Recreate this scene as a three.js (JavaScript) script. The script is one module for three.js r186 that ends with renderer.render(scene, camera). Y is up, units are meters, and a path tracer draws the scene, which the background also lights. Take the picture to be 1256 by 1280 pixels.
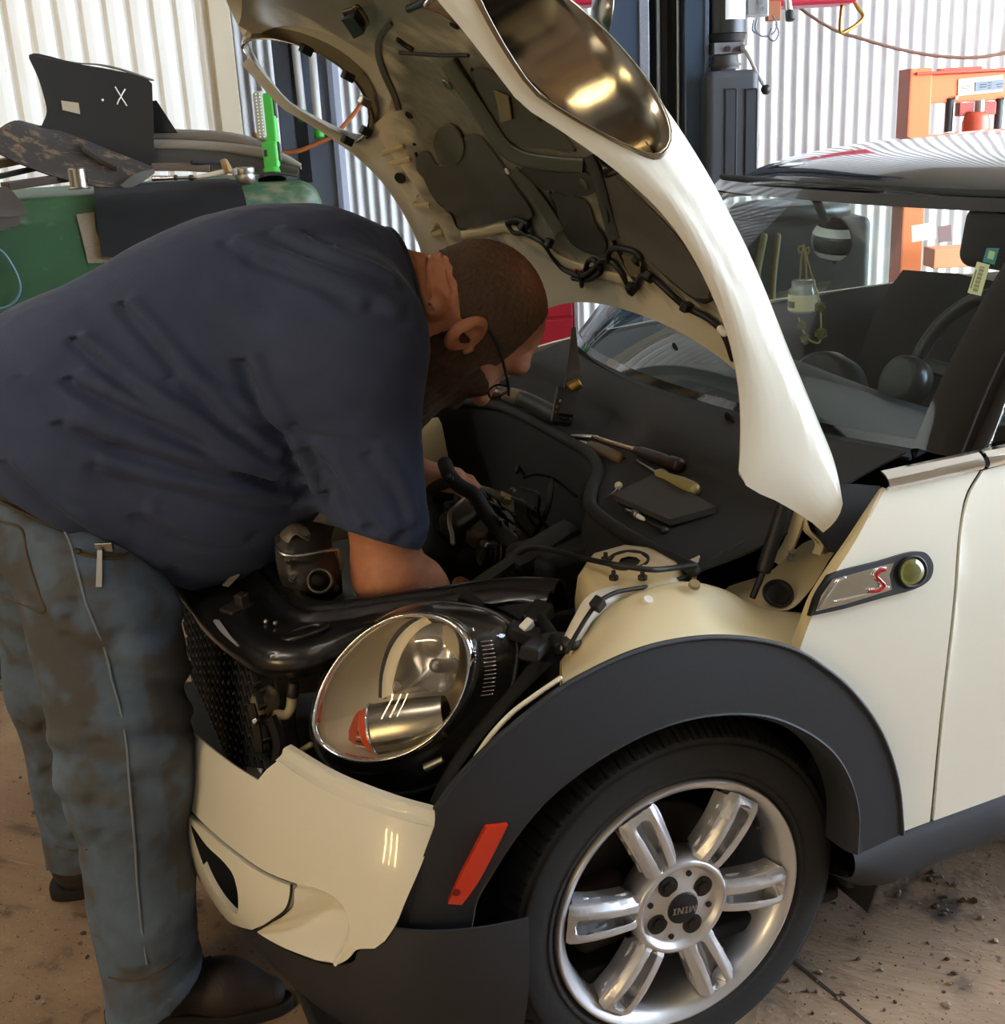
import * as THREE from 'three';
import { RoundedBoxGeometry } from 'three/addons/geometries/RoundedBoxGeometry.js';
import { mergeGeometries, mergeVertices, toCreasedNormals } from 'three/addons/utils/BufferGeometryUtils.js';
import { TextGeometry } from 'three/addons/geometries/TextGeometry.js';
import { FontLoader } from 'three/addons/loaders/FontLoader.js';
import { RectAreaLightUniformsLib } from 'three/addons/lights/RectAreaLightUniformsLib.js';
import { ImprovedNoise } from 'three/addons/math/ImprovedNoise.js';

// ---------- camera, sky, exposure ----------
const scene = new THREE.Scene();
const FOCAL = 1510, CX = 628, CY = 640;
const camera = new THREE.PerspectiveCamera(2 * Math.atan(CY / FOCAL) * 180 / Math.PI, 1256 / 1280, 0.05, 80);
camera.rotation.order = 'YXZ';
camera.position.set(-0.874, 1.553, 2.208);
camera.rotation.set(-0.316, -0.391, -0.051);
camera.updateMatrixWorld();
const renderer = new THREE.WebGLRenderer({ antialias: true });
renderer.toneMapping = THREE.LinearToneMapping;
renderer.toneMappingExposure = 1.35;
renderer.shadowMap.enabled = true;
RectAreaLightUniformsLib.init();
scene.background = new THREE.Color().setRGB(0.80, 0.95, 1.16);
scene.backgroundIntensity = 13.5;

// ---------- helpers ----------
const V = (x, y, z) => new THREE.Vector3(x, y, z);
let seed = 7;
const rnd = () => { seed = (seed * 1664525 + 1013904223) >>> 0; return seed / 4294967296; };
const lerp = (a, b, t) => a + (b - a) * t, clamp = (x, a, b) => Math.min(b, Math.max(a, x));
const sstep = (a, b, x) => { const t = clamp((x - a) / (b - a), 0, 1); return t * t * (3 - 2 * t); };
const table = (pts) => (x) => {                       // smooth lookup through sorted [x, y] pairs
  if (x <= pts[0][0]) return pts[0][1];
  for (let i = 1; i < pts.length; i++) if (x <= pts[i][0]) {
    const [x0, y0] = pts[i - 1], [x1, y1] = pts[i], m = (a, b) => (b[1] - a[1]) / (b[0] - a[0]), h = x1 - x0, t = (x - x0) / h;
    const m0 = i > 1 ? m(pts[i - 2], pts[i]) : m(pts[i - 1], pts[i]), m1 = i < pts.length - 1 ? m(pts[i - 1], pts[i + 1]) : m(pts[i - 1], pts[i]);
    const t2 = t * t, t3 = t2 * t;
    return (2 * t3 - 3 * t2 + 1) * y0 + (t3 - 2 * t2 + t) * h * m0 + (-2 * t3 + 3 * t2) * y1 + (t3 - t2) * h * m1;
  }
  return pts[pts.length - 1][1];
};
const noise = new ImprovedNoise();
const fbm = (x, y, z = 0, o = 4) => { let s = 0, a = 0.5; for (let i = 0; i < o; i++) { s += a * noise.noise(x, y, z); x *= 2.03; y *= 2.03; z *= 2.03; a *= 0.5; } return s; };
// survey: the photographed camera's sight lines cut with planes and surfaces of the place
const EYE = camera.position.clone();
const sight = (px, py) => V((px - CX) / FOCAL, -(py - CY) / FOCAL, -1).applyQuaternion(camera.quaternion);
const Z = (px, py, z) => { const d = sight(px, py); return EYE.clone().addScaledVector(d, (z - EYE.z) / d.z); };
const Y = (px, py, y) => { const d = sight(px, py); return EYE.clone().addScaledVector(d, (y - EYE.y) / d.y); };
const X = (px, py, x) => { const d = sight(px, py); return EYE.clone().addScaledVector(d, (x - EYE.x) / d.x); };
const D = (px, py, dist) => EYE.clone().addScaledVector(sight(px, py), dist);       // at a depth
const PL = (px, py, p, n) => { const d = sight(px, py); return EYE.clone().addScaledVector(d, p.clone().sub(EYE).dot(n) / d.dot(n)); };
const hit = (px, py, g, t0 = 0.7, t1 = 6, step = 0.01) => {     // first root of g along a sight line
  const d = sight(px, py), at = (t) => EYE.clone().addScaledVector(d, t);
  let a = t0, ga = g(at(a)), best = a, bv = Math.abs(ga);
  for (let b = t0 + step; b < t1; b += step) {
    const gb = g(at(b));
    if (Math.abs(gb) < bv) { bv = Math.abs(gb); best = b; }
    if (ga > 0 !== gb > 0) { let lo = a, hi = b; for (let k = 0; k < 24; k++) { const m = (lo + hi) / 2; if (g(at(m)) > 0 === ga > 0) lo = m; else hi = m; } return at((lo + hi) / 2); }
    a = b; ga = gb;
  }
  return at(best);
};
const toPx = (p) => { const q = p.clone().applyMatrix4(camera.matrixWorldInverse); return [CX + FOCAL * q.x / -q.z, CY - FOCAL * q.y / -q.z]; };
const cr2 = (pts, n = 6, closed = false) => {         // smooth curve through 2D points
  const c = new THREE.CatmullRomCurve3(pts.map((p) => V(p[0], p[1], p[2] || 0)), closed, 'centripetal');
  return c.getPoints(n * pts.length).map((p) => (pts[0].length > 2 ? [p.x, p.y, p.z] : [p.x, p.y]));
};
const cr3 = (pts, n = 6, closed = false) => new THREE.CatmullRomCurve3(pts, closed, 'centripetal').getPoints(n * pts.length);

// ---------- naming ----------
const used = {};
const numbered = (name) => { const k = used[name] = (used[name] ?? -1) + 1; return k ? name + '_' + String(k).padStart(3, '0') : name; };
function tag(o, label, category, group) { o.userData.label = label; if (category) o.userData.category = category; if (group) o.userData.group = group; return o; }
function thing(name, label, category, group) { const o = new THREE.Group(); o.name = numbered(name); scene.add(o); return tag(o, label, category, group); }
function part(name, geo, mat, parent, label) {
  const m = new THREE.Mesh(geo, mat); m.name = parent === scene ? numbered(name) : name; m.castShadow = m.receiveShadow = true; parent.add(m);
  if (label) m.userData.label = label;
  return m;
}
function solo(name, geo, mat, label, category, group) { const m = part(name, geo, mat, scene); return tag(m, label, category, group); }
function struct(name, geo, mat) { const m = new THREE.Mesh(geo, mat); m.name = name; m.castShadow = m.receiveShadow = true; m.userData.kind = 'structure'; scene.add(m); return m; }

// ---------- geometry ----------
const plain = (g) => { const h = g.index ? g.toNonIndexed() : g; for (const k of Object.keys(h.attributes)) if (!['position', 'normal', 'uv'].includes(k)) h.deleteAttribute(k); if (!h.attributes.uv) h.setAttribute('uv', new THREE.BufferAttribute(new Float32Array(h.attributes.position.count * 2), 2)); if (!h.attributes.normal) h.computeVertexNormals(); return h; };
const merge = (...gs) => mergeGeometries(gs.flat().map(plain));
const crease = (g, a = 0.6) => { const h = mergeVertices((g.deleteAttribute('normal'), g), 1e-5); return toCreasedNormals(h, a); };
const T = (g, p = [0, 0, 0], r = [0, 0, 0], s = 1) => { const m = new THREE.Matrix4().compose(V(...p), new THREE.Quaternion().setFromEuler(new THREE.Euler(...r)), typeof s === 'number' ? V(s, s, s) : V(...s)); return g.clone().applyMatrix4(m); };
const along = (g, from, to, up = V(0, 1, 0)) => {     // put a shape made along +y from 0 to its length so that it runs from a to b
  const y = to.clone().sub(from).normalize(); let x = new THREE.Vector3().crossVectors(y, Math.abs(y.dot(up)) > 0.98 ? V(1, 0, 0) : up).normalize(); const z = new THREE.Vector3().crossVectors(x, y);
  return g.clone().applyMatrix4(new THREE.Matrix4().makeBasis(x, y, z).setPosition(from));
};
const frame = (g, o, x, y, z) => g.clone().applyMatrix4(new THREE.Matrix4().makeBasis(x, y, z).setPosition(o));
const box = (w, h, d, r = 0.004, s = 2) => new RoundedBoxGeometry(w, h, d, s, Math.min(r, w / 2.01, h / 2.01, d / 2.01));
const lathe = (pts, n = 32) => new THREE.LatheGeometry(pts.map((p) => new THREE.Vector2(p[0], p[1])), n);
const rod = (a, b, r0, r1 = r0, n = 12, e = 0.15) => { const L = a.distanceTo(b), c = Math.min(r0, r1) * e * 2; return along(lathe([[0, 0], [r0 - c, 0], [r0, c], [r1, L - c], [r1 - c, L], [0, L]], n), a, b); };
function tube(pts, r, seg = 0, n = 8, closed = false) {
  const c = new THREE.CatmullRomCurve3(pts, closed, 'centripetal'), s = seg || Math.max(8, pts.length * 6);
  const g = [plain(new THREE.TubeGeometry(c, s, r, n, closed))];
  if (!closed) for (const p of [pts[0], pts[pts.length - 1]]) g.push(plain(T(new THREE.SphereGeometry(r, n, 6), [p.x, p.y, p.z])));
  return mergeGeometries(g);
}
function loft(rows, nu = 4, nv = 4, thick = 0, sign = 1, closed = false) {   // smooth surface through rows of points, optionally a shell
  const fine = rows.map((r) => new THREE.CatmullRomCurve3(r, closed, 'centripetal').getPoints(nu * (r.length - (closed ? 0 : 1))));
  const W = fine[0].length, cols = [];
  for (let i = 0; i < W; i++) cols.push(rows.length > 2 ? new THREE.CatmullRomCurve3(fine.map((r) => r[i]), false, 'centripetal').getPoints(nv * (rows.length - 1)) : Array.from({ length: nv + 1 }, (_, k) => fine[0][i].clone().lerp(fine[1][i], k / nv)));
  const H = cols[0].length, pos = [], uv = [], idx = [];
  for (let j = 0; j < H; j++) for (let i = 0; i < W; i++) { const p = cols[i][j]; pos.push(p.x, p.y, p.z); uv.push(i / (W - 1), j / (H - 1)); }
  for (let j = 0; j < H - 1; j++) for (let i = 0; i < W - 1; i++) { const a = j * W + i; idx.push(a, a + 1, a + W, a + 1, a + W + 1, a + W); }
  const g = new THREE.BufferGeometry(); g.setAttribute('position', new THREE.Float32BufferAttribute(pos, 3)); g.setAttribute('uv', new THREE.Float32BufferAttribute(uv, 2)); g.setIndex(idx); g.computeVertexNormals();
  if (!thick) return g;
  const nrm = g.attributes.normal, all = pos.slice(), N = W * H, id = idx.slice();
  for (let k = 0; k < N; k++) all.push(pos[3 * k] - sign * thick * nrm.getX(k), pos[3 * k + 1] - sign * thick * nrm.getY(k), pos[3 * k + 2] - sign * thick * nrm.getZ(k));
  for (let k = 0; k < idx.length; k += 3) id.push(idx[k] + N, idx[k + 2] + N, idx[k + 1] + N);
  const edge = []; for (let i = 0; i < W; i++) edge.push(i); for (let j = 1; j < H; j++) edge.push(j * W + W - 1); for (let i = W - 2; i >= 0; i--) edge.push((H - 1) * W + i); for (let j = H - 2; j > 0; j--) edge.push(j * W);
  for (let k = 0; k < edge.length; k++) { const a = edge[k], b = edge[(k + 1) % edge.length]; id.push(a, b, a + N, b, b + N, a + N); }
  const s = new THREE.BufferGeometry(); s.setAttribute('position', new THREE.Float32BufferAttribute(all, 3)); s.setAttribute('uv', new THREE.Float32BufferAttribute(uv.concat(uv), 2)); s.setIndex(id);
  return toCreasedNormals(s, 0.7);
}
function skin(outline, cell, fwd, thick = 0.003) {    // any outline in (u, v) laid on the surface fwd(u, v), as a shell with an edge
  let u0 = 1e9, u1 = -1e9, v0 = 1e9, v1 = -1e9;
  for (const [u, v] of outline) { u0 = Math.min(u0, u); u1 = Math.max(u1, u); v0 = Math.min(v0, v); v1 = Math.max(v1, v); }
  const clip = (poly, ax, lim, keepLess) => { const out = []; for (let i = 0; i < poly.length; i++) { const a = poly[i], b = poly[(i + 1) % poly.length], ia = keepLess ? a[ax] <= lim : a[ax] >= lim, ib = keepLess ? b[ax] <= lim : b[ax] >= lim; if (ia) out.push(a); if (ia !== ib) { const t = (lim - a[ax]) / (b[ax] - a[ax]); out.push(ax ? [a[0] + (b[0] - a[0]) * t, lim] : [lim, a[1] + (b[1] - a[1]) * t]); } } return out; };
  const pos = [], uv = [], e = cell * 0.02 + 1e-4;
  const P = (u, v) => fwd(u, v);
  const nrm = (u, v) => { const p = P(u, v), a = P(u + e, v).sub(P(u - e, v)), b = P(u, v + e).sub(P(u, v - e)); return [p, a.cross(b).normalize()]; };
  const put = (p, u, v) => { pos.push(p.x, p.y, p.z); uv.push(u, v); };
  const memo = new Map(), get = (u, v) => { const k = u.toFixed(6) + ',' + v.toFixed(6); let r = memo.get(k); if (!r) { const [p, n] = nrm(u, v); r = [p, p.clone().addScaledVector(n, -thick)]; memo.set(k, r); } return r; };
  for (let a = u0; a < u1; a += cell) {
    let col = clip(clip(outline, 0, a, false), 0, a + cell, true); if (col.length < 3) continue;
    for (let b = v0; b < v1; b += cell) {
      const poly = clip(clip(col, 1, b, false), 1, b + cell, true); if (poly.length < 3) continue;
      const pts = poly.map((q) => new THREE.Vector2(q[0], q[1]));
      for (const t of THREE.ShapeUtils.triangulateShape(pts, [])) {
        const [A, B, C] = t.map((i) => poly[i]);
        const ar = (B[0] - A[0]) * (C[1] - A[1]) - (C[0] - A[0]) * (B[1] - A[1]); if (Math.abs(ar) < 1e-10) continue;
        const tri = ar > 0 ? [A, B, C] : [A, C, B];
        for (const q of tri) put(get(q[0], q[1])[0], q[0], q[1]);
        if (thick) for (const q of [tri[0], tri[2], tri[1]]) put(get(q[0], q[1])[1], q[0], q[1]);
      }
    }
  }
  if (thick) for (let i = 0; i < outline.length; i++) {
    const a = outline[i], b = outline[(i + 1) % outline.length], n = Math.max(1, Math.ceil(Math.hypot(b[0] - a[0], b[1] - a[1]) / cell));
    for (let k = 0; k < n; k++) { const q = [0, 1].map((d) => [lerp(a[0], b[0], (k + d) / n), lerp(a[1], b[1], (k + d) / n)]), [p0, r0] = get(...q[0]), [p1, r1] = get(...q[1]); for (const p of [p0, r0, p1, p1, r0, r1]) put(p, ...q[0]); }
  }
  const g = new THREE.BufferGeometry(); g.setAttribute('position', new THREE.Float32BufferAttribute(pos, 3)); g.setAttribute('uv', new THREE.Float32BufferAttribute(uv, 2));
  return toCreasedNormals(g, 0.7);
}
function nets(sdf, lo, hi, cell, colour) {            // surface nets of a distance field
  const nx = Math.ceil((hi.x - lo.x) / cell) + 1, ny = Math.ceil((hi.y - lo.y) / cell) + 1, nz = Math.ceil((hi.z - lo.z) / cell) + 1;
  const f = new Float32Array(nx * ny * nz), at = (i, j, k) => (k * ny + j) * nx + i;
  for (let k = 0; k < nz; k++) for (let j = 0; j < ny; j++) for (let i = 0; i < nx; i++) f[at(i, j, k)] = sdf(lo.x + i * cell, lo.y + j * cell, lo.z + k * cell);
  const id = new Int32Array(nx * ny * nz).fill(-1), pos = [], idx = [], nor = [];
  const ed = [[0, 1], [2, 3], [4, 5], [6, 7], [0, 2], [1, 3], [4, 6], [5, 7], [0, 4], [1, 5], [2, 6], [3, 7]];
  for (let k = 0; k < nz - 1; k++) for (let j = 0; j < ny - 1; j++) for (let i = 0; i < nx - 1; i++) {
    const c = []; let m = 0; for (let q = 0; q < 8; q++) { const v = f[at(i + (q & 1), j + (q >> 1 & 1), k + (q >> 2))]; c.push(v); if (v < 0) m |= 1 << q; }
    if (m === 0 || m === 255) continue;
    let x = 0, y = 0, z = 0, n = 0;
    for (const [a, b] of ed) if ((c[a] < 0) !== (c[b] < 0)) { const t = c[a] / (c[a] - c[b]); x += lerp(a & 1, b & 1, t); y += lerp(a >> 1 & 1, b >> 1 & 1, t); z += lerp(a >> 2, b >> 2, t); n++; }
    id[at(i, j, k)] = pos.length / 3; pos.push(lo.x + (i + x / n) * cell, lo.y + (j + y / n) * cell, lo.z + (k + z / n) * cell);
  }
  const quad = (a, b, c, d, flip) => { if (a < 0 || b < 0 || c < 0 || d < 0) return; flip ? idx.push(a, c, b, a, d, c) : idx.push(a, b, c, a, c, d); };
  for (let k = 1; k < nz - 1; k++) for (let j = 1; j < ny - 1; j++) for (let i = 1; i < nx - 1; i++) {
    const v = f[at(i, j, k)] < 0;
    if (v !== f[at(i + 1, j, k)] < 0) quad(id[at(i, j - 1, k - 1)], id[at(i, j, k - 1)], id[at(i, j, k)], id[at(i, j - 1, k)], !v);
    if (v !== f[at(i, j + 1, k)] < 0) quad(id[at(i - 1, j, k - 1)], id[at(i - 1, j, k)], id[at(i, j, k)], id[at(i, j, k - 1)], !v);
    if (v !== f[at(i, j, k + 1)] < 0) quad(id[at(i - 1, j - 1, k)], id[at(i, j - 1, k)], id[at(i, j, k)], id[at(i - 1, j, k)], !v);
  }
  const h = cell * 0.5, uv = [];
  for (let q = 0; q < pos.length; q += 3) {
    const [x, y, z] = [pos[q], pos[q + 1], pos[q + 2]], n = V(sdf(x + h, y, z) - sdf(x - h, y, z), sdf(x, y + h, z) - sdf(x, y - h, z), sdf(x, y, z + h) - sdf(x, y, z - h)).normalize();
    nor.push(n.x, n.y, n.z); uv.push(x - z * 0.3, y + z * 0.3);
  }
  const g = new THREE.BufferGeometry(); g.setAttribute('position', new THREE.Float32BufferAttribute(pos, 3)); g.setAttribute('normal', new THREE.Float32BufferAttribute(nor, 3)); g.setAttribute('uv', new THREE.Float32BufferAttribute(uv, 2)); g.setIndex(idx);
  if (colour) { const col = []; for (let q = 0; q < pos.length; q += 3) col.push(...colour(pos[q], pos[q + 1], pos[q + 2], nor[q], nor[q + 1], nor[q + 2])); g.setAttribute('color', new THREE.Float32BufferAttribute(col, 3)); }
  return g;
}
const capsule = (a, b, ra, rb) => {                   // distance to a tapered capsule
  const dx = b.x - a.x, dy = b.y - a.y, dz = b.z - a.z, L = dx * dx + dy * dy + dz * dz;
  return (x, y, z) => { const t = clamp(((x - a.x) * dx + (y - a.y) * dy + (z - a.z) * dz) / L, 0, 1); return Math.hypot(x - a.x - t * dx, y - a.y - t * dy, z - a.z - t * dz) - (ra + (rb - ra) * t); };
};
const ellipsoid = (c, r, q) => {                      // q: basis [X, Y, Z]
  const [A, B, C] = q || [V(1, 0, 0), V(0, 1, 0), V(0, 0, 1)];
  return (x, y, z) => { const px = x - c.x, py = y - c.y, pz = z - c.z, u = (px * A.x + py * A.y + pz * A.z), v = (px * B.x + py * B.y + pz * B.z), w = (px * C.x + py * C.y + pz * C.z), k0 = Math.hypot(u / r[0], v / r[1], w / r[2]), k1 = Math.hypot(u / r[0] ** 2, v / r[1] ** 2, w / r[2] ** 2); return k1 < 1e-9 ? -Math.min(...r) : k0 * (k0 - 1) / k1; };
};
const smin = (a, b, k) => { const h = Math.max(k - Math.abs(a - b), 0) / k; return Math.min(a, b) - h * h * k * 0.25; };
const blend = (list, k) => (x, y, z) => { let d = list[0](x, y, z); for (let i = 1; i < list.length; i++) d = smin(d, list[i](x, y, z), k); return d; };

// ---------- procedural textures ----------
function tex(w, h, fn, srgb = true, rx = 1, ry = 1) {
  const d = new Uint8Array(w * h * 4);
  for (let j = 0; j < h; j++) for (let i = 0; i < w; i++) { const c = fn(i / w, j / h, i, j), o = (j * w + i) * 4; if (typeof c === 'number') d[o] = d[o + 1] = d[o + 2] = clamp(c * 255, 0, 255); else for (let k = 0; k < 3; k++) d[o + k] = clamp(c[k], 0, 255); d[o + 3] = 255; }
  const t = new THREE.DataTexture(d, w, h); t.magFilter = THREE.LinearFilter; t.minFilter = THREE.LinearMipmapLinearFilter; t.generateMipmaps = true; t.wrapS = t.wrapT = THREE.RepeatWrapping; t.repeat.set(rx, ry); if (srgb) t.colorSpace = THREE.SRGBColorSpace; t.needsUpdate = true; return t;
}
const per = (u, v, f, s = 0, o = 4) => { const a = u * Math.PI * 2, b = v * Math.PI * 2, R = f / 6.283; return fbm(Math.cos(a) * R + 10 + s, Math.sin(a) * R + Math.cos(b) * R * 1.01, Math.sin(b) * R + s, o); };  // tiles
const mixc = (a, b, t) => a.map((x, i) => x + (b[i] - x) * clamp(t, 0, 1));
const std = (color, roughness = 0.6, metalness = 0, extra = {}) => new THREE.MeshStandardMaterial({ color, roughness, metalness, ...extra });
const phy = (color, roughness, metalness, extra = {}) => new THREE.MeshPhysicalMaterial({ color, roughness, metalness, ...extra });
const shift = (t, x, y) => { const c = t.clone(); c.repeat.set(x, y); c.needsUpdate = true; return c; };
const font = await new FontLoader().loadAsync('fonts/droid/droid_sans_bold.typeface.json');
// ---------- materials ----------
const lin = (r, g, b) => new THREE.Color().setRGB(r, g, b);
const grainT = tex(256, 256, (u, v) => 0.82 + 0.34 * per(u, v, 40, 3, 5));
const fineT = tex(256, 256, (u, v, i, j) => 0.5 + 0.3 * per(u, v, 90, 9, 3) + 0.25 * (rnd() - 0.5), false);
const M = {
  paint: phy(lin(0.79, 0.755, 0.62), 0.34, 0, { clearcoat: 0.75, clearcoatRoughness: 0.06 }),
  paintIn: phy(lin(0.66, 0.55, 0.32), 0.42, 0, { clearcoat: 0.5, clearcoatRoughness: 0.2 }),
  trim: std(0x23252a, 0.62, 0, { bumpMap: shift(fineT, 12, 12), bumpScale: 0.0006 }),
  black: std(0x151516, 0.5), blackMatte: std(0x1a1a1b, 0.8), soft: std(0x232323, 0.75), darkGrey: std(0x3a3836, 0.7),
  gloss: phy(0x060607, 0.12, 0, { clearcoat: 1, clearcoatRoughness: 0.03 }),
  rubber: std(0x1b1b1a, 0.72, 0, { bumpMap: shift(fineT, 8, 8), bumpScale: 0.0004 }),
  chrome: std(0xe8e8ea, 0.06, 1), steel: std(0xb9b6b0, 0.3, 1), castIron: std(0x4a4642, 0.55, 0.8), alu: std(0xa8a49c, 0.42, 1),
  silver: phy(lin(0.66, 0.66, 0.67), 0.38, 0.6, { clearcoat: 0.8, clearcoatRoughness: 0.08 }),
  glass: phy(0xffffff, 0.0, 0, { transmission: 1, thickness: 0, ior: 1.5, color: lin(0.80, 0.86, 0.83) }),
  lens: phy(0xffffff, 0.0, 0, { transmission: 1, thickness: 0, ior: 1.5 }),
  amber: phy(0xff5a10, 0.15, 0, { transmission: 0.35, thickness: 0, clearcoat: 1 }), red: phy(0xd0300e, 0.2, 0, { clearcoat: 1 }),
  white: std(0xe8e6e0, 0.5), green: std(0x36a832, 0.45), brass: std(0xb08d4c, 0.35, 1), rust: std(0x6a4630, 0.85),
  navy: phy(lin(0.030, 0.052, 0.085), 0.35, 0, { clearcoat: 0.4, clearcoatRoughness: 0.25 }), orange: std(lin(0.75, 0.20, 0.055), 0.5), wire: std(0x111112, 0.55),
};

// ---------- the setting ----------
// plan of the workshop: the back wall runs along RD, the room lies towards RN of it
const RO = V(1.144, 0, -5.176), RD = V(0.8345, 0, 0.551), RN = V(-0.551, 0, 0.8345);
const RM = (d, y, n) => RO.clone().addScaledVector(RD, d).addScaledVector(RN, n).setY(y);
const D0 = -7, D1 = 6.4, N1 = 10.6, HT = 4.2;
const slab = (d0, d1, y0, y1, n0, n1) => frame(T(new THREE.BoxGeometry(d1 - d0, y1 - y0, n1 - n0), [(d0 + d1) / 2, (y0 + y1) / 2, (n0 + n1) / 2]), RO, RD, V(0, 1, 0), RN);
// corrugated sheet: a wave along "dir" starting at o, facing "nrm"
function corrugated(o, dir, nrm, len, y0, y1, pitch, profile, back) {
  const pos = [], idx = [], uv = [], pts = [];
  for (let s = 0; s < len; s += pitch) for (const [a, h] of profile) if (s + a * pitch <= len) pts.push([s + a * pitch, h]);
  const ring = [...pts.map(([s, h]) => [s, h]), [pts[pts.length - 1][0], -back], [0, -back]];
  const sh = new THREE.Shape(ring.map(([s, h]) => new THREE.Vector2(s, h)));
  const g = new THREE.ExtrudeGeometry(sh, { depth: y1 - y0, bevelEnabled: false, steps: 1 });
  const m = new THREE.Matrix4().makeBasis(dir, nrm, V(0, 1, 0)).setPosition(o.x, y0, o.z);   // u along the wall, v out of it, w up
  g.applyMatrix4(m);
  for (const k of ['position', 'normal']) { const A = g.attributes[k]; for (let i = 0; i < A.count; i += 3) { const b = [A.getX(i + 1), A.getY(i + 1), A.getZ(i + 1)]; A.setXYZ(i + 1, A.getX(i + 2), A.getY(i + 2), A.getZ(i + 2)); A.setXYZ(i + 2, ...b); } }
  const p = g.attributes.position, t = g.attributes.uv; for (let i = 0; i < p.count; i++) t.setXY(i, (p.getX(i) - o.x) * dir.x + (p.getZ(i) - o.z) * dir.z, p.getY(i));
  return g;
}
const sheetT = tex(512, 512, (u, v) => { const s = per(u, v, 6, 2, 5), d = Math.max(0, per(u, v * 0.2, 30, 5, 4) - 0.1), k = per(u, v, 60, 8, 3) > 0.46 ? 0.25 : 0; return mixc([236, 232, 222], [176, 156, 126], 0.12 + 0.3 * s * 0.4 + d * 0.35 + k * 0.6); }, true, 0.55, 0.4);
const sheetBackT = tex(512, 512, (u, v) => { const s = per(u, v, 6, 12, 5), d = Math.max(0, per(u, v * 0.2, 30, 15, 4) - 0.12); return mixc([238, 238, 238], [190, 180, 166], 0.1 + 0.4 * s * 0.4 + d); }, true, 0.45, 0.4);
const wave = Array.from({ length: 10 }, (_, k) => [k / 10, 0.0085 * Math.cos(k / 10 * 2 * Math.PI)]);
const ribs = [[0, 0], [0.12, -0.016], [0.24, -0.016], [0.38, 0], [0.68, 0.002]];
struct('wall_back', corrugated(RM(D0, 0, 0), RD, RN, D1 - D0, 0, HT, 0.0677, wave, 0.1), std(0xffffff, 0.5, 0, { map: sheetBackT }));
const LW = V(0.121, 0, -3.0), LD = V(-0.993, 0, 0.115), LN = V(0.115, 0, 0.993);
{ const o = LW.clone().addScaledVector(LD, 5.2); struct('wall_left', corrugated(o, LD.clone().negate(), LN, 5.2, 0, HT, 0.090, ribs, 0.1), std(0xffffff, 0.55, 0, { map: sheetT })); }
struct('trim_1', frame(T(box(0.09, HT, 0.10, 0.006), [0.035, HT / 2, -0.02]), LW, LD.clone().negate(), V(0, 1, 0), LN), std(0xb3a488, 0.6));
const plaster = std(0xbab4a8, 0.85);
struct('wall_far_left', slab(D0 - 0.2, D0, 0, HT, -0.2, N1 + 0.2), plaster);
struct('wall_right', merge(slab(D1, D1 + 0.2, 4.0, HT, -0.2, N1 + 0.2), slab(D1, D1 + 0.2, 0, 4.0, -0.2, 0.3), slab(D1, D1 + 0.2, 0, 4.0, 5.0, N1 + 0.2)), plaster);
struct('wall_front', merge(slab(D0, D1, 3.6, HT, N1, N1 + 0.2), slab(D0, D1, 0, 3.6, N1, N1 + 0.2)), plaster);
struct('ceiling', slab(D0 - 0.2, D1 + 0.2, HT, HT + 0.2, -0.2, N1 + 0.2), std(0x9c9488, 0.9));
// the yard outside the doors
struct('ground_outside', slab(D0 - 14, D1 + 14, -0.32, -0.205, -14, N1 + 18), std(0xb9b2a4, 0.95));
// floor: worn concrete with dried mud, grit and a saw-cut joint
const floorT = tex(1024, 1024, (u, v) => {
  const a = per(u, v, 5, 1, 6), b = per(u, v, 24, 4, 5), c = per(u, v, 90, 6, 3), g = rnd();
  let k = mixc([168, 141, 112], [120, 97, 76], 0.45 + a * 0.9 + b * 0.5);
  if (b + a * 0.6 > 0.22) k = mixc(k, [74, 62, 52], (b + a * 0.6 - 0.22) * 3.2);
  if (c > 0.34) k = mixc(k, [176, 160, 138], 0.35); if (c < -0.36) k = mixc(k, [48, 40, 34], 0.5);
  if (g > 0.996) k = [190, 176, 156]; if (g < 0.004) k = [40, 34, 30];
  return k;
}, true, 0.5, 0.5);
const floorB = tex(512, 512, (u, v) => 0.5 + 0.4 * per(u, v, 22, 4, 5) + 0.3 * Math.max(0, per(u, v, 70, 6, 3)), false, 1, 1);
{
  const g = slab(D0 - 0.2, D1 + 0.2, -0.2, 0, -0.2, N1 + 0.2), p = g.attributes.position, t = g.attributes.uv; for (let i = 0; i < p.count; i++) t.setXY(i, p.getX(i), p.getZ(i));
  struct('floor', g, std(0xffffff, 0.8, 0, { map: floorT, bumpMap: floorB, bumpScale: 0.006 }));
}
// fluorescent fittings under the ceiling
function tubeLamp(d, n, along90, label, watt, drop = 0.55) {
  const t = thing('fluorescent_lamp', label, 'lamp', 'ceiling lamps');
  const o = RM(d, HT - drop, n), x = along90 ? RN : RD, z = along90 ? RD.clone().negate() : RN;
  t.position.copy(o); t.quaternion.setFromRotationMatrix(new THREE.Matrix4().makeBasis(x, V(0, 1, 0), z));
  part('housing', merge(T(box(1.3, 0.06, 0.16, 0.01), [0, 0.05, 0]), ...[-0.5, 0.5].map((a) => T(box(0.01, drop - 0.09, 0.01, 0.002), [a, 0.08 + (drop - 0.09) / 2, 0]))), M.white, t);
  for (const s of [-1, 1]) part('tube', T(new THREE.CylinderGeometry(0.016, 0.016, 1.2, 12), [0, 0, s * 0.045], [0, 0, Math.PI / 2]), std(0xffffff, 0.4, 0, { emissive: 0xfff6ea, emissiveIntensity: 9 }), t);
  const L = new THREE.RectAreaLight(0xffeedb, watt, 1.2, 0.12); L.position.set(0, -0.03, 0); L.rotation.x = -Math.PI / 2; L.name = 'lamp_light'; t.add(L);
}

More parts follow.
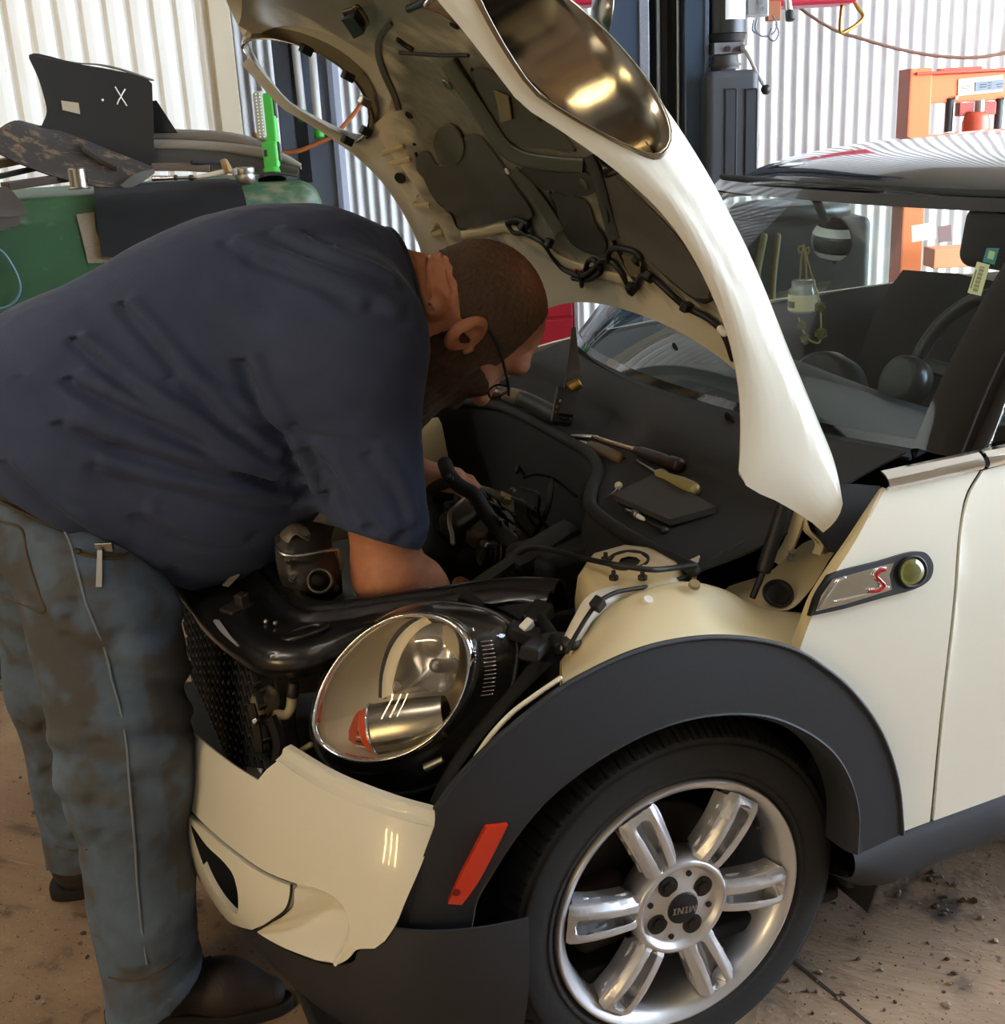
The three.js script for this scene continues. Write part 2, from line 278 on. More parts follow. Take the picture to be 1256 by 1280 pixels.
// added fill light: an unseen tripod of three upright tubes left of the camera
function fillTubeStand(at, aim, watt, label) {
  const t = thing('fill_tube_stand', label, 'lamp'); t.position.copy(at).setY(0);
  const z = aim.clone().sub(at).setY(0).normalize(), x = new THREE.Vector3().crossVectors(V(0, 1, 0), z).normalize(), y = V(0, 1, 0), o = V(0, at.y, 0);
  part('stand', merge(rod(V(0, 0.5, 0), V(0, at.y - 0.2, 0), 0.02), ...[0, 2.1, 4.2].map((a) => rod(V(0, 0.6, 0), V(0.5 * Math.cos(a), 0.012, 0.5 * Math.sin(a)), 0.014)), frame(T(box(0.9, 0.05, 0.04, 0.01), [0, 0, -0.06]), o, x, y, z)), M.castIron, t);
  for (const u of [-0.38, 0, 0.38]) {
    part('reflector', frame(T(box(0.09, 1.36, 0.03, 0.01), [u, 0, -0.03]), o, x, y, z), M.white, t);
    part('tube', frame(T(new THREE.CylinderGeometry(0.014, 0.014, 1.3, 12), [u, 0, -0.008]), o, x, y, z), std(0xffffff, 0.5, 0, { emissive: 0xffe2b4, emissiveIntensity: 6 }), t);
    const L = new THREE.RectAreaLight(0xffdc9c, watt, 0.06, 1.3); L.position.copy(o).addScaledVector(x, u).addScaledVector(z, 0.012); L.quaternion.setFromRotationMatrix(new THREE.Matrix4().makeBasis(x.clone().negate(), y, z.clone().negate())); L.name = 'tube_light'; t.add(L);
  }
}
{ // dirt-filled joint sawn into the concrete
  const a = Y(985, 1196, 0), b = Y(1125, 1312, 0), d = b.clone().sub(a), L = d.length(), z = new THREE.Vector3().crossVectors(d.clone().normalize(), V(0, 1, 0));
  struct('trim_2', frame(T(new THREE.BoxGeometry(L * 4, 0.002, 0.007), [L * 0.5, 0.0, 0]), a.clone().addScaledVector(d, -1.0), d.clone().normalize(), V(0, 1, 0), z.negate().negate()), std(0x33291f, 0.95));
}
// ---------- the car: nose towards -x, its left side towards +z ----------
const car = thing('car', 'cream small hatchback with its bonnet raised, black roof and black wheel-arch trim', 'car');
const planT = table([[-0.66, 0.50], [-0.60, 0.60], [-0.55, 0.68], [-0.48, 0.76], [-0.40, 0.795], [-0.2, 0.815], [0.1, 0.82], [0.5, 0.822], [2.2, 0.815], [2.8, 0.76]]);
const profT = table([[0.1, -0.06], [0.2, -0.03], [0.3, -0.006], [0.45, 0], [0.65, 0], [0.78, -0.012], [0.88, -0.035], [0.95, -0.06], [1.0, -0.085], [1.1, -0.15]]);
const sideZ = (x, y) => planT(x) + profT(y);
const sideP = (off) => (x, y) => V(x, y, sideZ(x, y) + off);
const S = (px, py, off = 0) => { const p = hit(px, py, (q) => q.z - sideZ(q.x, q.y) - off, 0.9, 4); return [p.x, p.y]; };
const SP = (px, py, off = 0) => { const [x, y] = S(px, py, off); return V(x, y, sideZ(x, y) + off); };
const Sl = (list, off = 0) => list.map(([a, b]) => S(a, b, off));

// front wing
const wingEdge = [[999, 813], [1011, 780], [1025, 747], [1047, 711], [1068, 678], [1086, 645], [1103, 611]];
part('fender', skin([...cr2(Sl(wingEdge), 4), ...Sl([[1224, 586]]), ...cr2(Sl([[1224, 588], [1207, 618], [1200, 650], [1195, 700], [1180, 850], [1162, 1027]]), 4), ...Sl([[1130, 1039], [1112, 1036]]), ...cr2(Sl([[1108, 985], [1090, 925], [1045, 868], [1000, 830]]), 4)], 0.025, sideP(0), 0.004), M.paint, car);
{ // turned-in edge of the wing
  const A = wingEdge.map(([a, b]) => SP(a, b)), B = [[985, 812], [998, 778], [1011, 744], [1035, 706], [1058, 673], [1079, 641], [1099, 611]].map(([a, b]) => { const p = SP(a, b, -0.028); return p; });
  const C = A.map((p, i) => p.clone().lerp(B[i], 0.5).add(V(0, 0.004, 0.004)));
  part('fender_flange', loft([A, C, B], 5, 4, 0.003, 1), M.paintIn, car);
}
// door
const gapD = [[1229, 588], [1212, 618], [1204, 650], [1199, 700], [1184, 850], [1167, 1026]];
{
  const e = cr2(Sl(gapD), 4), bot = e[e.length - 1], o = [...e, [bot[0] + 0.3, bot[1] + 0.01], [1.62, bot[1] + 0.015], [1.66, 1.03], [e[0][0] + 0.4, e[0][1] + 0.02]];
  const d = part('door', skin(o, 0.03, sideP(0), 0.006), M.paint, car);
  part('door_inner', skin(o.map(([x, y]) => [x + 0.004, y]), 0.06, sideP(-0.05), 0.02), M.blackMatte, d);
}
// bright strip along the belt line
const strip = (a, b, name) => {
  const pr = [[0, -0.012], [0.005, -0.0115], [0.011, -0.006], [0.012, 0], [0.009, 0.006], [0.004, 0.010], [0, 0.011]];
  part(name, loft(pr.map(([o, dy]) => Array.from({ length: 9 }, (_, k) => { const t = k / 8, x = lerp(a[0], b[0], t), y = lerp(a[1], b[1], t) + dy; return V(x, y, sideZ(x, y) + o); })), 2, 3, 0.003, -1), M.chrome, car);
};
{ const a = S(1103, 600), b = S(1222, 574); strip(a, b, 'belt_strip'); const c = S(1228, 573); strip(c, [1.6, c[1] + (1.6 - c[0]) * 0.03], 'belt_strip'); }
part('gap_seal', tube([S(1225, 575), S(1226, 582), S(1212, 610), S(1202, 650), S(1197, 700), S(1182, 850), S(1165, 1026)].map(([x, y]) => V(x, y, sideZ(x, y) - 0.012)), 0.006, 40, 6), M.black, car);
part('body_side_inner', skin([[0.2, 0.32], [1.7, 0.32], [1.7, 0.95], [0.55, 0.93], [0.42, 0.8]], 0.1, sideP(-0.09), 0.01), M.blackMatte, car);
// black wheel-arch trim, in front of it the bumper seam
const archOut = [[1128, 1042], [1122, 980], [1105, 925], [1085, 890], [1058, 858], [1030, 835], [1000, 816], [960, 803], [905, 797], [850, 801], [800, 813], [750, 834], [700, 862], [660, 892], [608, 936], [568, 978], [545, 1010]];
const archIn = [[586, 1164], [594, 1127], [612, 1095], [640, 1051], [679, 1003], [727, 963], [783, 928], [839, 904], [898, 892], [958, 894], [998, 908], [1030, 928], [1051, 950], [1068, 985], [1075, 1020], [1073, 1068]];
{
  const off = (x, y) => 0.016 + 0.012 * sstep(0.36, 0.47, Math.hypot(x, y - 0.33)) * 0 ;
  const f = (x, y) => V(x, y, sideZ(x, y) + off(x, y));
  const out = [...cr2(Sl(archOut, 0.016), 4), ...Sl([[543, 1034], [525, 1080], [507, 1124], [491, 1160]], 0.016), ...cr2(Sl(archIn, 0.016), 4)];
  const t = part('wheel_arch_trim', skin(out, 0.022, f, 0.004), M.trim, car);
  const I = cr2(Sl(archIn, 0.016), 3).map(([x, y]) => f(x, y));
  part('lip', loft([I, I.map((p) => V(p.x * 0.975, 0.31 + (p.y - 0.31) * 0.975, p.z - 0.018)), I.map((p) => V(p.x * 0.965, 0.31 + (p.y - 0.31) * 0.965, p.z - 0.07))], 2, 3, 0.003, 1), M.trim, t);
  // raised outer bead
  const O = cr2(Sl(archOut, 0.016), 3).map(([x, y]) => f(x, y).add(V(0, 0, -0.001)));
  part('bead', tube(O, 0.0045, 90, 6), M.trim, t);
  const r = part('side_marker', skin([...cr2(Sl([[610, 1037], [594, 1067], [577, 1100], [562, 1133]], 0.03), 4), ...cr2(Sl([[579, 1134], [597, 1110], [617, 1074], [637, 1034]], 0.03), 4)], 0.012, (x, y) => V(x, y, sideZ(x, y) + 0.024), 0.008), M.red, car, 'orange red side marker');
  const sp = S(572, 1118, 0.03); part('bulb_seat', T(new THREE.CylinderGeometry(0.006, 0.006, 0.002, 14), [sp[0], sp[1], sideZ(...sp) + 0.0245], [Math.PI / 2, 0, 0.3]), std(0x7a1a08, 0.3), r);
}
// dark wheel house behind the wheel
{
  const ring = (z, r) => Array.from({ length: 25 }, (_, k) => { const a = Math.PI * (1.12 - 1.24 * k / 24); return V(r * Math.cos(a) * 1.02, 0.33 + r * Math.sin(a), z); });
  part('wheel_house', merge(loft([ring(0.775, 0.40), ring(0.6, 0.40), ring(0.42, 0.39)], 2, 3, 0.004), loft([ring(0.42, 0.39), ring(0.42, 0.2), ring(0.42, 0.02)], 2, 3, 0.004)), M.blackMatte, car);
}
// sill
{
  const top = [[1073, 1068], [1128, 1044], [1163, 1030]].map((q) => S(...q, 0.01)), k = top[2];
  const line = [...top, [k[0] + 0.35, k[1] + 0.02], [1.7, k[1] + 0.03]];
  const prof = [[-0.002, 0], [0.012, -0.012], [0.020, -0.05], [0.010, -0.10], [-0.05, -0.15]];
  part('sill', loft(prof.map(([o, dy]) => line.map(([x, y], i) => V(x, y + dy * (i < 1 ? 0.55 : 1), 0.805 + o + Math.min(0, profT(y)))))), M.trim, car);
}

// front bumper: a plan curve with a height profile
const bPlan = new THREE.CatmullRomCurve3([V(-0.60, 0, -0.60), V(-0.655, 0, -0.35), V(-0.672, 0, 0), V(-0.665, 0, 0.2), V(-0.635, 0, 0.4), V(-0.595, 0, 0.55), V(-0.555, 0, 0.65), V(-0.51, 0, 0.73), V(-0.455, 0, 0.785), V(-0.38, 0, 0.815), V(-0.26, 0, 0.83)], false, 'centripetal');
const bN = 240, bPts = bPlan.getSpacedPoints(bN), bLen = bPlan.getLength();
const bNor = bPts.map((p, i) => { const t = bPts[Math.min(bN, i + 1)].clone().sub(bPts[Math.max(0, i - 1)]).normalize(); return V(-t.z, 0, t.x); });
for (const n of bNor) if (n.x > 0.2) n.negate();
const bProf = table([[0.08, -0.09], [0.16, -0.03], [0.22, 0.008], [0.28, 0.034], [0.34, 0.046], [0.40, 0.046], [0.46, 0.036], [0.52, 0.022], [0.56, 0.010], [0.60, -0.008], [0.64, -0.032], [0.68, -0.064], [0.72, -0.10]]);
const bNear = (p) => { let b = 0, bd = 1e9; for (let i = 0; i <= bN; i++) { const d = (p.x - bPts[i].x) ** 2 + (p.z - bPts[i].z) ** 2; if (d < bd) { bd = d; b = i; } } const n = bNor[b]; return [b / bN * bLen, (p.x - bPts[b].x) * n.x + (p.z - bPts[b].z) * n.z]; };
const bAt = (s) => { const f = clamp(s / bLen, 0, 1) * bN, i = Math.min(bN - 1, Math.floor(f)), t = f - i; return [bPts[i].clone().lerp(bPts[i + 1], t), bNor[i].clone().lerp(bNor[i + 1], t)]; };
const bumpP = (off) => (s, y) => { const [p, n] = bAt(s), o = bProf(y) + (typeof off === 'function' ? off(s, y) : off); return V(p.x + n.x * o, y, p.z + n.z * o); };
const B = (px, py, off = 0) => { const p = hit(px, py, (q) => bNear(q)[1] - bProf(q.y) - off, 1.0, 3.4, 0.02); return [bNear(p)[0], p.y]; };
const Bl = (list, off = 0) => list.map(([a, b]) => B(a, b, off));
const yTopB = [[225, 900], [240, 915], [270, 940], [300, 962], [322, 975]];
{
  const seam = [[543, 1034], [525, 1080], [507, 1124], [493, 1156], [484, 1177]];
  const far = B(225, 905);
  const lower = [[420, 1207], [385, 1198], [350, 1183], [318, 1163]];
  const o = [...cr2(Bl(yTopB), 3), ...Bl([[334, 962], [347, 950]]), ...cr2(Bl([[347, 950], [400, 985], [450, 1007], [500, 1024], [543, 1034]]), 4), ...cr2(Bl(seam), 3), ...cr2(Bl([[470, 1186], [447, 1188], [437, 1200], [420, 1207]]), 3),
    // round the scoop
    ...cr2(Bl([[433, 1180], [434, 1150], [425, 1128], [405, 1114], [370, 1105]]), 4), ...cr2(Bl([[370, 1105], [330, 1088], [290, 1060], [255, 1030], [232, 1005]]), 4), [far[0] - 0.25, 0.48], [0.28, 0.48], [0.28, 0.60], [far[0] - 0.25, 0.61]];
  part('bumper', skin(o, 0.022, bumpP((s, y) => 0), 0.004), M.paint, car);
  // turned-over top ledge behind the front edge
  const T0 = [[345, 951], [400, 985], [450, 1007], [500, 1024], [541, 1034]].map(([a, b]) => bumpP(0)(...B(a, b)));
  const nr = (p) => { const [s] = bNear(p); return bAt(s)[1]; };
  part('bumper_ledge', loft([T0, T0.map((p) => p.clone().addScaledVector(nr(p), -0.012).add(V(0, 0.006, 0))), T0.map((p) => p.clone().addScaledVector(nr(p), -0.016).add(V(0, 0.014, 0))), T0.map((p) => p.clone().addScaledVector(nr(p), -0.03).add(V(0, 0.016, 0)))], 4, 3, 0.003), M.paint, car);
  // lamp pod round the dark oval opening
  const podO = [...cr2(Bl([[229, 1010], [255, 1032], [290, 1062], [330, 1090], [367, 1105]]), 4), ...cr2(Bl([[367, 1106], [368, 1118], [362, 1132], [345, 1148], [320, 1161]]), 4), ...cr2(Bl([[305, 1157], [285, 1145], [262, 1118], [244, 1080], [232, 1040], [227, 1018]]), 4)];
  const hole = cr2(Bl([[242, 1030], [262, 1055], [283, 1075], [295, 1092], [301, 1115], [300, 1140], [282, 1125], [265, 1098], [250, 1062]]), 4, true);
  const iA = podO.length - 12, key = [...podO.slice(0, iA), podO[iA], ...(() => { let b = 0, bd = 1e9; hole.forEach((h, i) => { const d = Math.hypot(h[0] - podO[iA][0], h[1] - podO[iA][1]); if (d < bd) { bd = d; b = i; } }); const r = [...hole.slice(b), ...hole.slice(0, b + 1)]; const area = (q) => q.reduce((a, p, i) => a + p[0] * q[(i + 1) % q.length][1] - q[(i + 1) % q.length][0] * p[1], 0); return area(podO) * area(r) > 0 ? r.reverse() : r; })(), ...podO.slice(iA)];
  part('duct_surround', skin(key, 0.014, bumpP((s, y) => 0.006), 0.01), M.paint, car);
  part('duct', skin(hole.map(([s, y]) => [s, y]), 0.02, bumpP(-0.03), 0.004), M.gloss, car, 'dark oval opening');
  const H = hole.map((q) => bumpP(0.004)(...q)); H.push(H[0].clone()); part('duct_wall', loft([H, H.map((p) => p.clone().addScaledVector(nr(p), -0.035))], 1, 2), M.black, car);
  // scoop beside it
  const A = [[371, 1106], [400, 1113], [422, 1126], [433, 1148], [434, 1177], [421, 1207]].map((q) => B(...q)), E = [[369, 1111], [365, 1129], [350, 1146], [322, 1163], [350, 1183], [395, 1201]].map((q) => B(...q)), W = [0.25, 0.8, 1, 1, 0.75, 0.05];
  part('bumper_scoop', loft([[-0.05, -0.006], [0.0, -0.005], [0.04, -0.022], [0.07, -0.040], [0.16, -0.050], [0.38, -0.046], [0.7, -0.020], [1, -0.001]].map(([t, o]) => A.map((a, i) => bumpP(o * W[i])(lerp(a[0], E[i][0], t), lerp(a[1], E[i][1], t)))), 4, 3, 0.004), M.paint, car);
  part('pod_seam', tube([[368, 1104], [369, 1118], [363, 1133], [346, 1149], [321, 1162]].map((q) => bumpP(0.006)(...B(...q))), 0.0022, 40, 6), M.black, car);
  // dark lower valance and the lip below
  const va = [...cr2(Bl([[228, 1030], [244, 1082], [262, 1120], [285, 1147], [318, 1164], [350, 1184], [385, 1199], [420, 1208], [440, 1201], [450, 1190], [484, 1178], [491, 1160]], -0.004), 3)];
  const la = va[va.length - 1];
  part('valance', skin([...va, [la[0] + 0.18, la[1] - 0.005], [la[0] + 0.16, 0.20], [la[0], 0.16], [va[0][0] + 0.3, 0.14], [0.28, 0.14], [0.28, 0.3]], 0.025, bumpP(-0.004), 0.005), M.trim, car);
}

// ---------- front wheel ----------
{
  const w = part('tyre', (() => {
    const prof = [[0.222, -0.085], [0.235, -0.096], [0.262, -0.102], [0.290, -0.098], [0.304, -0.088], [0.312, -0.070], [0.316, -0.04], [0.317, 0], [0.316, 0.04], [0.312, 0.070], [0.304, 0.088], [0.298, 0.0945], [0.290, 0.0965], [0.287, 0.0995], [0.270, 0.1015], [0.255, 0.1005], [0.242, 0.098], [0.239, 0.0995], [0.232, 0.0965], [0.224, 0.087], [0.218, 0.078]];
    const fine = cr2(prof, 3), n = 432, pos = [], idx = [], uv = [];
    for (let i = 0; i <= n; i++) { const a = i / n * Math.PI * 2; fine.forEach(([r, z], j) => {
      let q = r; const side = Math.abs(z);
      if (r > 0.298) { const k = ((i % 6) + 6) % 6; if (k === 0 && side > 0.045) q -= 0.005; if (k === 3 && side > 0.06 && r < 0.315) q -= 0.002; if ([0.022].some((g) => Math.abs(side - g) < 0.006)) q -= 0.007; }
      pos.push(q * Math.cos(a), q * Math.sin(a), z); uv.push(a * 3, j / fine.length); }); }
    const W = fine.length; for (let i = 0; i < n; i++) for (let j = 0; j < W - 1; j++) { const b = i * W + j; idx.push(b, b + W, b + 1, b + 1, b + W, b + W + 1); }
    const g = new THREE.BufferGeometry(); g.setAttribute('position', new THREE.Float32BufferAttribute(pos, 3)); g.setAttribute('uv', new THREE.Float32BufferAttribute(uv, 2)); g.setIndex(idx); return toCreasedNormals(g, 0.5);
  })(), M.rubber, car);
  w.position.set(0, 0.317, 0.668);
  const wheel = new THREE.Group(); wheel.name = 'wheel_rim'; car.add(wheel); wheel.position.set(0, 0.317, 0.765);
  // rim barrel and flange; z = 0 is the flange face
  part('barrel', lathe([[0.205, 0.19], [0.2, 0.15], [0.196, 0.05], [0.199, 0.030], [0.2035, 0.016], [0.2085, 0.006], [0.2205, -0.004], [0.2250, -0.003], [0.2265, 0.006], [0.222, 0.013], [0.214, 0.02], [0.214, 0.19], [0.205, 0.19]].map(([r, z]) => [r, -z]), 96).rotateX(Math.PI / 2), M.silver, wheel);
  const spoke = (() => {                                            // a pair of spokes joined at the rim, with a slot between, run from the hub along +x
    const up = cr2([[0.060, 0.027], [0.072, 0.0275], [0.085, 0.0295], [0.12, 0.0325], [0.16, 0.0345], [0.188, 0.036], [0.2015, 0.034], [0.207, 0.024]], 3), sl = cr2([[0.0815, 0], [0.086, 0.0062], [0.12, 0.0092], [0.16, 0.0116], [0.186, 0.0132], [0.195, 0.0105], [0.198, 0]], 3);
    const o = [[0.060, 0], ...up.map(([x, y]) => [x, -y]), ...up.slice().reverse(), [0.060, 0], ...sl, ...sl.slice(1, -1).reverse().map(([x, y]) => [x, -y]), [0.0815, 0]];
    const z = (x, y) => { const a = Math.abs(y), w = 0.027 + 0.0085 * clamp((x - 0.06) / 0.13, 0, 1), e = sstep(0.35, 1, (a - 0.012) / (w - 0.012)); const g = 0.0062 + 0.0065 * clamp((x - 0.083) / 0.1, 0, 1); return -0.003 + 0.0155 * Math.sin(clamp((x - 0.05) / 0.16, 0, 1) * Math.PI * 0.86) - 0.013 * e * e - 0.0022 * (x > 0.078 ? Math.exp(-(((a - g) / 0.0016) ** 2)) : 0) - 0.013 * (1 - sstep(0.062, 0.088, x)) - 0.006 * sstep(0.196, 0.208, x); };
    return skin(o, 0.0034, (x, y) => V(x, y, z(x, y)), 0.034);
  })();
  for (const a of [-3, 57, 117, 177, 237, 297]) part('spoke_pair', T(spoke, [0, 0, 0], [0, 0, (a - 5) * Math.PI / 180]), M.silver, wheel);
  part('hub', merge(lathe([[0, -0.05], [0.088, -0.05], [0.0885, -0.012], [0.085, 0.002], [0.0795, 0.0065], [0.074, 0.004], [0.071, -0.004], [0.066, -0.006], [0.034, -0.003], [0.030, 0.004], [0, 0.004]], 64).rotateX(Math.PI / 2)), M.silver, wheel);
  for (let k = 0; k < 4; k++) { const a = (k * 90 + 28) * Math.PI / 180; const c = [0.048 * Math.cos(a), 0.048 * Math.sin(a)];
    const b = part('bolt_recess', T(new THREE.CylinderGeometry(0.0175, 0.0175, 0.004, 28), [c[0], c[1], -0.0035], [Math.PI / 2, 0, 0]), M.black, wheel);
    part('wheel_bolt', T(new THREE.CylinderGeometry(0.0105, 0.0115, 0.006, 6), [c[0], c[1], -0.001], [Math.PI / 2, 0, 0]), std(0x3b352e, 0.45, 0.8), wheel);
    const d = (k * 90 + 73) * Math.PI / 180; part('small_recess', T(new THREE.CylinderGeometry(0.005, 0.005, 0.004, 12), [0.0575 * Math.cos(d), 0.0575 * Math.sin(d), -0.0042], [Math.PI / 2, 0, 0]), M.black, wheel); }
  part('centre_cap', lathe([[0, 0], [0.0275, 0], [0.0285, 0.003], [0.026, 0.006], [0, 0.008]], 40).rotateX(Math.PI / 2).translate(0, 0, 0.002), M.black, wheel);
  const tg = new TextGeometry('MINI', { font, size: 0.0118, depth: 0.001, curveSegments: 4 }); tg.computeBoundingBox(); const bb = tg.boundingBox; tg.translate(-(bb.max.x + bb.min.x) / 2, -(bb.max.y + bb.min.y) / 2, 0);
  part('cap_lettering', T(tg, [0, 0, 0.0105], [0, 0, (180 - 8) * Math.PI / 180], [1.15, 1, 1]), M.alu, wheel);
  part('valve', rod(V(0.158, 0.105, -0.03), V(0.150, 0.100, -0.005), 0.006, 0.005), M.black, wheel);
  const disc = part('brake_disc', lathe([[0.03, -0.09], [0.07, -0.085], [0.075, -0.075], [0.14, -0.075], [0.14, -0.095], [0.03, -0.095]].map(([r, z]) => [r, z]), 48).rotateX(Math.PI / 2), std(0x2b221c, 0.6, 0.4), car); disc.position.set(0, 0.317, 0.755);
  part('brake_caliper', T(box(0.10, 0.13, 0.08, 0.02), [-0.115, 0.30, 0.675], [0, 0, 0.1]), std(0x2e211b, 0.7, 0.2), car);
}
tubeLamp(0.6, 7.4, false, 'long twin-tube ceiling lamp above the front of the car', 36);
tubeLamp(-1.0, 4.6, false, 'long twin-tube lamp hung low over the workshop back corner', 34, 1.2);
tubeLamp(3.0, 5.6, true, 'crosswise twin-tube ceiling lamp above the car roof', 14);
fillTubeStand(V(-4.6, 1.35, 2.7), V(-0.2, 1.2, 0.2), 55, 'added unseen black tripod carrying three upright fill tubes');
// ---------- raised bonnet: (z, l) runs over it, l from the hinges to the nose, h out of it ----------
const HA = V(-0.6, 0.8, 0), HN = V(0.8, 0.6, 0), HO = V(0.289, 0.947, 0), HW = 0.73, ROLL = 0.036;       // the open bonnet hangs a little askew
const hSkirt = (() => {                                             // lower edge of the skirt: rear corner, wheel-arch cut, headlamp corner
  const q = [[1027, 664], [978, 630], [926, 600], [925, 550], [924, 500], [912, 430], [890, 370], [862, 315], [830, 270], [785, 226], [735, 187], [692, 158], [652, 131], [625, 98], [597, 62], [570, 28], [546, 0], [515, -38], [480, -80]].map(([a, b]) => { const d = Z(a, b, HW).sub(HO).setZ(0); return [d.dot(HA), d.dot(HN)]; });
  return table([[-0.2, q[0][1]], ...q].filter((p, i, l) => !i || p[0] > l[i - 1][0] + 0.004));
})();
const hCrown = table([[-0.05, 0.12], [0.05, 0.15], [0.2, 0.19], [0.4, 0.235], [0.6, 0.25], [0.75, 0.235], [0.9, 0.18], [1.0, 0.12], [1.08, 0.05], [1.12, 0.0]]);
const hEdge = table([[-0.05, 0.02], [0, 0.02], [0.2, 0.045], [0.4, 0.075], [0.6, 0.08], [0.8, 0.05], [1.0, 0.0], [1.1, -0.03]]);   // where the shoulder ends and the skirt begins
const hP = 2.7;
const hOut = (l, z) => { const q = clamp(Math.abs(z) / HW, 0, 1), e = hEdge(l); return e + (hCrown(l) - e) * Math.pow(Math.max(0, 1 - Math.pow(q, hP)), 1 / 1.9); };
const hPt = (z, l, h) => HO.clone().addScaledVector(HA, l).addScaledVector(HN, h + ROLL * (HW - z)).setZ(z);
const hInv = (p) => { const d = p.clone().sub(HO).setZ(0); return [p.z, d.dot(HA), d.dot(HN) - ROLL * (HW - p.z)]; };
const hood = new THREE.Group(); hood.name = 'bonnet'; car.add(hood);
// outer skin in (u, l): u goes over the shoulder from -1 to 1, then down the skirt to +-1.35
const hOuter = (d) => (u, l) => {
  const s = Math.sign(u) || 1, a = Math.abs(u);
  if (a <= 1) { const f = a * Math.PI / 2, z = HW * Math.pow(Math.sin(f), 2 / hP), e = hEdge(l); const hh = e + (hCrown(l) - e) * Math.pow(Math.max(0, Math.cos(f)), 2 / 1.9); return hPt(s * (z - d), l, hh - d); }
  const t = (a - 1) / 0.35; return hPt(s * (HW - d + 0.004 * Math.sin(t * Math.PI)), l, lerp(hEdge(l), Math.min(hEdge(l) - 0.002, hSkirt(l)), t) - d * (1 - t));
};
const rearL = (u) => 0.155 * (1 - Math.pow(Math.min(1, Math.abs(u)), 2)) - 0.012 - 0.02 * sstep(0.6, 1.3, Math.abs(u));
const noseL = (u) => 1.12 - 0.085 * Math.pow(Math.min(1.1, Math.abs(u)), 3) - (u < 0 ? 0.07 * Math.pow(Math.min(1.1, -u), 2) : 0);
{
  const edge = [];
  for (let k = 0; k <= 30; k++) { const u = lerp(-1.35, 1.35, k / 30); edge.push([u, rearL(u)]); }
  for (let k = 30; k >= 0; k--) { const u = lerp(-1.35, 1.35, k / 30); edge.push([u, noseL(u)]); }
  // headlamp openings, each joined to the nearer side of the outline by a seam
  const ell = (s, k) => { const a = k / 40 * Math.PI * 2; return [s * (0.93 + 0.32 * Math.cos(a)), 0.79 + 0.172 * Math.sin(a)]; };
  const out = []; const iR = 15 + 0, n = edge.length;
  for (let i = 0; i < n; i++) {
    out.push(edge[i]);
    for (const s of [-1, 1]) if (i > 30 && Math.abs(edge[i][0] - s * 0.9) < 0.01) { for (let k = 10; k <= 50; k++) out.push(ell(s, s > 0 ? 60 - k : k)); out.push(edge[i]); }
  }
  part('outer_skin', skin(out, 0.028, hOuter(0), 0.003), M.paint, hood);
  globalThis.hoodRing = (s) => Array.from({ length: 41 }, (_, k) => ell(s, k));
}
for (const s of [-1, 1]) {                                          // bright headlamp bezels
  const q = hoodRing(s), at = (d, f) => q.map(([u, l]) => { const c = [s * 0.93, 0.79], v = [c[0] + (u - c[0]) * f, c[1] + (l - c[1]) * f]; return hOuter(d > 0 ? d * (1 + 1.9 * clamp((1.25 - u) / 0.64, 0, 1) * (u > 0 ? 1 : 0)) : d)(v[0], v[1]); });
  part('lamp_bezel', loft([at(-0.003, 1.05), at(-0.008, 1.02), at(-0.006, 0.99), at(0.004, 0.965), at(0.014, 0.955), at(0.030, 0.94), at(0.031, 0.965), at(0.02, 1.0), at(0.0, 1.03)], 1, 3), std(0x9d978a, 0.17, 1), hood, 'chrome headlamp bezel');  // chrome tint stands in for the beige underside it reflects
  if (s < 0) globalThis.farBezel = at(0.034, 0.95);
}
// pressed inner frame; its relief is ribs and dimples
const inOff = (z, l) => {
  let d = 0.030 + 0.020 * sstep(0.55, 0.30, Math.abs(z)) * sstep(0.3, 0.45, l);
  const side = sstep(0.50, 0.54, Math.abs(z)) * sstep(0.72, 0.66, Math.abs(z));
  for (const c of [0.30, 0.37, 0.49, 0.56, 0.66]) d += 0.008 * side * Math.exp(-(((l - c) / 0.014) ** 2));
  d += 0.012 * Math.exp(-(((l - (0.30 + 0.05 * Math.cos(z * 9))) / 0.035) ** 2)) * sstep(0.6, 0.5, Math.abs(z));
  d += (z > 0 ? 0.045 : 0.006) * Math.exp(-(((Math.abs(z) - 0.57) / 0.13) ** 2) - (((l - 0.79) / 0.17) ** 2));
  return d;
};
const hIn = (z, l) => hPt(z, l, hOut(l, Math.min(Math.abs(z), HW * 0.985)) - inOff(z, l));
const hInO = (o) => (z, l) => hPt(z, l, hOut(l, Math.min(Math.abs(z), HW * 0.985)) - inOff(z, l) - o);
const HI = (px, py, o = 0) => { const p = hit(px, py, (q) => { const [z, l, h] = hInv(q); return Math.abs(z) > HW * 0.992 ? -1 : h - (hOut(l, Math.min(Math.abs(z), HW * 0.985)) - inOff(z, l) - o); }, 1.3, 4.2, 0.02); const [z, l] = hInv(p); return [z, l]; };
const HIP = (px, py, o = 0) => hInO(o)(...HI(px, py, o));
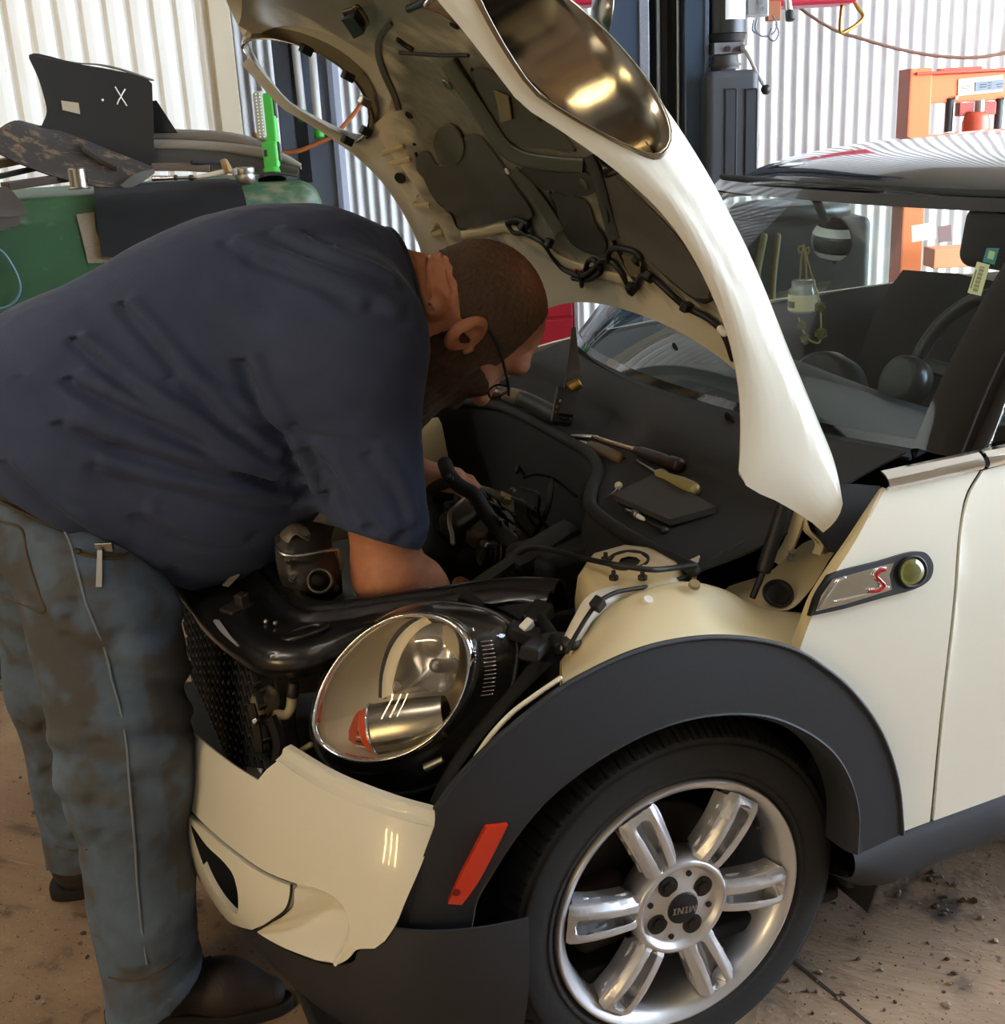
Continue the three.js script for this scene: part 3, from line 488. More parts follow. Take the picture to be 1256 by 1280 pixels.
{
  const edge = [];
  const rearE = (z) => -0.02 + 0.155 * (1 - Math.pow(Math.abs(z) / 0.74, 2.2)), noseE = (z) => noseL(z / 0.8) - 0.02;
  const notch = (s) => Array.from({ length: 21 }, (_, k) => { const a = -Math.PI / 2 + k / 20 * Math.PI; return [s * (0.70 - (s < 0 ? 0.205 : 0.19) * Math.cos(a)), 0.79 + 0.158 * Math.sin(a)]; });   // room for the headlamps in both sides
  for (let k = 0; k <= 24; k++) { const z = lerp(-0.70, 0.70, k / 24); edge.push([z, rearE(z)]); }
  edge.push(...notch(1));
  for (let k = 24; k >= 0; k--) { const z = lerp(-0.70, 0.70, k / 24); edge.push([z, noseE(z)]); }
  edge.push(...notch(-1).reverse());
  const out = edge;
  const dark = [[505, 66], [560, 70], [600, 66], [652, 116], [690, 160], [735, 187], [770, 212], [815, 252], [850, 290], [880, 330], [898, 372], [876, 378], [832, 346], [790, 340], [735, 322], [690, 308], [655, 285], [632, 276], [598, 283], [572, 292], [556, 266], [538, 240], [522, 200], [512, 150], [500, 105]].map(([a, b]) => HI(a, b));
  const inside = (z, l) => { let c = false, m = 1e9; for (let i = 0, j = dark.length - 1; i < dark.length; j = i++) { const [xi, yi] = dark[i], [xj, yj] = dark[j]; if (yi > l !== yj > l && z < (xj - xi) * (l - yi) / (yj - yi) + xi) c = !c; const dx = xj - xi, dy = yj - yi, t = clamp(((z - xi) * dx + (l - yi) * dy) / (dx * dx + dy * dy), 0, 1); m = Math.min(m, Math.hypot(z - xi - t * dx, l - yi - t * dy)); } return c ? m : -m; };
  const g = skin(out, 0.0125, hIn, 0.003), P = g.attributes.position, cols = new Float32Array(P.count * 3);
  for (let i = 0; i < P.count; i++) {                                // cream paint mixed towards near-black in clouds and specks
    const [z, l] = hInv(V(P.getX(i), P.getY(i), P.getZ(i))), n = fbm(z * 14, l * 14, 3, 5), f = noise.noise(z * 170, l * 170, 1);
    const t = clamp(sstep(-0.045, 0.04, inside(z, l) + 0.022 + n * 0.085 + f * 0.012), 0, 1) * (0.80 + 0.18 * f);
    const up = clamp(sstep(0.74, 0.86, l + n * 0.14 + f * 0.02 - (z < -0.5 ? 0.12 : 0)) * 0.8, 0, 0.8);  // grey-brown shade towards the nose, put into the colour
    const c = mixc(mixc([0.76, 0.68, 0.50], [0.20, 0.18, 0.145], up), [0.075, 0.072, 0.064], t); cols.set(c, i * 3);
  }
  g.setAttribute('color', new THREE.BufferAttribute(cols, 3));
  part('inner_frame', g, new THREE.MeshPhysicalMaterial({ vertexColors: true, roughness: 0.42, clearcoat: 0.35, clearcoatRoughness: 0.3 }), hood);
}
// ---------- inner wing, strut tower, cowl ----------
{
  const low = [[703, 852], [762, 825], [820, 809], [880, 801], [930, 803], [965, 807], [989, 815]].map(([a, b]) => SP(a, b, -0.004));
  const up = [[701, 826], [737, 779], [778, 748], [850, 727], [903, 736], [950, 759], [1003, 766]].map(([a, b]) => Z(a, b, 0.69));
  const mid = low.map((p, i) => p.clone().lerp(up[i], 0.5).add(V(0, [0.0, 0.002, 0.004, 0.003, -0.012, 0.002, 0][i], 0)));
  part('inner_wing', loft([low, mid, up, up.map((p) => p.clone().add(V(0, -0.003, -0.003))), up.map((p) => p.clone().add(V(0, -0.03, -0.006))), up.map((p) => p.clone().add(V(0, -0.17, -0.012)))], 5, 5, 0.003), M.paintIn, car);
  // clips and a stamped plate on it
  const onW = (px, py) => PL(px, py, mid[3], V(0, 0.86, 0.5));
  part('clip', T(new THREE.CylinderGeometry(0.007, 0.009, 0.006, 16), onW(810, 750).toArray(), [0.5, 0, 0]), M.white, car);
  part('rubber_plug', T(new THREE.CylinderGeometry(0.0085, 0.0095, 0.006, 20), onW(868, 735).add(V(0, 0.006, 0)).toArray(), [0.5, 0, 0]), std(0x8d7a52, 0.7), car);
  // bright strip between wing and tower
  const u = [[874, 694], [838, 711], [798, 727], [756, 735], [732, 747], [718, 770], [703, 800]].map(([a, b], i) => Z(a, b, [0.63, 0.64, 0.65, 0.665, 0.68, 0.69, 0.70][i]));
  const d = [[872, 711], [842, 725], [802, 740], [768, 749], [746, 758], [731, 780], [714, 812]].map(([a, b], i) => Z(a, b, [0.65, 0.66, 0.67, 0.685, 0.70, 0.71, 0.72][i]));
  part('wing_bracket', loft([u.map((p) => p.clone().add(V(0, -0.02, -0.01))), u, d, d.map((p) => p.clone().add(V(0, -0.02, -0.004)))], 4, 3, 0.003), std(0xd9d2bf, 0.35), car);
  part('wing_cable', tube([[1015, 690], [960, 668], [905, 690], [872, 715], [815, 732], [766, 742], [745, 756], [722, 790], [708, 815]].map(([a, b], i) => Z(a, b, [0.60, 0.62, 0.64, 0.665, 0.68, 0.695, 0.705, 0.72, 0.725][i])), 0.0035, 80, 8), M.wire, car);
  part('cable_clip', T(box(0.02, 0.018, 0.018, 0.003), Z(747, 755, 0.712).toArray(), [0.2, 0.4, 0.5]), M.black, car);
  // tower
  const C = Y(787, 703, 0.865), top = [[0.02, 0.002], [0.032, 0.004], [0.036, 0.0], [0.05, -0.002], [0.085, -0.006], [0.098, -0.018], [0.108, -0.06], [0.12, -0.26]];
  part('strut_tower', T(lathe(top.map(([r, y]) => [r, y]).reverse(), 8).rotateY(0.35), C.toArray(), [0.06, 0, 0.1], [0.85, 1, 0.95]), M.paintIn, car);
  part('strut_top_ring', T(lathe([[0.030, -0.006], [0.034, 0.0], [0.0345, 0.003], [0.032, 0.0045], [0.029, 0.002], [0.026, -0.003], [0.0, -0.004]].reverse(), 40), C.clone().add(V(0.0, 0.001, -0.005)).toArray(), [0.06, 0, 0.1]), M.soft, car);
  for (const [a, b] of [[767, 722], [757, 699], [803, 722]]) { const p = Y(a, b, 0.866); part('strut_nut', T(merge(new THREE.CylinderGeometry(0.0075, 0.0075, 0.007, 6), T(new THREE.CylinderGeometry(0.0035, 0.0035, 0.015, 12), [0, 0.004, 0])), p.toArray()), M.castIron, car); }
  // hinge side: apron plate with a hole, hinge arms, gas strut
  const ap = [[905, 738], [940, 757], [985, 762], [1012, 738], [1036, 700], [1052, 672], [1010, 676], [985, 695], [960, 716]].map(([a, b]) => [a, b]);
  const apC = Z(975, 725, 0.655), apN = V(-0.25, 0.75, 0.6).normalize();
  const apX = V(1, 0, 0).addScaledVector(apN, -apN.x).normalize(), apY = new THREE.Vector3().crossVectors(apN, apX);
  const ap2 = ap.map(([a, b]) => { const p = PL(a, b, apC, apN).sub(apC); return [p.dot(apX), p.dot(apY)]; });
  const apF = (u, v) => apC.clone().addScaledVector(apX, u).addScaledVector(apY, v);
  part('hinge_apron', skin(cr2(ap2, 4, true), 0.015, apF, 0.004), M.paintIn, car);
  const hc = PL(972, 743, apC, apN).addScaledVector(apN, 0.004), q = new THREE.Quaternion().setFromUnitVectors(V(0, 1, 0), apN);
  part('apron_hole', T(lathe([[0, -0.004], [0.017, -0.003], [0.02, 0], [0.0245, 0.004], [0.026, 0.0]].reverse(), 32).applyQuaternion(q), hc.toArray()), M.black, car);
  const arm = (pts, w, zz) => { const A = pts.map(([a, b], i) => Z(a, b, zz[i])); return loft([A.map((p) => p.clone().add(V(-w / 2, 0.004, -0.004))), A.map((p) => p.clone().add(V(0, 0.002, 0.006))), A.map((p) => p.clone().add(V(w / 2, -0.004, -0.004)))], 4, 3, 0.006); };
  part('hinge_arm', arm([[969, 704], [981, 690], [992, 668], [1001, 640], [1008, 628]], 0.014, [0.655, 0.66, 0.665, 0.67, 0.67]), std(0xcdbf98, 0.45), car);
  part('hinge_arm', arm([[1003, 640], [1010, 664], [1026, 682], [1022, 694]], 0.018, [0.675, 0.675, 0.67, 0.665]), std(0xd8cfb4, 0.4), car);
  part('hinge_bolt', T(merge(new THREE.CylinderGeometry(0.007, 0.007, 0.016, 6), T(new THREE.CylinderGeometry(0.01, 0.01, 0.004, 18), [0, -0.006, 0])), Z(989, 692, 0.67).toArray(), [0.5, 0, 0.2]), M.steel, car);
  part('hinge_bolt', T(merge(new THREE.CylinderGeometry(0.007, 0.007, 0.016, 6), T(new THREE.CylinderGeometry(0.01, 0.01, 0.004, 18), [0, -0.006, 0])), Z(1041, 676, 0.66).toArray(), [0.5, 0, 0.2]), M.steel, car);
  const g0 = Z(983, 622, 0.672), g1 = Z(953, 716, 0.685), g2 = Z(940, 748, 0.69);
  part('gas_strut', merge(rod(g1, g0, 0.0125, 0.0125, 16), rod(g2, g1, 0.0055, 0.0055, 10)), M.black, car);
  const dk = [[872, 705], [905, 722], [930, 726], [960, 690], [985, 640], [955, 640], [900, 668]].map(([a, b]) => Z(a, b, 0.60));
}
// cowl deck between the engine bay seal and the windscreen
const baseL = table([[-0.70, 0.56], [-0.6, 0.515], [-0.4, 0.455], [0, 0.412], [0.4, 0.445], [0.6, 0.495], [0.66, 0.52], [0.70, 0.545]]);
const sealP = [[540, 507, 0.885], [585, 504, 0.886], [622, 508, 0.886], [665, 526, 0.886], [705, 548, 0.885], [735, 566, 0.884], [748, 588, 0.882], [740, 612, 0.878], [738, 633, 0.872], [762, 655, 0.866], [800, 679, 0.862], [840, 700, 0.858], [866, 712, 0.856]].map(([a, b, y]) => Y(a, b, y));
{
  part('bay_seal', tube(sealP, 0.0125, 110, 10), M.rubber, car);
  part('seal_flange', loft([sealP.map((p) => p.clone().add(V(0.0, -0.008, 0))), sealP.map((p) => p.clone().add(V(-0.012, -0.05, 0.0))), sealP.map((p) => p.clone().add(V(-0.03, -0.20, 0)))], 3, 3, 0.004), M.blackMatte, car);
  const zs = sealP.map((p) => p.z), f = sealP.map((p) => p.clone().add(V(0.010, -0.008, 0)));
  const N = f.length, rows = [0, 0.25, 0.5, 0.57, 0.63, 0.8, 1].map((t) => f.map((p, i) => { const zz = lerp(-0.66, 0.66, i / (N - 1)), b = V(baseL(zz) - 0.015, 0.972, zz); const q = p.clone().lerp(b, t); q.y = lerp(p.y, b.y, Math.pow(t, 1.5)) + 0.022 * sstep(0.55, 0.64, t) * (1 - 0.6 * sstep(0.75, 1, t)); return q; }));
  part('cowl_panel', loft(rows, 3, 4, 0.004, -1), M.soft, car);
  globalThis.cowlRows = rows;
  // a flat lid on the cowl with two plugs
  const lid = [[800, 640], [835, 610], [895, 642], [833, 655]];
  const Lp = PL(840, 632, Y(840, 632, 0.885), V(-0.2, 1, 0));
  const ln = V(-0.18, 0.98, 0.05).normalize(), lp = (a, b) => PL(a, b, Lp, ln);
  const c4 = [[766, 625], [822, 598], [896, 641], [838, 657]].map(([a, b]) => lp(a, b));
  part('cowl_lid', loft([[c4[0], c4[1]], [c4[3], c4[2]]], 2, 2, 0.012), M.darkGrey, car);
  for (const [a, b] of [[853, 637], [836, 644]]) part('plug', T(new THREE.CylinderGeometry(0.006, 0.006, 0.003, 18), lp(a, b).toArray(), [0, 0, 0.15]), M.blackMatte, car);
  // wiper arm spindle cover and scuttle corner
  part('scuttle_corner', loft([[[1012, 640], [1040, 610], [1098, 610]].map(([a, b]) => Z(a, b, 0.66)), [[1020, 665], [1052, 652], [1085, 640]].map(([a, b]) => Z(a, b, 0.70)), [[1035, 690], [1050, 690], [1066, 674]].map(([a, b]) => Z(a, b, 0.72))], 4, 4, 0.006), M.blackMatte, car);
  const wa = [[1000, 556], [960, 540], [900, 512], [850, 490]].map(([a, b], i) => Z(a, b, [0.55, 0.45, 0.3, 0.1][i]));
}
// ---------- glass, roof, pillars ----------
const topL = table([[-0.60, 0.95], [-0.56, 0.94], [-0.3, 0.88], [0, 0.845], [0.3, 0.835], [0.575, 0.862], [0.62, 0.88]]);
const scr = (z, t) => { const zz = z * lerp(1, 0.875, t); return V(lerp(baseL(z), topL(zz), t) - 0.03 * Math.sin(t * Math.PI), lerp(0.985, 1.372, t) + 0.0, zz); };
{
  const zz = [-0.66, -0.5, -0.25, 0, 0.25, 0.5, 0.66];
  const ws = part('windscreen', loft([0, 0.25, 0.5, 0.75, 1].map((t) => zz.map((z) => scr(z, t))), 5, 5), M.glass, car);
  part('windscreen_border', loft([0.0, 0.015, 0.035].map((t) => zz.map((z) => scr(z, t).add(V(-0.002, 0.002, 0)))), 4, 2), M.gloss, ws);
  // stickers inside the glass
  const st = (px, py, w, h, rot, mat, name) => { const p = hit(px, py, (q) => { const t = clamp((q.y - 0.985) / 0.387, 0, 1); return q.x - scr(clamp(q.z / lerp(1, 0.875, t), -0.68, 0.68), t).x - 0.006; }, 1.2, 3.5, 0.02); const n = V(-0.75, 0.62, 0.15).normalize(), y = V(0, 1, 0).addScaledVector(n, -n.y).normalize(), x = new THREE.Vector3().crossVectors(y, n); const g = frame(T(box(w, h, 0.001, 0.0004), [0, 0, 0], [0, 0, rot]), p, x, y, n); return part(name, g, mat, ws); };
  const cv = document.createElement('canvas'); cv.width = 128; cv.height = 256; const cx = cv.getContext('2d'); cx.fillStyle = '#d9d5ae'; cx.fillRect(0, 0, 128, 256); cx.fillStyle = '#57533f'; for (let k = 0; k < 26; k++) cx.fillRect(40, 20 + k * 8, 48, 3 + (k * 7 % 4)); cx.fillRect(14, 40, 10, 150);
  const tx = new THREE.CanvasTexture(cv); tx.colorSpace = THREE.SRGBColorSpace;
  const uvBox = (g, w, h) => g;
  const plate = (w, h) => { const g = new THREE.PlaneGeometry(w, h); return g; };
  const sn = V(-0.72, 0.66, 0.2).normalize(), sy = V(0.35, 1, 0).addScaledVector(sn, -sn.dot(V(0.35, 1, 0))).normalize(), sx = new THREE.Vector3().crossVectors(sy, sn);
  const wsHit = (px, py, o = 0.008) => hit(px, py, (q) => { const t = clamp((q.y - 0.985) / 0.387, 0, 1.1); return q.x - scr(clamp(q.z / lerp(1, 0.875, t), -0.69, 0.69), t).x - o; }, 1.2, 3.5, 0.02);
  part('barcode_sticker', loft([[wsHit(1221, 327), wsHit(1237, 331)], [wsHit(1209, 366), wsHit(1226, 370)]], 2, 2).translate(0, 0, 0), std(0xffffff, 0.6, 0, { map: tx }), ws, 'cream bar code sticker');
  part('round_sticker', loft([[wsHit(1233, 310), wsHit(1249, 310)], [wsHit(1228, 327), wsHit(1243, 331)]], 2, 2), std(0x2f7f86, 0.5), ws, 'teal inspection sticker');
  part('sticker_emblem', loft([[wsHit(1236, 313, 0.007), wsHit(1244, 315, 0.007)], [wsHit(1234, 323, 0.007), wsHit(1241, 325, 0.007)]], 2, 2), std(0xb9c7a0, 0.5), ws);
  // rubber and black header
  part('screen_seal', tube(zz.map((z) => scr(z, 1).add(V(0.0, 0.004, 0))), 0.008, 60, 8), M.rubber, car);
  part('screen_header', loft([0.93, 0.97, 1.0].map((t) => zz.map((z) => scr(z, t).add(V(-0.002, 0.002, 0)))), 4, 2), M.gloss, ws);
  // pillars
  for (const s of [1, -1]) {
    const e0 = [0, 0.25, 0.5, 0.75, 1].map((t) => scr(0.66 * s, t)), e1 = s > 0 ? [V(0.60, 0.975, 0.735), V(0.665, 1.075, 0.715), V(0.755, 1.19, 0.69), V(0.86, 1.30, 0.655), V(0.96, 1.375, 0.62)] : e0.map((p) => p.clone().add(V(0.10, -0.012, -0.07)));
    const mid = e0.map((p, i) => p.clone().lerp(e1[i], 0.45).add(V(-0.012, 0, 0.016 * s)));
    part('windscreen_pillar', loft([e0.map((p) => p.clone().add(V(0.004, -0.02, 0))), e0, mid, e1, e1.map((p) => p.clone().add(V(0.012, 0, -0.01 * s)))], 5, 4, 0.004), M.gloss, car);
    if (s > 0) part('pillar_gap', tube(e0.map((p, i) => mid[i].clone().lerp(e1[i], 0.35).add(V(-0.003, 0, 0.006))), 0.0025, 30, 6), M.black, car);
  }
  // roof: crowned, black
  const rr = [[0, 0, 1.376], [0.02, 0.02, 1.392], [0.10, 0.10, 1.412], [0.3, 0.28, 1.438], [0.6, 0.58, 1.452], [1.0, 1.0, 1.452], [1.5, 1.5, 1.42]];
  const zr = [-0.61, -0.585, -0.5, -0.25, 0, 0.25, 0.5, 0.585, 0.61];
  part('roof', loft(rr.map(([, dx, y]) => zr.map((z) => { const q = Math.abs(z) / 0.61; return V(topL(clamp(z * 0.94, -0.6, 0.6)) + dx - 0.01, y - 0.045 * q ** 3 - 0.03 * q ** 12 + (dx > 0.05 ? 0.012 : 0), z * (1 + 0.06 * sstep(0, 0.5, dx))); })), 4, 4, 0.012), M.roofBlack ?? M.gloss, car);
  // side windows, tail end, interior shell: dark cabin
  part('side_glass', loft([[V(0.62, 0.985, 0.715), V(1.62, 1.02, 0.715)], [V(1.0, 1.37, 0.61), V(1.62, 1.39, 0.62)]], 4, 4), M.glass, car);
  part('far_side_glass', loft([[V(0.66, 0.985, -0.715), V(1.62, 1.02, -0.715)], [V(1.03, 1.37, -0.61), V(1.62, 1.39, -0.62)]], 4, 4), M.glass, car);
  part('far_side', loft([[V(-0.05, 0.88, -0.70), V(0.3, 0.93, -0.75), V(0.6, 0.98, -0.73), V(1.7, 1.02, -0.73), V(2.6, 1.0, -0.72)], [V(-0.05, 0.75, -0.80), V(0.3, 0.75, -0.82), V(0.6, 0.75, -0.83), V(1.7, 0.75, -0.83), V(2.7, 0.75, -0.78)], [V(0.42, 0.35, -0.80), V(0.45, 0.33, -0.81), V(0.6, 0.32, -0.81), V(1.7, 0.32, -0.81), V(2.7, 0.4, -0.76)]], 4, 4, 0.006), M.paint, car);
  part('rear_body', merge(T(box(0.06, 0.9, 1.5, 0.03), [2.78, 0.75, 0]), T(box(1.1, 0.62, 0.06, 0.03), [2.24, 0.68, 0.77]), T(box(0.5, 0.4, 0.05, 0.02), [2.45, 1.2, 0.66], [-0.2, 0, 0]), T(box(0.5, 0.4, 0.05, 0.02), [2.45, 1.2, -0.66], [0.2, 0, 0]), T(box(0.05, 0.42, 1.3, 0.02), [2.62, 1.22, 0], [0, 0, 0.4])), M.paint, car);
  part('floor_pan', T(box(2.4, 0.04, 1.5, 0.01), [1.55, 0.24, 0]), M.blackMatte, car);
  part('bulkhead', loft([[-0.68, -0.3, 0, 0.3, 0.68].map((z) => V(baseL(z) - 0.03, 0.955, z)), [-0.68, -0.3, 0, 0.3, 0.68].map((z) => V(0.36, 0.6, z)), [-0.68, -0.3, 0, 0.3, 0.68].map((z) => V(0.40, 0.22, z))], 4, 4, 0.006), M.blackMatte, car);
}
// ---------- cabin ----------
{
  const zz = [-0.64, -0.45, -0.2, 0, 0.2, 0.45, 0.64];
  part('dashboard', loft([[0.02, 0.965, 0], [0.10, 0.985, 0.004], [0.22, 1.0, 0.012], [0.32, 0.995, 0.02], [0.37, 0.965, 0.02], [0.38, 0.90, 0.02], [0.36, 0.72, 0]].map(([dx, y, b]) => zz.map((z) => V(baseL(z) + dx - 0.35 * (0), y + b * Math.cos(z * 7), z))), 4, 4, 0.006), std(0x2b3236, 0.55), car);
  part('instrument_pod', T(lathe([[0, 0.03], [0.06, 0.028], [0.075, 0.018], [0.082, -0.01], [0.078, -0.05], [0.0, -0.05]].reverse(), 40).rotateZ(Math.PI / 2), [0.78, 1.012, 0.325], [0, 0, -0.45], 0.66), std(0x202325, 0.35), car);
  part('centre_dial', T(lathe([[0, 0.02], [0.10, 0.02], [0.115, 0.01], [0.12, -0.02], [0.11, -0.06], [0, -0.06]].reverse(), 48).rotateZ(Math.PI / 2), [0.82, 0.90, 0.0], [0, 0, -0.3]), std(0x1c1f21, 0.4), car);
  part('steering_wheel', frame(merge(new THREE.TorusGeometry(0.175, 0.016, 14, 60), T(box(0.32, 0.035, 0.02, 0.01), [0, 0.0, 0.0]), T(box(0.06, 0.16, 0.03, 0.012), [0, -0.09, 0.004]), T(lathe([[0, 0.02], [0.05, 0.018], [0.062, 0.0], [0.055, -0.03], [0, -0.03]].reverse(), 32).rotateX(Math.PI / 2), [0, 0, 0])), V(0.95, 1.0, 0.35), V(0, 0, -1), V(0.40, 0.91, 0).normalize(), V(0.91, -0.40, 0).normalize()), std(0x1d1f20, 0.4), car);
  for (const z of [0.36, -0.36]) {
    const st = part('seat', loft([[0, 0.30, 0.20], [0.03, 0.52, 0.235], [0.10, 0.75, 0.25], [0.17, 0.95, 0.24], [0.215, 1.05, 0.20]].map(([dx, y, w]) => [-1, -0.8, -0.4, 0, 0.4, 0.8, 1].map((q) => V(1.45 + dx - 0.05 * (1 - 0.55 * (1 - Math.abs(q))) + 0.0, y, z + q * w))), 3, 4, 0.09, -1), std(0x26282a, 0.85), car);
    part('headrest', T(box(0.08, 0.17, 0.25, 0.04, 4), [1.70, 1.17, z], [0, 0, -0.15]), std(0x26282a, 0.85), st);
    part('seat_cushion', T(box(0.5, 0.14, 0.48, 0.06, 4), [1.22, 0.46, z], [0, 0, 0.1]), std(0x26282a, 0.85), st);
  }
  // far door panel and its handle strip
  part('far_door_panel', loft([[V(0.62, 0.985, -0.70), V(1.1, 1.0, -0.70), V(1.7, 1.02, -0.70)], [V(0.60, 0.9, -0.66), V(1.1, 0.9, -0.65), V(1.7, 0.92, -0.66)], [V(0.60, 0.5, -0.70), V(1.1, 0.5, -0.68), V(1.7, 0.5, -0.70)]], 4, 4, 0.01), std(0x1e2224, 0.6), car);
  part('headliner', loft([[-0.56, 0, 0.56].map((z) => V(0.93, 1.362, z)), [-0.57, 0, 0.57].map((z) => V(1.5, 1.41, z)), [-0.57, 0, 0.57].map((z) => V(2.4, 1.36, z))], 4, 4, 0.006), std(0x6a6862, 0.9), car);
  // rear-view mirror: its round back striped black and white
  const c = X(1042, 300, 0.93), cap = new THREE.Group(); cap.name = 'rear_view_mirror'; car.add(cap);
  const E = (u, v, k = 1) => { const a = u * Math.PI, b = v; return V(-Math.sqrt(Math.max(0, 1 - b * b)) * Math.sin(a) * 0.045 * k, b * 0.050 * k, -Math.sqrt(Math.max(0, 1 - b * b)) * Math.cos(a) * 0.061 * k).add(c); };
  const bandMat = [0x111112, 0xd9dcd8, 0x111112, 0x3a403c, 0x111112, 0xd9dcd8, 0x111112];
  const lim = [-0.98, -0.80, -0.52, -0.42, 0.12, 0.24, 0.62, 0.98];
  for (let k = 0; k < 7; k++) part('cap_stripe', loft([0, 0.34, 0.67, 1].map((t) => Array.from({ length: 13 }, (_, i) => E(i / 12, clamp(lerp(lim[k], lim[k + 1], t) + 0.10 * Math.cos(i / 12 * Math.PI) , -0.99, 0.99)))), 2, 2, 0.003), std(bandMat[k], 0.2), cap);
  part('mirror_stalk', tube([c.clone().add(V(0.0, 0.0, 0.0)), c.clone().add(V(-0.02, 0.035, 0.0)), V(0.875, 1.345, c.z)], 0.010, 16, 10), M.black, cap); part('mirror_face', T(new THREE.CylinderGeometry(0.055, 0.055, 0.006, 32).rotateZ(Math.PI / 2), c.clone().add(V(0.002, 0, 0)).toArray(), [0, 0, 0], [1, 0.92, 1.1]), M.black, cap);
}
// ---------- headlamp ----------
{
  const N = V(-0.66, 0.42, 0.62).normalize(), hc = Z(490, 860, 0.585), up = V(0.45, 0.89, 0.1).addScaledVector(N, -N.dot(V(0.45, 0.89, 0.1))).normalize(), rt = new THREE.Vector3().crossVectors(up, N);
  const to2 = (px, py) => { const p = PL(px, py, hc, N).sub(hc); return [p.dot(rt), p.dot(up)]; };
  const at = (u, v, d) => hc.clone().addScaledVector(rt, u).addScaledVector(up, v).addScaledVector(N, d);
  const lensPx = [[391, 907], [396, 875], [411, 840], [437, 806], [470, 780], [505, 767], [540, 767], [566, 777], [583, 795], [590, 820], [587, 850], [574, 884], [551, 915], [520, 938], [485, 951], [450, 953], [420, 945], [400, 930]];
  const ring = cr2(lensPx.map(([a, b]) => to2(a, b)), 3, true); ring.pop();
  let cu = 0, cv = 0; for (const [u, v] of ring) { cu += u / ring.length; cv += v / ring.length; }
  const R = (k, d) => { const r = ring.map(([u, v]) => at(cu + (u - cu) * k, cv + (v - cv) * k, d)); r.push(r[0].clone()); return r; };

  const lamp = new THREE.Group(); lamp.name = 'headlamp'; car.add(lamp);
  part('chrome_ring', loft([R(0.93, -0.006), R(0.95, 0.004), R(0.985, 0.006), R(1.01, 0.0), R(1.02, -0.012), R(1.02, -0.03)], 1, 3), M.chrome, lamp);
  part('lens', loft([R(0.955, 0.002), R(0.8, 0.016), R(0.55, 0.026), R(0.3, 0.031), R(0.02, 0.033)], 1, 3), M.lens, lamp);
  // bowl behind the lens: brushed reflector, dark slot, second reflector with its bulb
  const satin = std(0xcfc3a8, 0.5, 0.25), mir = std(0xd2cec6, 0.16, 0.9);
  part('reflector', loft([R(0.95, -0.002), R(0.90, -0.02), R(0.8, -0.045), R(0.6, -0.07), R(0.35, -0.085), R(0.02, -0.09)], 1, 3), satin, lamp);
  const P = (list, d) => cr3(list.map(([a, b]) => at(...to2(a, b), d)), 4);
  const dd = [[-0.004], [-0.03]];
  const aPx = [[468, 872], [470, 840], [480, 806], [497, 782], [520, 768]], bPx = [[476, 874], [478, 843], [489, 809], [507, 786], [530, 771]], cPx = [[488, 868], [490, 842], [500, 812], [516, 790], [536, 776]];
  part('dark_slot', loft([P(aPx, -0.014), P(bPx, -0.018)], 2, 2, 0.004), M.black, lamp);
  part('bezel_rib', loft([P(bPx, -0.014), P(bPx, -0.008), P(cPx, -0.008), P(cPx, -0.04)], 2, 2, 0.003), satin, lamp);
  const bowl = [[490, 866], [494, 838], [506, 808], [524, 786], [545, 778], [564, 786], [572, 806], [570, 838], [560, 864], [530, 864]].map(([a, b]) => to2(a, b)); const bc = [0, 1].map((k) => bowl.reduce((s, q) => s + q[k], 0) / bowl.length);
  const bw = cr2(bowl, 3, true); const BR = (k, d) => bw.map(([u, v]) => at(bc[0] + (u - bc[0]) * k, bc[1] + (v - bc[1]) * k, d));
  part('low_beam_bowl', loft([BR(1, -0.004), BR(0.95, -0.02), BR(0.8, -0.045), BR(0.5, -0.066), BR(0.05, -0.072)], 1, 2), mir, lamp);
  const b0 = to2(541, 832); part('bulb_cap', T(lathe([[0, 0.02], [0.008, 0.018], [0.011, 0.01], [0.011, -0.05], [0, -0.05]].reverse(), 24).applyQuaternion(new THREE.Quaternion().setFromUnitVectors(V(0, 1, 0), N)), at(...b0, -0.02).toArray()), M.alu, lamp);
  // lower half: horizontal projector tube with an amber lens at its left end
  const t0 = at(...to2(458, 912), -0.012), t1 = at(...to2(548, 896), -0.02);
  const upv = at(...to2(452, 882), -0.012).sub(at(...to2(462, 944), -0.012)).multiplyScalar(0.5);
  const ringAt = (c, k, dpt) => Array.from({ length: 25 }, (_, i) => { const a = i / 24 * Math.PI * 2; return c.clone().addScaledVector(upv, k * Math.cos(a)).addScaledVector(N, 0.022 * k * Math.sin(a) - dpt); });
  part('indicator_tube', loft([ringAt(t0, 1, 0.006), ringAt(t0.clone().lerp(t1, 0.5), 0.98, 0.006), ringAt(t1, 0.85, 0.01)], 1, 4), std(0x8d877a, 0.25, 0.9), lamp);
  part('indicator_lens', loft([ringAt(t0.clone().lerp(t1, 0.02), 0.97, 0.006), ringAt(t0.clone().lerp(t1, -0.08), 0.85, 0.006), ringAt(t0.clone().lerp(t1, -0.14), 0.5, 0.006), ringAt(t0.clone().lerp(t1, -0.165), 0.02, 0.006)], 1, 3), M.amber, lamp, 'amber indicator lens');
  part('indicator_rim', tube(ringAt(t0.clone().lerp(t1, 0.03), 1.02, 0.006).slice(0, 24), 0.0025, 60, 6, true), M.chrome, lamp);
  for (let k = 0; k < 9; k++) { const t = k / 8, a = at(...to2(430 - k * 0.2 + k * 1.6, 884 + k * 1.4), -0.028), b = at(...to2(447 + k * 0.4, 892 + k * 5.4), -0.014); part('reflector_flute', rod(at(...to2(438 - k, 890 + k * 5.4), -0.035), at(...to2(451 + k * 0.6, 886 + k * 6.2), -0.014), 0.0016, 0.0016, 6), k % 2 ? M.black : satin, lamp); }
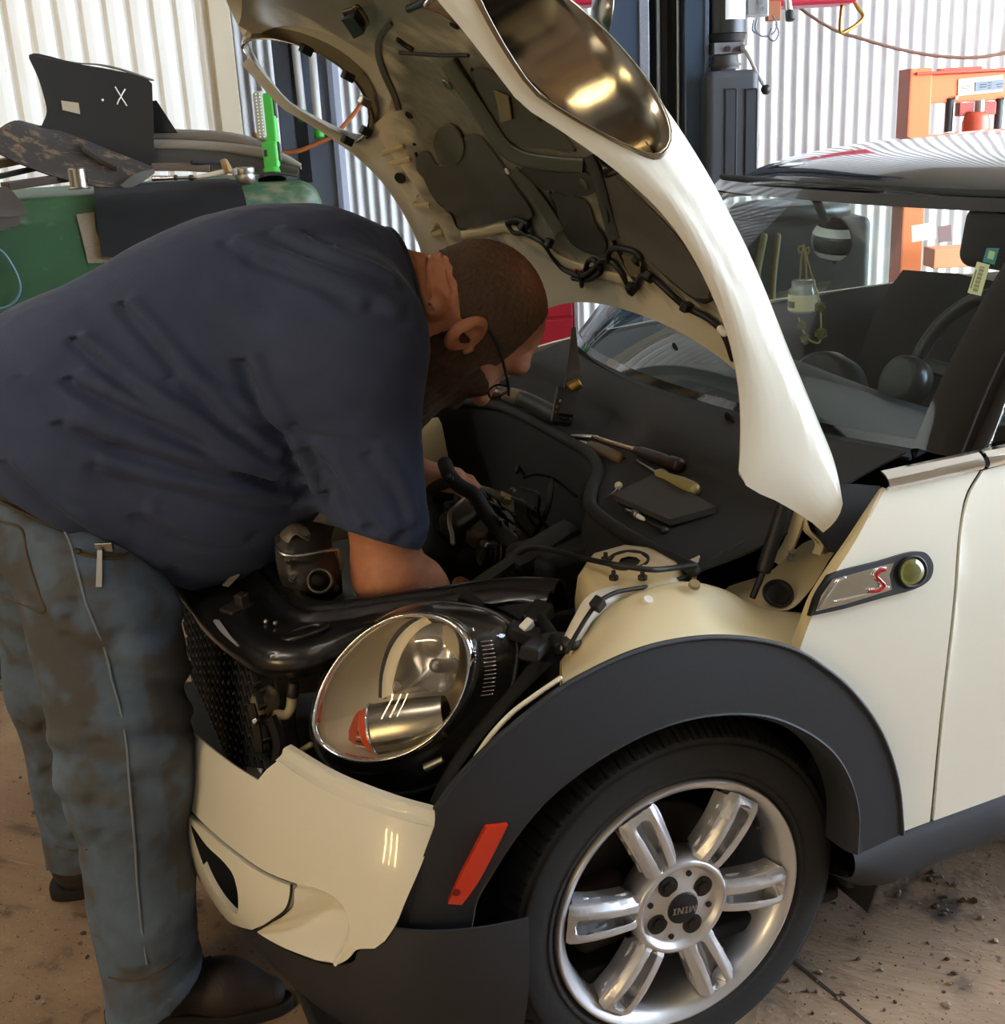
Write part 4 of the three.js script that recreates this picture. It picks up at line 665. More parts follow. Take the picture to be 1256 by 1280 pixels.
  part('red_reflex', loft([[[421, 915], [430, 893], [440, 886]].map(([a, b]) => at(...to2(a, b), -0.040)), [[422, 938], [434, 938], [446, 940]].map(([a, b]) => at(...to2(a, b), -0.036))], 4, 3, 0.002), std(0xa8431f, 0.3), lamp);
  // clear outer shell and dark housing
  const hsPx = [[388, 915], [400, 950], [430, 978], [470, 992], [515, 990], [555, 975], [590, 945], [618, 905], [636, 860], [643, 815], [638, 785], [612, 765], [575, 755], [535, 752], [495, 760], [455, 785], [420, 820], [398, 860]];
  const hs = cr2(hsPx.map(([a, b]) => { const p = PL(a, b, hc.clone().addScaledVector(N, -0.06), N).sub(hc); return [p.dot(rt), p.dot(up)]; }), 3, true); hs.pop();
  const HS = (k, d) => { const r = hs.map(([u, v], i) => at(lerp(cu + (ring[i % ring.length][0] - cu) * 1.0, u, k), lerp(cv + (ring[i % ring.length][1] - cv) * 1.0, v, k), d)); r.push(r[0].clone()); return r; };
  const nearest = hs.map((q) => { let b = 0, bd = 1e9; ring.forEach((r, i) => { const a1 = Math.atan2(q[1] - cv, q[0] - cu), a2 = Math.atan2(r[1] - cv, r[0] - cu); const dd2 = Math.abs(Math.atan2(Math.sin(a1 - a2), Math.cos(a1 - a2))); if (dd2 < bd) { bd = dd2; b = i; } }); return ring[b]; });
  const SH = (k, d) => { const r = hs.map((q, i) => at(lerp(nearest[i][0], q[0], k), lerp(nearest[i][1], q[1], k), d)); r.push(r[0].clone()); return r; };
  part('housing', loft([SH(0.05, -0.02), SH(0.5, -0.045), SH(0.95, -0.07), SH(1, -0.085), SH(0.9, -0.13), SH(0.2, -0.16)], 1, 3), std(0x1b1b1d, 0.3), lamp);
  part('clear_shell', loft([SH(0.02, -0.004), SH(0.3, -0.012), SH(0.7, -0.035), SH(0.97, -0.062), SH(1.0, -0.075)], 1, 3), M.lens, lamp);
  const rimS = SH(1.0, -0.072); rimS.pop(); part('shell_seal', tube(rimS.filter((_, i) => i % 2 === 0), 0.004, 120, 6, true), std(0x2a2a2c, 0.25), lamp);
  // scale-like prisms at the outer side, adjusters
  for (let k = 0; k < 14; k++) { const t = k / 13, a = [lerp(598, 603, Math.sin(t * 3)), lerp(802, 870, t)]; part('lens_flute', rod(at(...to2(a[0] - 5, a[1]), -0.022), at(...to2(a[0] + 7, a[1] - 2), -0.032), 0.0012, 0.0012, 6), M.chrome, lamp); }
  part('adjuster', rod(at(...to2(520, 962), -0.03), at(...to2(544, 950), -0.03), 0.008, 0.006, 12), M.alu, lamp);
  part('adjuster', rod(at(...to2(552, 956), -0.045), at(...to2(566, 952), -0.045), 0.005, 0.004, 12), M.alu, lamp);
  part('retaining_clip', T(box(0.022, 0.016, 0.014, 0.003), at(...to2(637, 780), -0.07).toArray(), [0.3, 0.4, 0.4]), M.white, lamp);
  part('retaining_clip', T(box(0.045, 0.012, 0.01, 0.003), at(...to2(604, 797), -0.03).toArray(), [0.3, 0.3, 0.45]), M.lens, lamp);
}
// wing side badge: black surround, bright plate, clear repeater
{
  const f = (o) => (x, y) => V(x, y, sideZ(x, y) + o);
  const out = Sl([[1012, 770], [1020, 745], [1036, 719], [1052, 713], [1100, 701], [1145, 689], [1158, 692], [1166, 706], [1163, 722], [1150, 733], [1100, 748], [1050, 762]], 0.008);
  const bd = part('side_scuttle', skin([...out.slice(0, 1), ...cr2(out.slice(0, 3), 3).slice(1), ...cr2(out.slice(2), 4).slice(1)], 0.012, f(0.009), 0.009), M.black, car);
  const pl = Sl([[1019, 764], [1026, 744], [1040, 724], [1117, 703], [1111, 718], [1114, 737], [1060, 754]], 0.012);
  part('bright_plate', skin(pl, 0.01, (x, y) => V(x, y, sideZ(x, y) + 0.013), 0.004), M.chrome, bd);
  // raised ribs of the plate
  part('plate_ridge', tube([[1024, 760], [1034, 744], [1046, 728], [1056, 722]].map(([a, b]) => SP(a, b, 0.015)), 0.002, 20, 6), M.chrome, bd);
  part('plate_ridge', tube([[1044, 752], [1062, 748], [1090, 741], [1110, 734]].map(([a, b]) => SP(a, b, 0.015)), 0.002, 20, 6), M.chrome, bd);
  part('letter_s', tube([[1105, 712], [1099, 714], [1095, 720], [1101, 727], [1105, 732], [1098, 738], [1090, 739]].map(([a, b]) => SP(a, b, 0.016)), 0.0032, 50, 8), std(0xb3121c, 0.25), bd, 'red letter S');
  part('letter_s_edge', tube([[1106, 710], [1098, 711], [1092, 719], [1098, 726], [1101, 732], [1096, 736], [1086, 737]].map(([a, b]) => SP(a, b, 0.0155)), 0.0022, 50, 8), M.chrome, bd);
  const rc = S(1141, 715, 0.012), rp = f(0.010)(...rc);
  part('repeater_ring', T(lathe([[0.026, -0.004], [0.029, 0.002], [0.026, 0.004], [0.023, 0.0]], 40).rotateX(Math.PI / 2), rp.toArray(), [-0.22, 0.0, 0], [1, 0.9, 1]), M.black, bd);
  part('repeater_reflector', T(lathe([[0, -0.004], [0.024, 0.0]].reverse(), 32).rotateX(Math.PI / 2), rp.toArray(), [-0.22, 0, 0], [1, 0.9, 1]), std(0xa9aa78, 0.25, 0.6), bd);
  part('repeater_lens', T(lathe([[0, 0.011], [0.010, 0.010], [0.018, 0.007], [0.024, 0.001]].reverse(), 40).rotateX(Math.PI / 2), rp.toArray(), [-0.22, 0, 0], [1, 0.9, 1]), phy(0xd9dc9a, 0.03, 0, { transmission: 0.8, thickness: 0, ior: 1.5, clearcoat: 1 }), bd, 'round yellowish repeater lens');
}
// ---------- the mechanic bending into the engine bay ----------
const person = thing('person', 'heavy man in navy t-shirt and dirty jeans bending over the engine bay', 'person');
{
  const cap = capsule, el = ellipsoid;
  // joints
  const shR = V(-0.335, 1.205, 0.235), elR = V(-0.305, 0.80, 0.285), wrR = V(-0.185, 0.685, 0.235);
  const shL = V(-0.33, 1.20, -0.19), elL = V(-0.17, 0.915, -0.21), wrL = V(-0.135, 0.872, -0.06);
  const hipR = V(-0.775, 0.90, 0.155), knR = V(-0.786, 0.52, 0.245), anR = V(-0.782, 0.11, 0.27);
  const hipL = V(-0.84, 0.90, -0.11), knL = V(-0.868, 0.50, -0.20), anL = V(-0.885, 0.11, -0.245);
  const torso = [
    el(V(-0.81, 1.05, 0.02), [0.20, 0.225, 0.25]), el(V(-0.59, 1.07, 0.02), [0.31, 0.275, 0.275]), el(V(-0.585, 0.975, 0.03), [0.20, 0.215, 0.235]),
    el(V(-0.385, 1.20, 0.02), [0.20, 0.205, 0.26]), cap(shR, shL, 0.135, 0.135), el(V(-0.44, 1.245, 0.02), [0.24, 0.155, 0.22]), cap(V(-0.26, 1.25, 0.03), V(-0.165, 1.258, 0.035), 0.125, 0.092),
  ];
  const torsoD = blend(torso, 0.10);
  const armR = cap(shR, V(-0.312, 0.90, 0.29), 0.118, 0.084), armL = cap(shL, V(-0.185, 0.97, -0.205), 0.115, 0.085);
  const shirt0 = (x, y, z) => smin(smin(torsoD(x, y, z), armR(x, y, z), 0.07), armL(x, y, z), 0.07);
  // folds found on the cloth
  const onShirt = (px, py) => hit(px, py, (p) => shirt0(p.x, p.y, p.z), 1.0, 3.5, 0.012);
  const foldPx = [
    [0.0085, 0.0105, [[165, 378], [210, 428], [262, 490], [312, 538], [352, 566]]], [0.009, 0.0105, [[107, 422], [178, 480], [250, 529], [321, 573], [360, 588]]],
    [0.010, 0.011, [[103, 471], [169, 502], [232, 533], [290, 569], [345, 594]]], [0.009, 0.012, [[94, 524], [178, 551], [250, 573], [312, 588], [362, 598]]],
    [0.006, 0.012, [[134, 578], [200, 596], [290, 613], [365, 620]]], [0.010, 0.013, [[318, 450], [339, 498], [364, 542], [384, 582], [394, 610]]],
    [0.0045, 0.014, [[357, 288], [424, 319], [490, 345]]], [0.004, 0.013, [[330, 315], [420, 345], [495, 385]]], [0.004, 0.013, [[300, 300], [380, 330], [450, 372]]], [0.006, 0.012, [[400, 560], [430, 600], [462, 640], [485, 668]]], [0.005, 0.011, [[475, 565], [502, 602], [520, 645]]], [0.004, 0.010, [[420, 570], [440, 620], [450, 655]]],
    [0.005, 0.013, [[230, 470], [300, 500], [345, 530]]], [0.005, 0.012, [[190, 640], [240, 665], [300, 672]]], [0.007, 0.010, [[20, 575], [80, 630], [140, 672], [200, 708]]], [0.004, 0.012, [[40, 470], [90, 500], [140, 540]]],
  ];
  const folds = foldPx.map(([a, w, q]) => [a * 1.45, w, cr3(q.map(([px, py]) => onShirt(px, py)), 3)]);
  const seamPx = [[366, 541], [410, 546], [470, 549], [528, 553]].map(([a, b]) => onShirt(a, b));
  const seg = (x, y, z, a, b) => { const dx = b.x - a.x, dy = b.y - a.y, dz = b.z - a.z, t = clamp(((x - a.x) * dx + (y - a.y) * dy + (z - a.z) * dz) / (dx * dx + dy * dy + dz * dz + 1e-9), 0, 1); const ox = x - a.x - t * dx, oy = y - a.y - t * dy, oz = z - a.z - t * dz; return [ox * ox + oy * oy + oz * oz, oy * Math.abs(dx) > 0 ? oy : oy]; };
  const lineD = (pts, x, y, z) => { let b = 1e9, o = 0; for (let i = 0; i + 1 < pts.length; i++) { const [d, oy] = seg(x, y, z, pts[i], pts[i + 1]); if (d < b) { b = d; o = oy; } } return [b, o]; };
  const cloth = (x, y, z) => {
    let d = shirt0(x, y, z); if (Math.abs(d) > 0.05) return d;
    for (const [a, w, pts] of folds) { const [q, o] = lineD(pts, x, y, z); if (q < 0.01) { const r = Math.sqrt(q); d -= a * Math.exp(-q / (w * w)); const v = (r - 2.0 * w) / (0.9 * w); if (o < 0) d += a * 0.75 * Math.exp(-v * v); } }
    d += 0.0035 * noise.noise(x * 9 + 3, y * 9, z * 9) + 0.0012 * noise.noise(x * 30, y * 30, z * 30);
    const [s] = lineD(seamPx, x, y, z); d += 0.0025 * Math.exp(-s / (0.004 ** 2));
    return d;
  };
  const hemP = onShirt(160, 692).add(V(-0.012, -0.016, 0)), hemN = V(-0.66, -0.75, 0.0).normalize();
  const sleeveR = (x, y, z) => (x - -0.305) * -0.42 + (y - 0.862) * -0.9 + (z - 0.29) * 0.12, sleeveL = (x, y, z) => 0.98 - y - (z + 0.2) * 0.2;
  const neckCut = (x, y, z) => (x - -0.166) * 0.99 + (y - 1.27) * 0.12 - 0.012 * Math.cos(z * 9);
  const shirtD = (x, y, z) => { let d = cloth(x, y, z); d = Math.max(d, (x - hemP.x) * hemN.x + (y - hemP.y) * hemN.y + (z - hemP.z) * hemN.z); const kt = torsoD(x, y, z) - 0.014; if (z > 0.1) d = Math.max(d, Math.min(sleeveR(x, y, z), kt)); if (z < -0.1) d = Math.max(d, Math.min(sleeveL(x, y, z), kt)); return Math.max(d, neckCut(x, y, z)); };
  const clothT = tex(512, 512, (u, v, i, j) => { const w = (i % 4 < 2) === (j % 4 < 2) ? 3 : -3, s = per(u, v, 7, 6, 5), f = per(u, v, 40, 2, 3) > 0.4 ? 5 : 0; return [58 + w + s * 9 + f, 68 + w + s * 9 + f, 96 + w + s * 9 + f]; }, true, 3, 3);
  part('t_shirt', nets(shirtD, V(-1.10, 0.70, -0.37), V(-0.08, 1.47, 0.44), 0.0068), phy(0xffffff, 0.92, 0, { map: clothT, sheen: 0.55, sheenRoughness: 0.5, sheenColor: lin(0.42, 0.43, 0.46) }), person, 'dark navy t-shirt');
  // collar rib
  // ---- jeans
  const thR = cap(hipR, knR, 0.142, 0.107), shinR = cap(knR, V(-0.805, 0.07, 0.27), 0.102, 0.086), thL = cap(hipL, knL, 0.138, 0.092), shinL = cap(knL, V(-0.885, 0.07, -0.245), 0.090, 0.076);
  const pelvis = el(V(-0.80, 0.96, 0.02), [0.175, 0.18, 0.205]);
  const legR = (x, y, z) => smin(thR(x, y, z), shinR(x, y, z), 0.06), legL = (x, y, z) => smin(thL(x, y, z), shinL(x, y, z), 0.06);
  const jeans0 = (x, y, z) => smin(pelvis(x, y, z), Math.min(legR(x, y, z), legL(x, y, z)), 0.05);
  const onJeans = (px, py) => hit(px, py, (p) => jeans0(p.x, p.y, p.z), 1.2, 3.5, 0.012);
  const jf = [[0.008, 0.018, [[118, 765], [160, 772], [205, 762], [240, 760]]], [0.009, 0.018, [[110, 790], [165, 812], [215, 830], [243, 835]]], [0.007, 0.016, [[120, 745], [170, 750], [225, 745]]], [0.007, 0.018, [[60, 745], [90, 780], [118, 790]]],
    [0.007, 0.016, [[135, 905], [175, 900], [215, 890], [243, 885]]], [0.008, 0.018, [[150, 925], [190, 940], [235, 945]]], [0.006, 0.018, [[130, 960], [175, 958], [225, 925]]], [0.006, 0.018, [[140, 1180], [190, 1170], [235, 1150]]], [0.006, 0.015, [[150, 1205], [200, 1190], [245, 1170]]], [0.006, 0.014, [[38, 905], [65, 925], [90, 925]]], [0.006, 0.014, [[45, 960], [75, 985], [100, 990]]], [0.006, 0.014, [[60, 1030], [85, 1040], [108, 1035]]]]
    .map(([a, w, q]) => [a, w, cr3(q.map(([px, py]) => onJeans(px, py)), 3)]);
  const waistN = hemN.clone().negate(), waistP = hemP.clone().addScaledVector(hemN, -0.085);
  const jeansD = (x, y, z) => {
    let d = jeans0(x, y, z); const hs = (x - hemP.x) * hemN.x + (y - hemP.y) * hemN.y; d += 0.04 * sstep(0.035, -0.05, hs); if (Math.abs(d) < 0.05) { for (const [a, w, pts] of jf) { const [q, o] = lineD(pts, x, y, z); if (q < 0.008) { const r = Math.sqrt(q); d -= a * Math.exp(-q / (w * w)); const v = (r - 2 * w) / (0.9 * w); if (o < 0) d += a * 0.8 * Math.exp(-v * v); } } d += 0.005 * noise.noise(x * 10, y * 8, z * 10 + 5) + 0.0015 * noise.noise(x * 35, y * 25, z * 35); }
    d = Math.max(d, 0.082 - y + (z > 0 ? (x + 0.80) * 0.48 : (x + 0.9) * 0.1)); { const e = y - (0.082 + (x + 0.80) * 0.48); if (z > 0 && e < 0.03) d -= 0.003 * sstep(0.030, 0.026, e); }
    return Math.max(d, (x - waistP.x) * waistN.x + (y - waistP.y) * waistN.y);
  };
  const denimCol = (x, y, z) => {
    const n = fbm(x * 7 + 2, y * 7, z * 7), m = fbm(x * 22, y * 22, z * 22 + 4), g = noise.noise(x * 260, y * 260, z * 260) * 0.5;
    let c = mixc([0.125, 0.175, 0.245], [0.065, 0.095, 0.140], 0.5 + n * 1.2 + g * 0.35);
    const dirt = clamp(sstep(-0.05, 0.5, n * 1.0 + m * 0.9 + (x > -0.74 && y > 0.30 && y < 0.75 && z > 0.1 ? 0.42 : 0) + (x < -0.82 && y > 0.6 ? 0.25 : 0)), 0, 0.7);
    return mixc(c, [0.082, 0.066, 0.044], dirt);
  };
  const denim = new THREE.MeshStandardMaterial({ vertexColors: true, roughness: 0.95, bumpMap: shift(fineT, 30, 30), bumpScale: 0.0006 });
  const jeans = part('jeans', nets(jeansD, V(-1.12, 0.02, -0.37), V(-0.55, 1.16, 0.43), 0.0095, denimCol), denim, person, 'dirty faded blue jeans');
  const stitch = std(0x54493a, 0.8), onJ = (px, py, o = 0.001) => hit(px, py, (p) => jeansD(p.x, p.y, p.z) - o, 1.2, 3.5, 0.012);
  const line = (name, q, r = 0.0022, m = stitch) => part(name, tube(cr3(q.map(([a, b]) => onJ(a, b)), 3), r, q.length * 8, 6), m, jeans);
  line('outseam', [[76, 655], [88, 680], [97, 715], [108, 755], [120, 785], [132, 815], [140, 850], [150, 885], [158, 930], [161, 970], [165, 1015], [169, 1060], [172, 1110], [177, 1160], [184, 1205]], 0.0022, std(0x77818b, 0.9));
  line('pocket_seam', [[94, 686], [110, 691], [128, 694], [150, 693], [160, 690]]); line('pocket_seam', [[94, 690], [112, 695], [130, 698], [152, 697]]);
  line('back_pocket', [[0, 652], [27, 662], [33, 690], [40, 715], [50, 745], [57, 763], [20, 752], [2, 742]]);
  line('waistband_edge', [[2, 628], [30, 641], [60, 655], [74, 660]], 0.003); line('waistband_edge', [[2, 618], [30, 630], [60, 643], [78, 652]], 0.003);
  line('hem_stitch', [[136, 1222], [160, 1226], [190, 1218], [220, 1200], [248, 1178]], 0.0018); line('hem_stitch', [[70, 1058], [90, 1064], [108, 1062]], 0.0018);
  part('rivet', T(new THREE.SphereGeometry(0.005, 12, 8), onJ(98, 689).toArray()), M.castIron, jeans);
  line('belt', [[-20, 598], [0, 608], [14, 614], [29, 621]], 0.011, std(0x6a4a2a, 0.6));
  // ---- boots
  const boot = (heel, toe, an) => {
    const d = toe.clone().sub(heel).normalize(), at = (t, h) => heel.clone().addScaledVector(d, t).setY(h);
    const L = heel.distanceTo(toe);
    const up = blend([cap(at(0.05, 0.055), at(0.10, 0.06), 0.044, 0.046), cap(at(0.10, 0.065), at(L - 0.11, 0.052), 0.05, 0.046), cap(at(L - 0.11, 0.052), at(L - 0.035, 0.036), 0.046, 0.030), cap(at(0.06, 0.07), V(an.x, 0.16, an.z), 0.046, 0.055)], 0.04);
    return [(x, y, z) => Math.max(up(x, y, z), 0.018 - y, y - 0.17), at, d, L];
  };
  for (const [heel, toe, an, s] of [[V(-0.880, 0, 0.195), V(-0.575, 0, 0.325), V(-0.80, 0, 0.262), 1], [V(-0.950, 0, -0.262), V(-0.69, 0, -0.20), V(-0.885, 0, -0.245), -1]]) {
    const [f, at, d, L] = boot(heel, toe, an), lo = V(Math.min(heel.x, toe.x) - 0.07, -0.01, Math.min(heel.z, toe.z) - 0.09), hi = V(Math.max(heel.x, toe.x) + 0.07, 0.19, Math.max(heel.z, toe.z) + 0.09);
    const b = part('boot', nets(f, lo, hi, 0.006), std(0x2a211b, 0.62, 0, { bumpMap: shift(grainT, 6, 6), bumpScale: 0.0012 }), person, 'worn dark leather boot');
    const n = V(-d.z, 0, d.x), sole = new THREE.Shape(); const W = [[0.0, 0.03], [0.04, 0.043], [0.10, 0.038], [0.17, 0.044], [L - 0.11, 0.048], [L - 0.045, 0.036], [L - 0.008, 0.018], [L + 0.004, 0.0]];
    const ol = [...W.map(([t, w]) => [t, w]), ...W.slice(0, -1).reverse().map(([t, w]) => [t, -w])]; const oc = cr2(ol, 4, true); oc.forEach(([a, w], i) => i ? sole.lineTo(a, w) : sole.moveTo(a, w));
    const sg = new THREE.ExtrudeGeometry(sole, { depth: 0.018, bevelEnabled: true, bevelSize: 0.003, bevelThickness: 0.003, bevelSegments: 2 }); sg.translate(0, 0, 0.0035);
    part('sole', frame(sg, heel.clone(), d, n.clone().negate(), V(0, 1, 0)), std(0x171411, 0.85), b);
    part('lace', tube([at(0.17, 0.115), at(0.18, 0.108).add(n.clone().multiplyScalar(0.02)), at(0.20, 0.10), at(0.19, 0.104).add(n.clone().multiplyScalar(-0.02))], 0.0025, 24, 6), M.blackMatte, b);
  }
  // ---- head
  const hC = V(-0.022, 1.190, 0.055), K = 1.23, F = V(0.385, -0.92, -0.06).normalize(), U = V(0.92, 0.38, 0.05).addScaledVector(F, -F.dot(V(0.92, 0.38, 0.05))).normalize(), R = new THREE.Vector3().crossVectors(F, U);
  const HL = (f, u, r) => hC.clone().addScaledVector(F, f * K).addScaledVector(U, u * K).addScaledVector(R, r * K), B3 = [F, U, R], ek = (c, r, q) => el(c, r.map((v) => v * K), q), ck = (a, b, p, q) => cap(a, b, p * K, q * K);
  const skull = ek(HL(-0.004, 0.018, 0), [0.108, 0.098, 0.083], B3);
  const headBase = blend([skull, ek(HL(0.030, -0.065, 0), [0.068, 0.092, 0.066], B3), ck(HL(0.048, -0.15, -0.02), HL(0.048, -0.15, 0.02), 0.032, 0.032)], 0.04);
  const neck = blend([cap(HL(-0.01, -0.07, 0), V(-0.22, 1.225, 0.03), 0.078, 0.100), cap(HL(-0.055, -0.03, 0.005), V(-0.19, 1.262, 0.03), 0.060, 0.078)], 0.05);
  const roll1 = ck(HL(-0.092, -0.040, -0.045), HL(-0.070, -0.066, 0.060), 0.026, 0.020), roll2 = ck(HL(-0.098, -0.088, -0.045), HL(-0.076, -0.110, 0.055), 0.027, 0.018);
  const nose = blend([ck(HL(0.098, 0.0, 0), HL(0.122, -0.045, 0), 0.010, 0.014), ck(HL(0.105, -0.05, -0.012), HL(0.105, -0.05, 0.012), 0.011, 0.011)], 0.012);
  const brow = ck(HL(0.085, 0.022, -0.045), HL(0.085, 0.022, 0.045), 0.018, 0.018), cheek = ek(HL(0.068, -0.045, 0.040), [0.028, 0.026, 0.024], B3), cheekL = ek(HL(0.068, -0.045, -0.040), [0.028, 0.026, 0.024], B3);
  const lips = ck(HL(0.098, -0.092, -0.018), HL(0.098, -0.092, 0.018), 0.009, 0.009);
  const ears = [1, -1].map((s) => { const c = HL(-0.016, -0.044, s * 0.082), e1 = F.clone().addScaledVector(R, -0.35 * s).normalize(), e3 = R.clone().multiplyScalar(s).addScaledVector(F, 0.35).normalize(), o = ek(c, [0.024, 0.037, 0.0125], [e1, U, e3]), i = ek(c.clone().addScaledVector(e3, 0.008 * K).addScaledVector(F, 0.004), [0.014, 0.025, 0.014], [e1, U, e3]), tr = ck(HL(0.010, -0.046, s * 0.078), HL(0.010, -0.054, s * 0.077), 0.006, 0.006); return (x, y, z) => Math.min(Math.max(o(x, y, z), -i(x, y, z)), tr(x, y, z)); });
  const headE = (x, y, z) => {
    let d = smin(headBase(x, y, z), neck(x, y, z), 0.03); d = smin(d, roll1(x, y, z), 0.012); d = smin(d, roll2(x, y, z), 0.012);
    d = smin(d, brow(x, y, z), 0.02); d = smin(d, nose(x, y, z), 0.014); d = smin(d, cheek(x, y, z), 0.02); d = smin(d, cheekL(x, y, z), 0.02); return smin(d, lips(x, y, z), 0.010);
  };
  const onHead = (px, py) => hit(px, py, (p) => headE(p.x, p.y, p.z), 1.2, 3.2, 0.01);
  const creases = [[[534, 318], [533, 335], [534, 352], [536, 370], [539, 388]], [[554, 306], [555, 322], [560, 345], [566, 366]], [[516, 322], [519, 345], [524, 368]]].map((q) => cr3(q.map(([a, b]) => onHead(a, b)), 3));
  const headN = (x, y, z) => { let d = headE(x, y, z); if (Math.abs(d) < 0.03) creases.forEach((c, i) => { const [q] = lineD(c, x, y, z); d += [0.010, 0.005, 0.006][i] * Math.exp(-q / 0.0045 ** 2) - 0.005 * Math.exp(-q / 0.016 ** 2); }); return d + 0.0006 * noise.noise(x * 120, y * 120, z * 120); };
  const headD = (x, y, z) => { const d = headN(x, y, z); return smin(smin(d, ears[0](x, y, z), 0.006), ears[1](x, y, z), 0.006); };
  const local = (x, y, z) => { const p = V(x, y, z).sub(hC); return [p.dot(F) / K, p.dot(U) / K, p.dot(R) / K]; };
  const skinCol = (x, y, z) => { const n = fbm(x * 30, y * 30, z * 30), g = noise.noise(x * 150, y * 150, z * 150); return mixc([0.60, 0.27, 0.15], [0.48, 0.165, 0.08], 0.45 + n * 0.9 + g * 0.25); };
  // ---- hands: palm, five bent fingers
  const handField = (wr, palmDir, across, curl, big = 1) => {            // across points from little finger to index
    const n = new THREE.Vector3().crossVectors(palmDir, across).normalize(), P = (a, b, c) => wr.clone().addScaledVector(palmDir, a * big).addScaledVector(across, b * big).addScaledVector(n, c * big), parts = [];
    parts.push(blend([cap(P(0.0, -0.012, 0), P(0.085, -0.028, 0), 0.022, 0.017), cap(P(0.0, 0.012, 0), P(0.09, 0.026, 0), 0.022, 0.016), cap(P(0.02, 0, 0), P(0.09, 0, 0.003), 0.022, 0.017)], 0.02));
    const fingers = [[-0.033, 0.082, 0.060, 0.0085], [-0.011, 0.090, 0.072, 0.0095], [0.012, 0.092, 0.078, 0.0098], [0.034, 0.088, 0.070, 0.0096]];
    for (const [b, a, L, r] of fingers) { let p = P(a, b, 0), ang = curl * 0.5; const q = [p]; for (const k of [0.45, 0.32, 0.23]) { p = p.clone().addScaledVector(palmDir, Math.cos(ang) * L * k * big).addScaledVector(n, -Math.sin(ang) * L * k * big); q.push(p); ang += curl; } parts.push(blend([cap(q[0], q[1], r, r * 0.95), cap(q[1], q[2], r * 0.95, r * 0.88), cap(q[2], q[3], r * 0.88, r * 0.75)], 0.006)); }
    const t = [P(0.02, 0.03, -0.004), P(0.05, 0.058, -0.014), P(0.078, 0.062, -0.028), P(0.098, 0.052, -0.04)]; parts.push(blend([cap(t[0], t[1], 0.016, 0.0125), cap(t[1], t[2], 0.0125, 0.0115), cap(t[2], t[3], 0.0115, 0.009)], 0.008));
    return (x, y, z) => { let d = parts[0](x, y, z); for (let i = 1; i < parts.length; i++) d = smin(d, parts[i](x, y, z), 0.006); return d; };
  };
  const dirR = V(0.80, -0.45, -0.35).normalize(), acR = V(0.25, 0.85, -0.4).addScaledVector(dirR, -dirR.dot(V(0.25, 0.85, -0.4))).normalize();
  const dirL = V(0.72, -0.18, 0.42).normalize(), acL0 = V(0.5, 0.1, -0.85), acL = acL0.addScaledVector(dirL, -dirL.dot(acL0)).normalize();
  const handR = handField(wrR, dirR, acR, 0.55), handL = handField(wrL, dirL, acL, 0.5);
  const foreR = blend([cap(V(-0.31, 0.95, 0.288), elR, 0.062, 0.060), cap(elR, V(-0.25, 0.75, 0.262), 0.060, 0.054), cap(V(-0.25, 0.75, 0.262), wrR, 0.054, 0.034)], 0.03);
  const foreL = blend([cap(V(-0.19, 1.0, -0.205), elL, 0.058, 0.052), cap(elL, wrL, 0.052, 0.032)], 0.03);
  const aR = (x, y, z) => smin(foreR(x, y, z), handR(x, y, z), 0.02), aL = (x, y, z) => smin(foreL(x, y, z), handL(x, y, z), 0.02);
  const inner = (x, y, z) => Math.min(torsoD(x, y, z) + 0.06, Math.max(jeans0(x, y, z) + (y > 0.8 ? 0.09 : 0.03), 0.10 - y));
  const gs = [nets(inner, V(-1.08, 0.06, -0.34), V(-0.10, 1.44, 0.40), 0.02, skinCol), nets(headD, V(-0.28, 0.95, -0.12), V(0.16, 1.38, 0.21), 0.0036, skinCol), nets(aR, V(-0.42, 0.50, 0.10), V(0.06, 0.99, 0.40), 0.0042, skinCol), nets(aL, V(-0.28, 0.76, -0.32), V(0.14, 1.03, 0.12), 0.0042, skinCol)].map((g) => { const h = g.toNonIndexed(); return h; });
  part('body', mergeGeometries(gs), new THREE.MeshPhysicalMaterial({ vertexColors: true, roughness: 0.52, sheen: 0.15, clearcoat: 0.08, clearcoatRoughness: 0.5 }), person);
  // short hair, thin on the crown, and a beard
  const hairLim = (f, u, r) => { const t = fbm(f * 55, u * 55, r * 55); return Math.max(-0.16 - f, f - (0.058 + 0.22 * (0.05 - u)) + 0.005 * t + Math.abs(r) * 0.2, (lerp(-0.016, -0.055 - 0.42 * f, sstep(-0.012, -0.04, f)) - u) - 0.075 * Math.exp(-(((f - 0.030) / 0.016) ** 2)) + 0.006 * t); };
  const hairD = (x, y, z) => { const [f, u, r] = local(x, y, z); return Math.max(headN(x, y, z) - 0.0032 - 0.0014 * noise.noise(f * 240, u * 110, r * 240), hairLim(f, u, r) * 0.6); };
  const hairCol = (x, y, z) => { const [f, u, r] = local(x, y, z), g = noise.noise(f * 90, u * 420, r * 420), thin = Math.exp(-(((f + 0.02) / 0.05) ** 2 + ((u - 0.105) / 0.045) ** 2 + ((r - 0.03) / 0.055) ** 2)); const t = clamp(thin * 1.25 + (noise.noise(f * 160, u * 160, r * 160)) * 0.35 * (0.3 + thin), 0, 0.85); return mixc(mixc([0.105, 0.060, 0.032], [0.060, 0.034, 0.019], 0.5 + g * 0.7), [0.34, 0.15, 0.085], t); };
  part('hair', nets(hairD, V(-0.16, 1.03, -0.10), V(0.17, 1.38, 0.19), 0.0034, hairCol), new THREE.MeshStandardMaterial({ vertexColors: true, roughness: 0.85 }), person, 'short thinning brown hair');
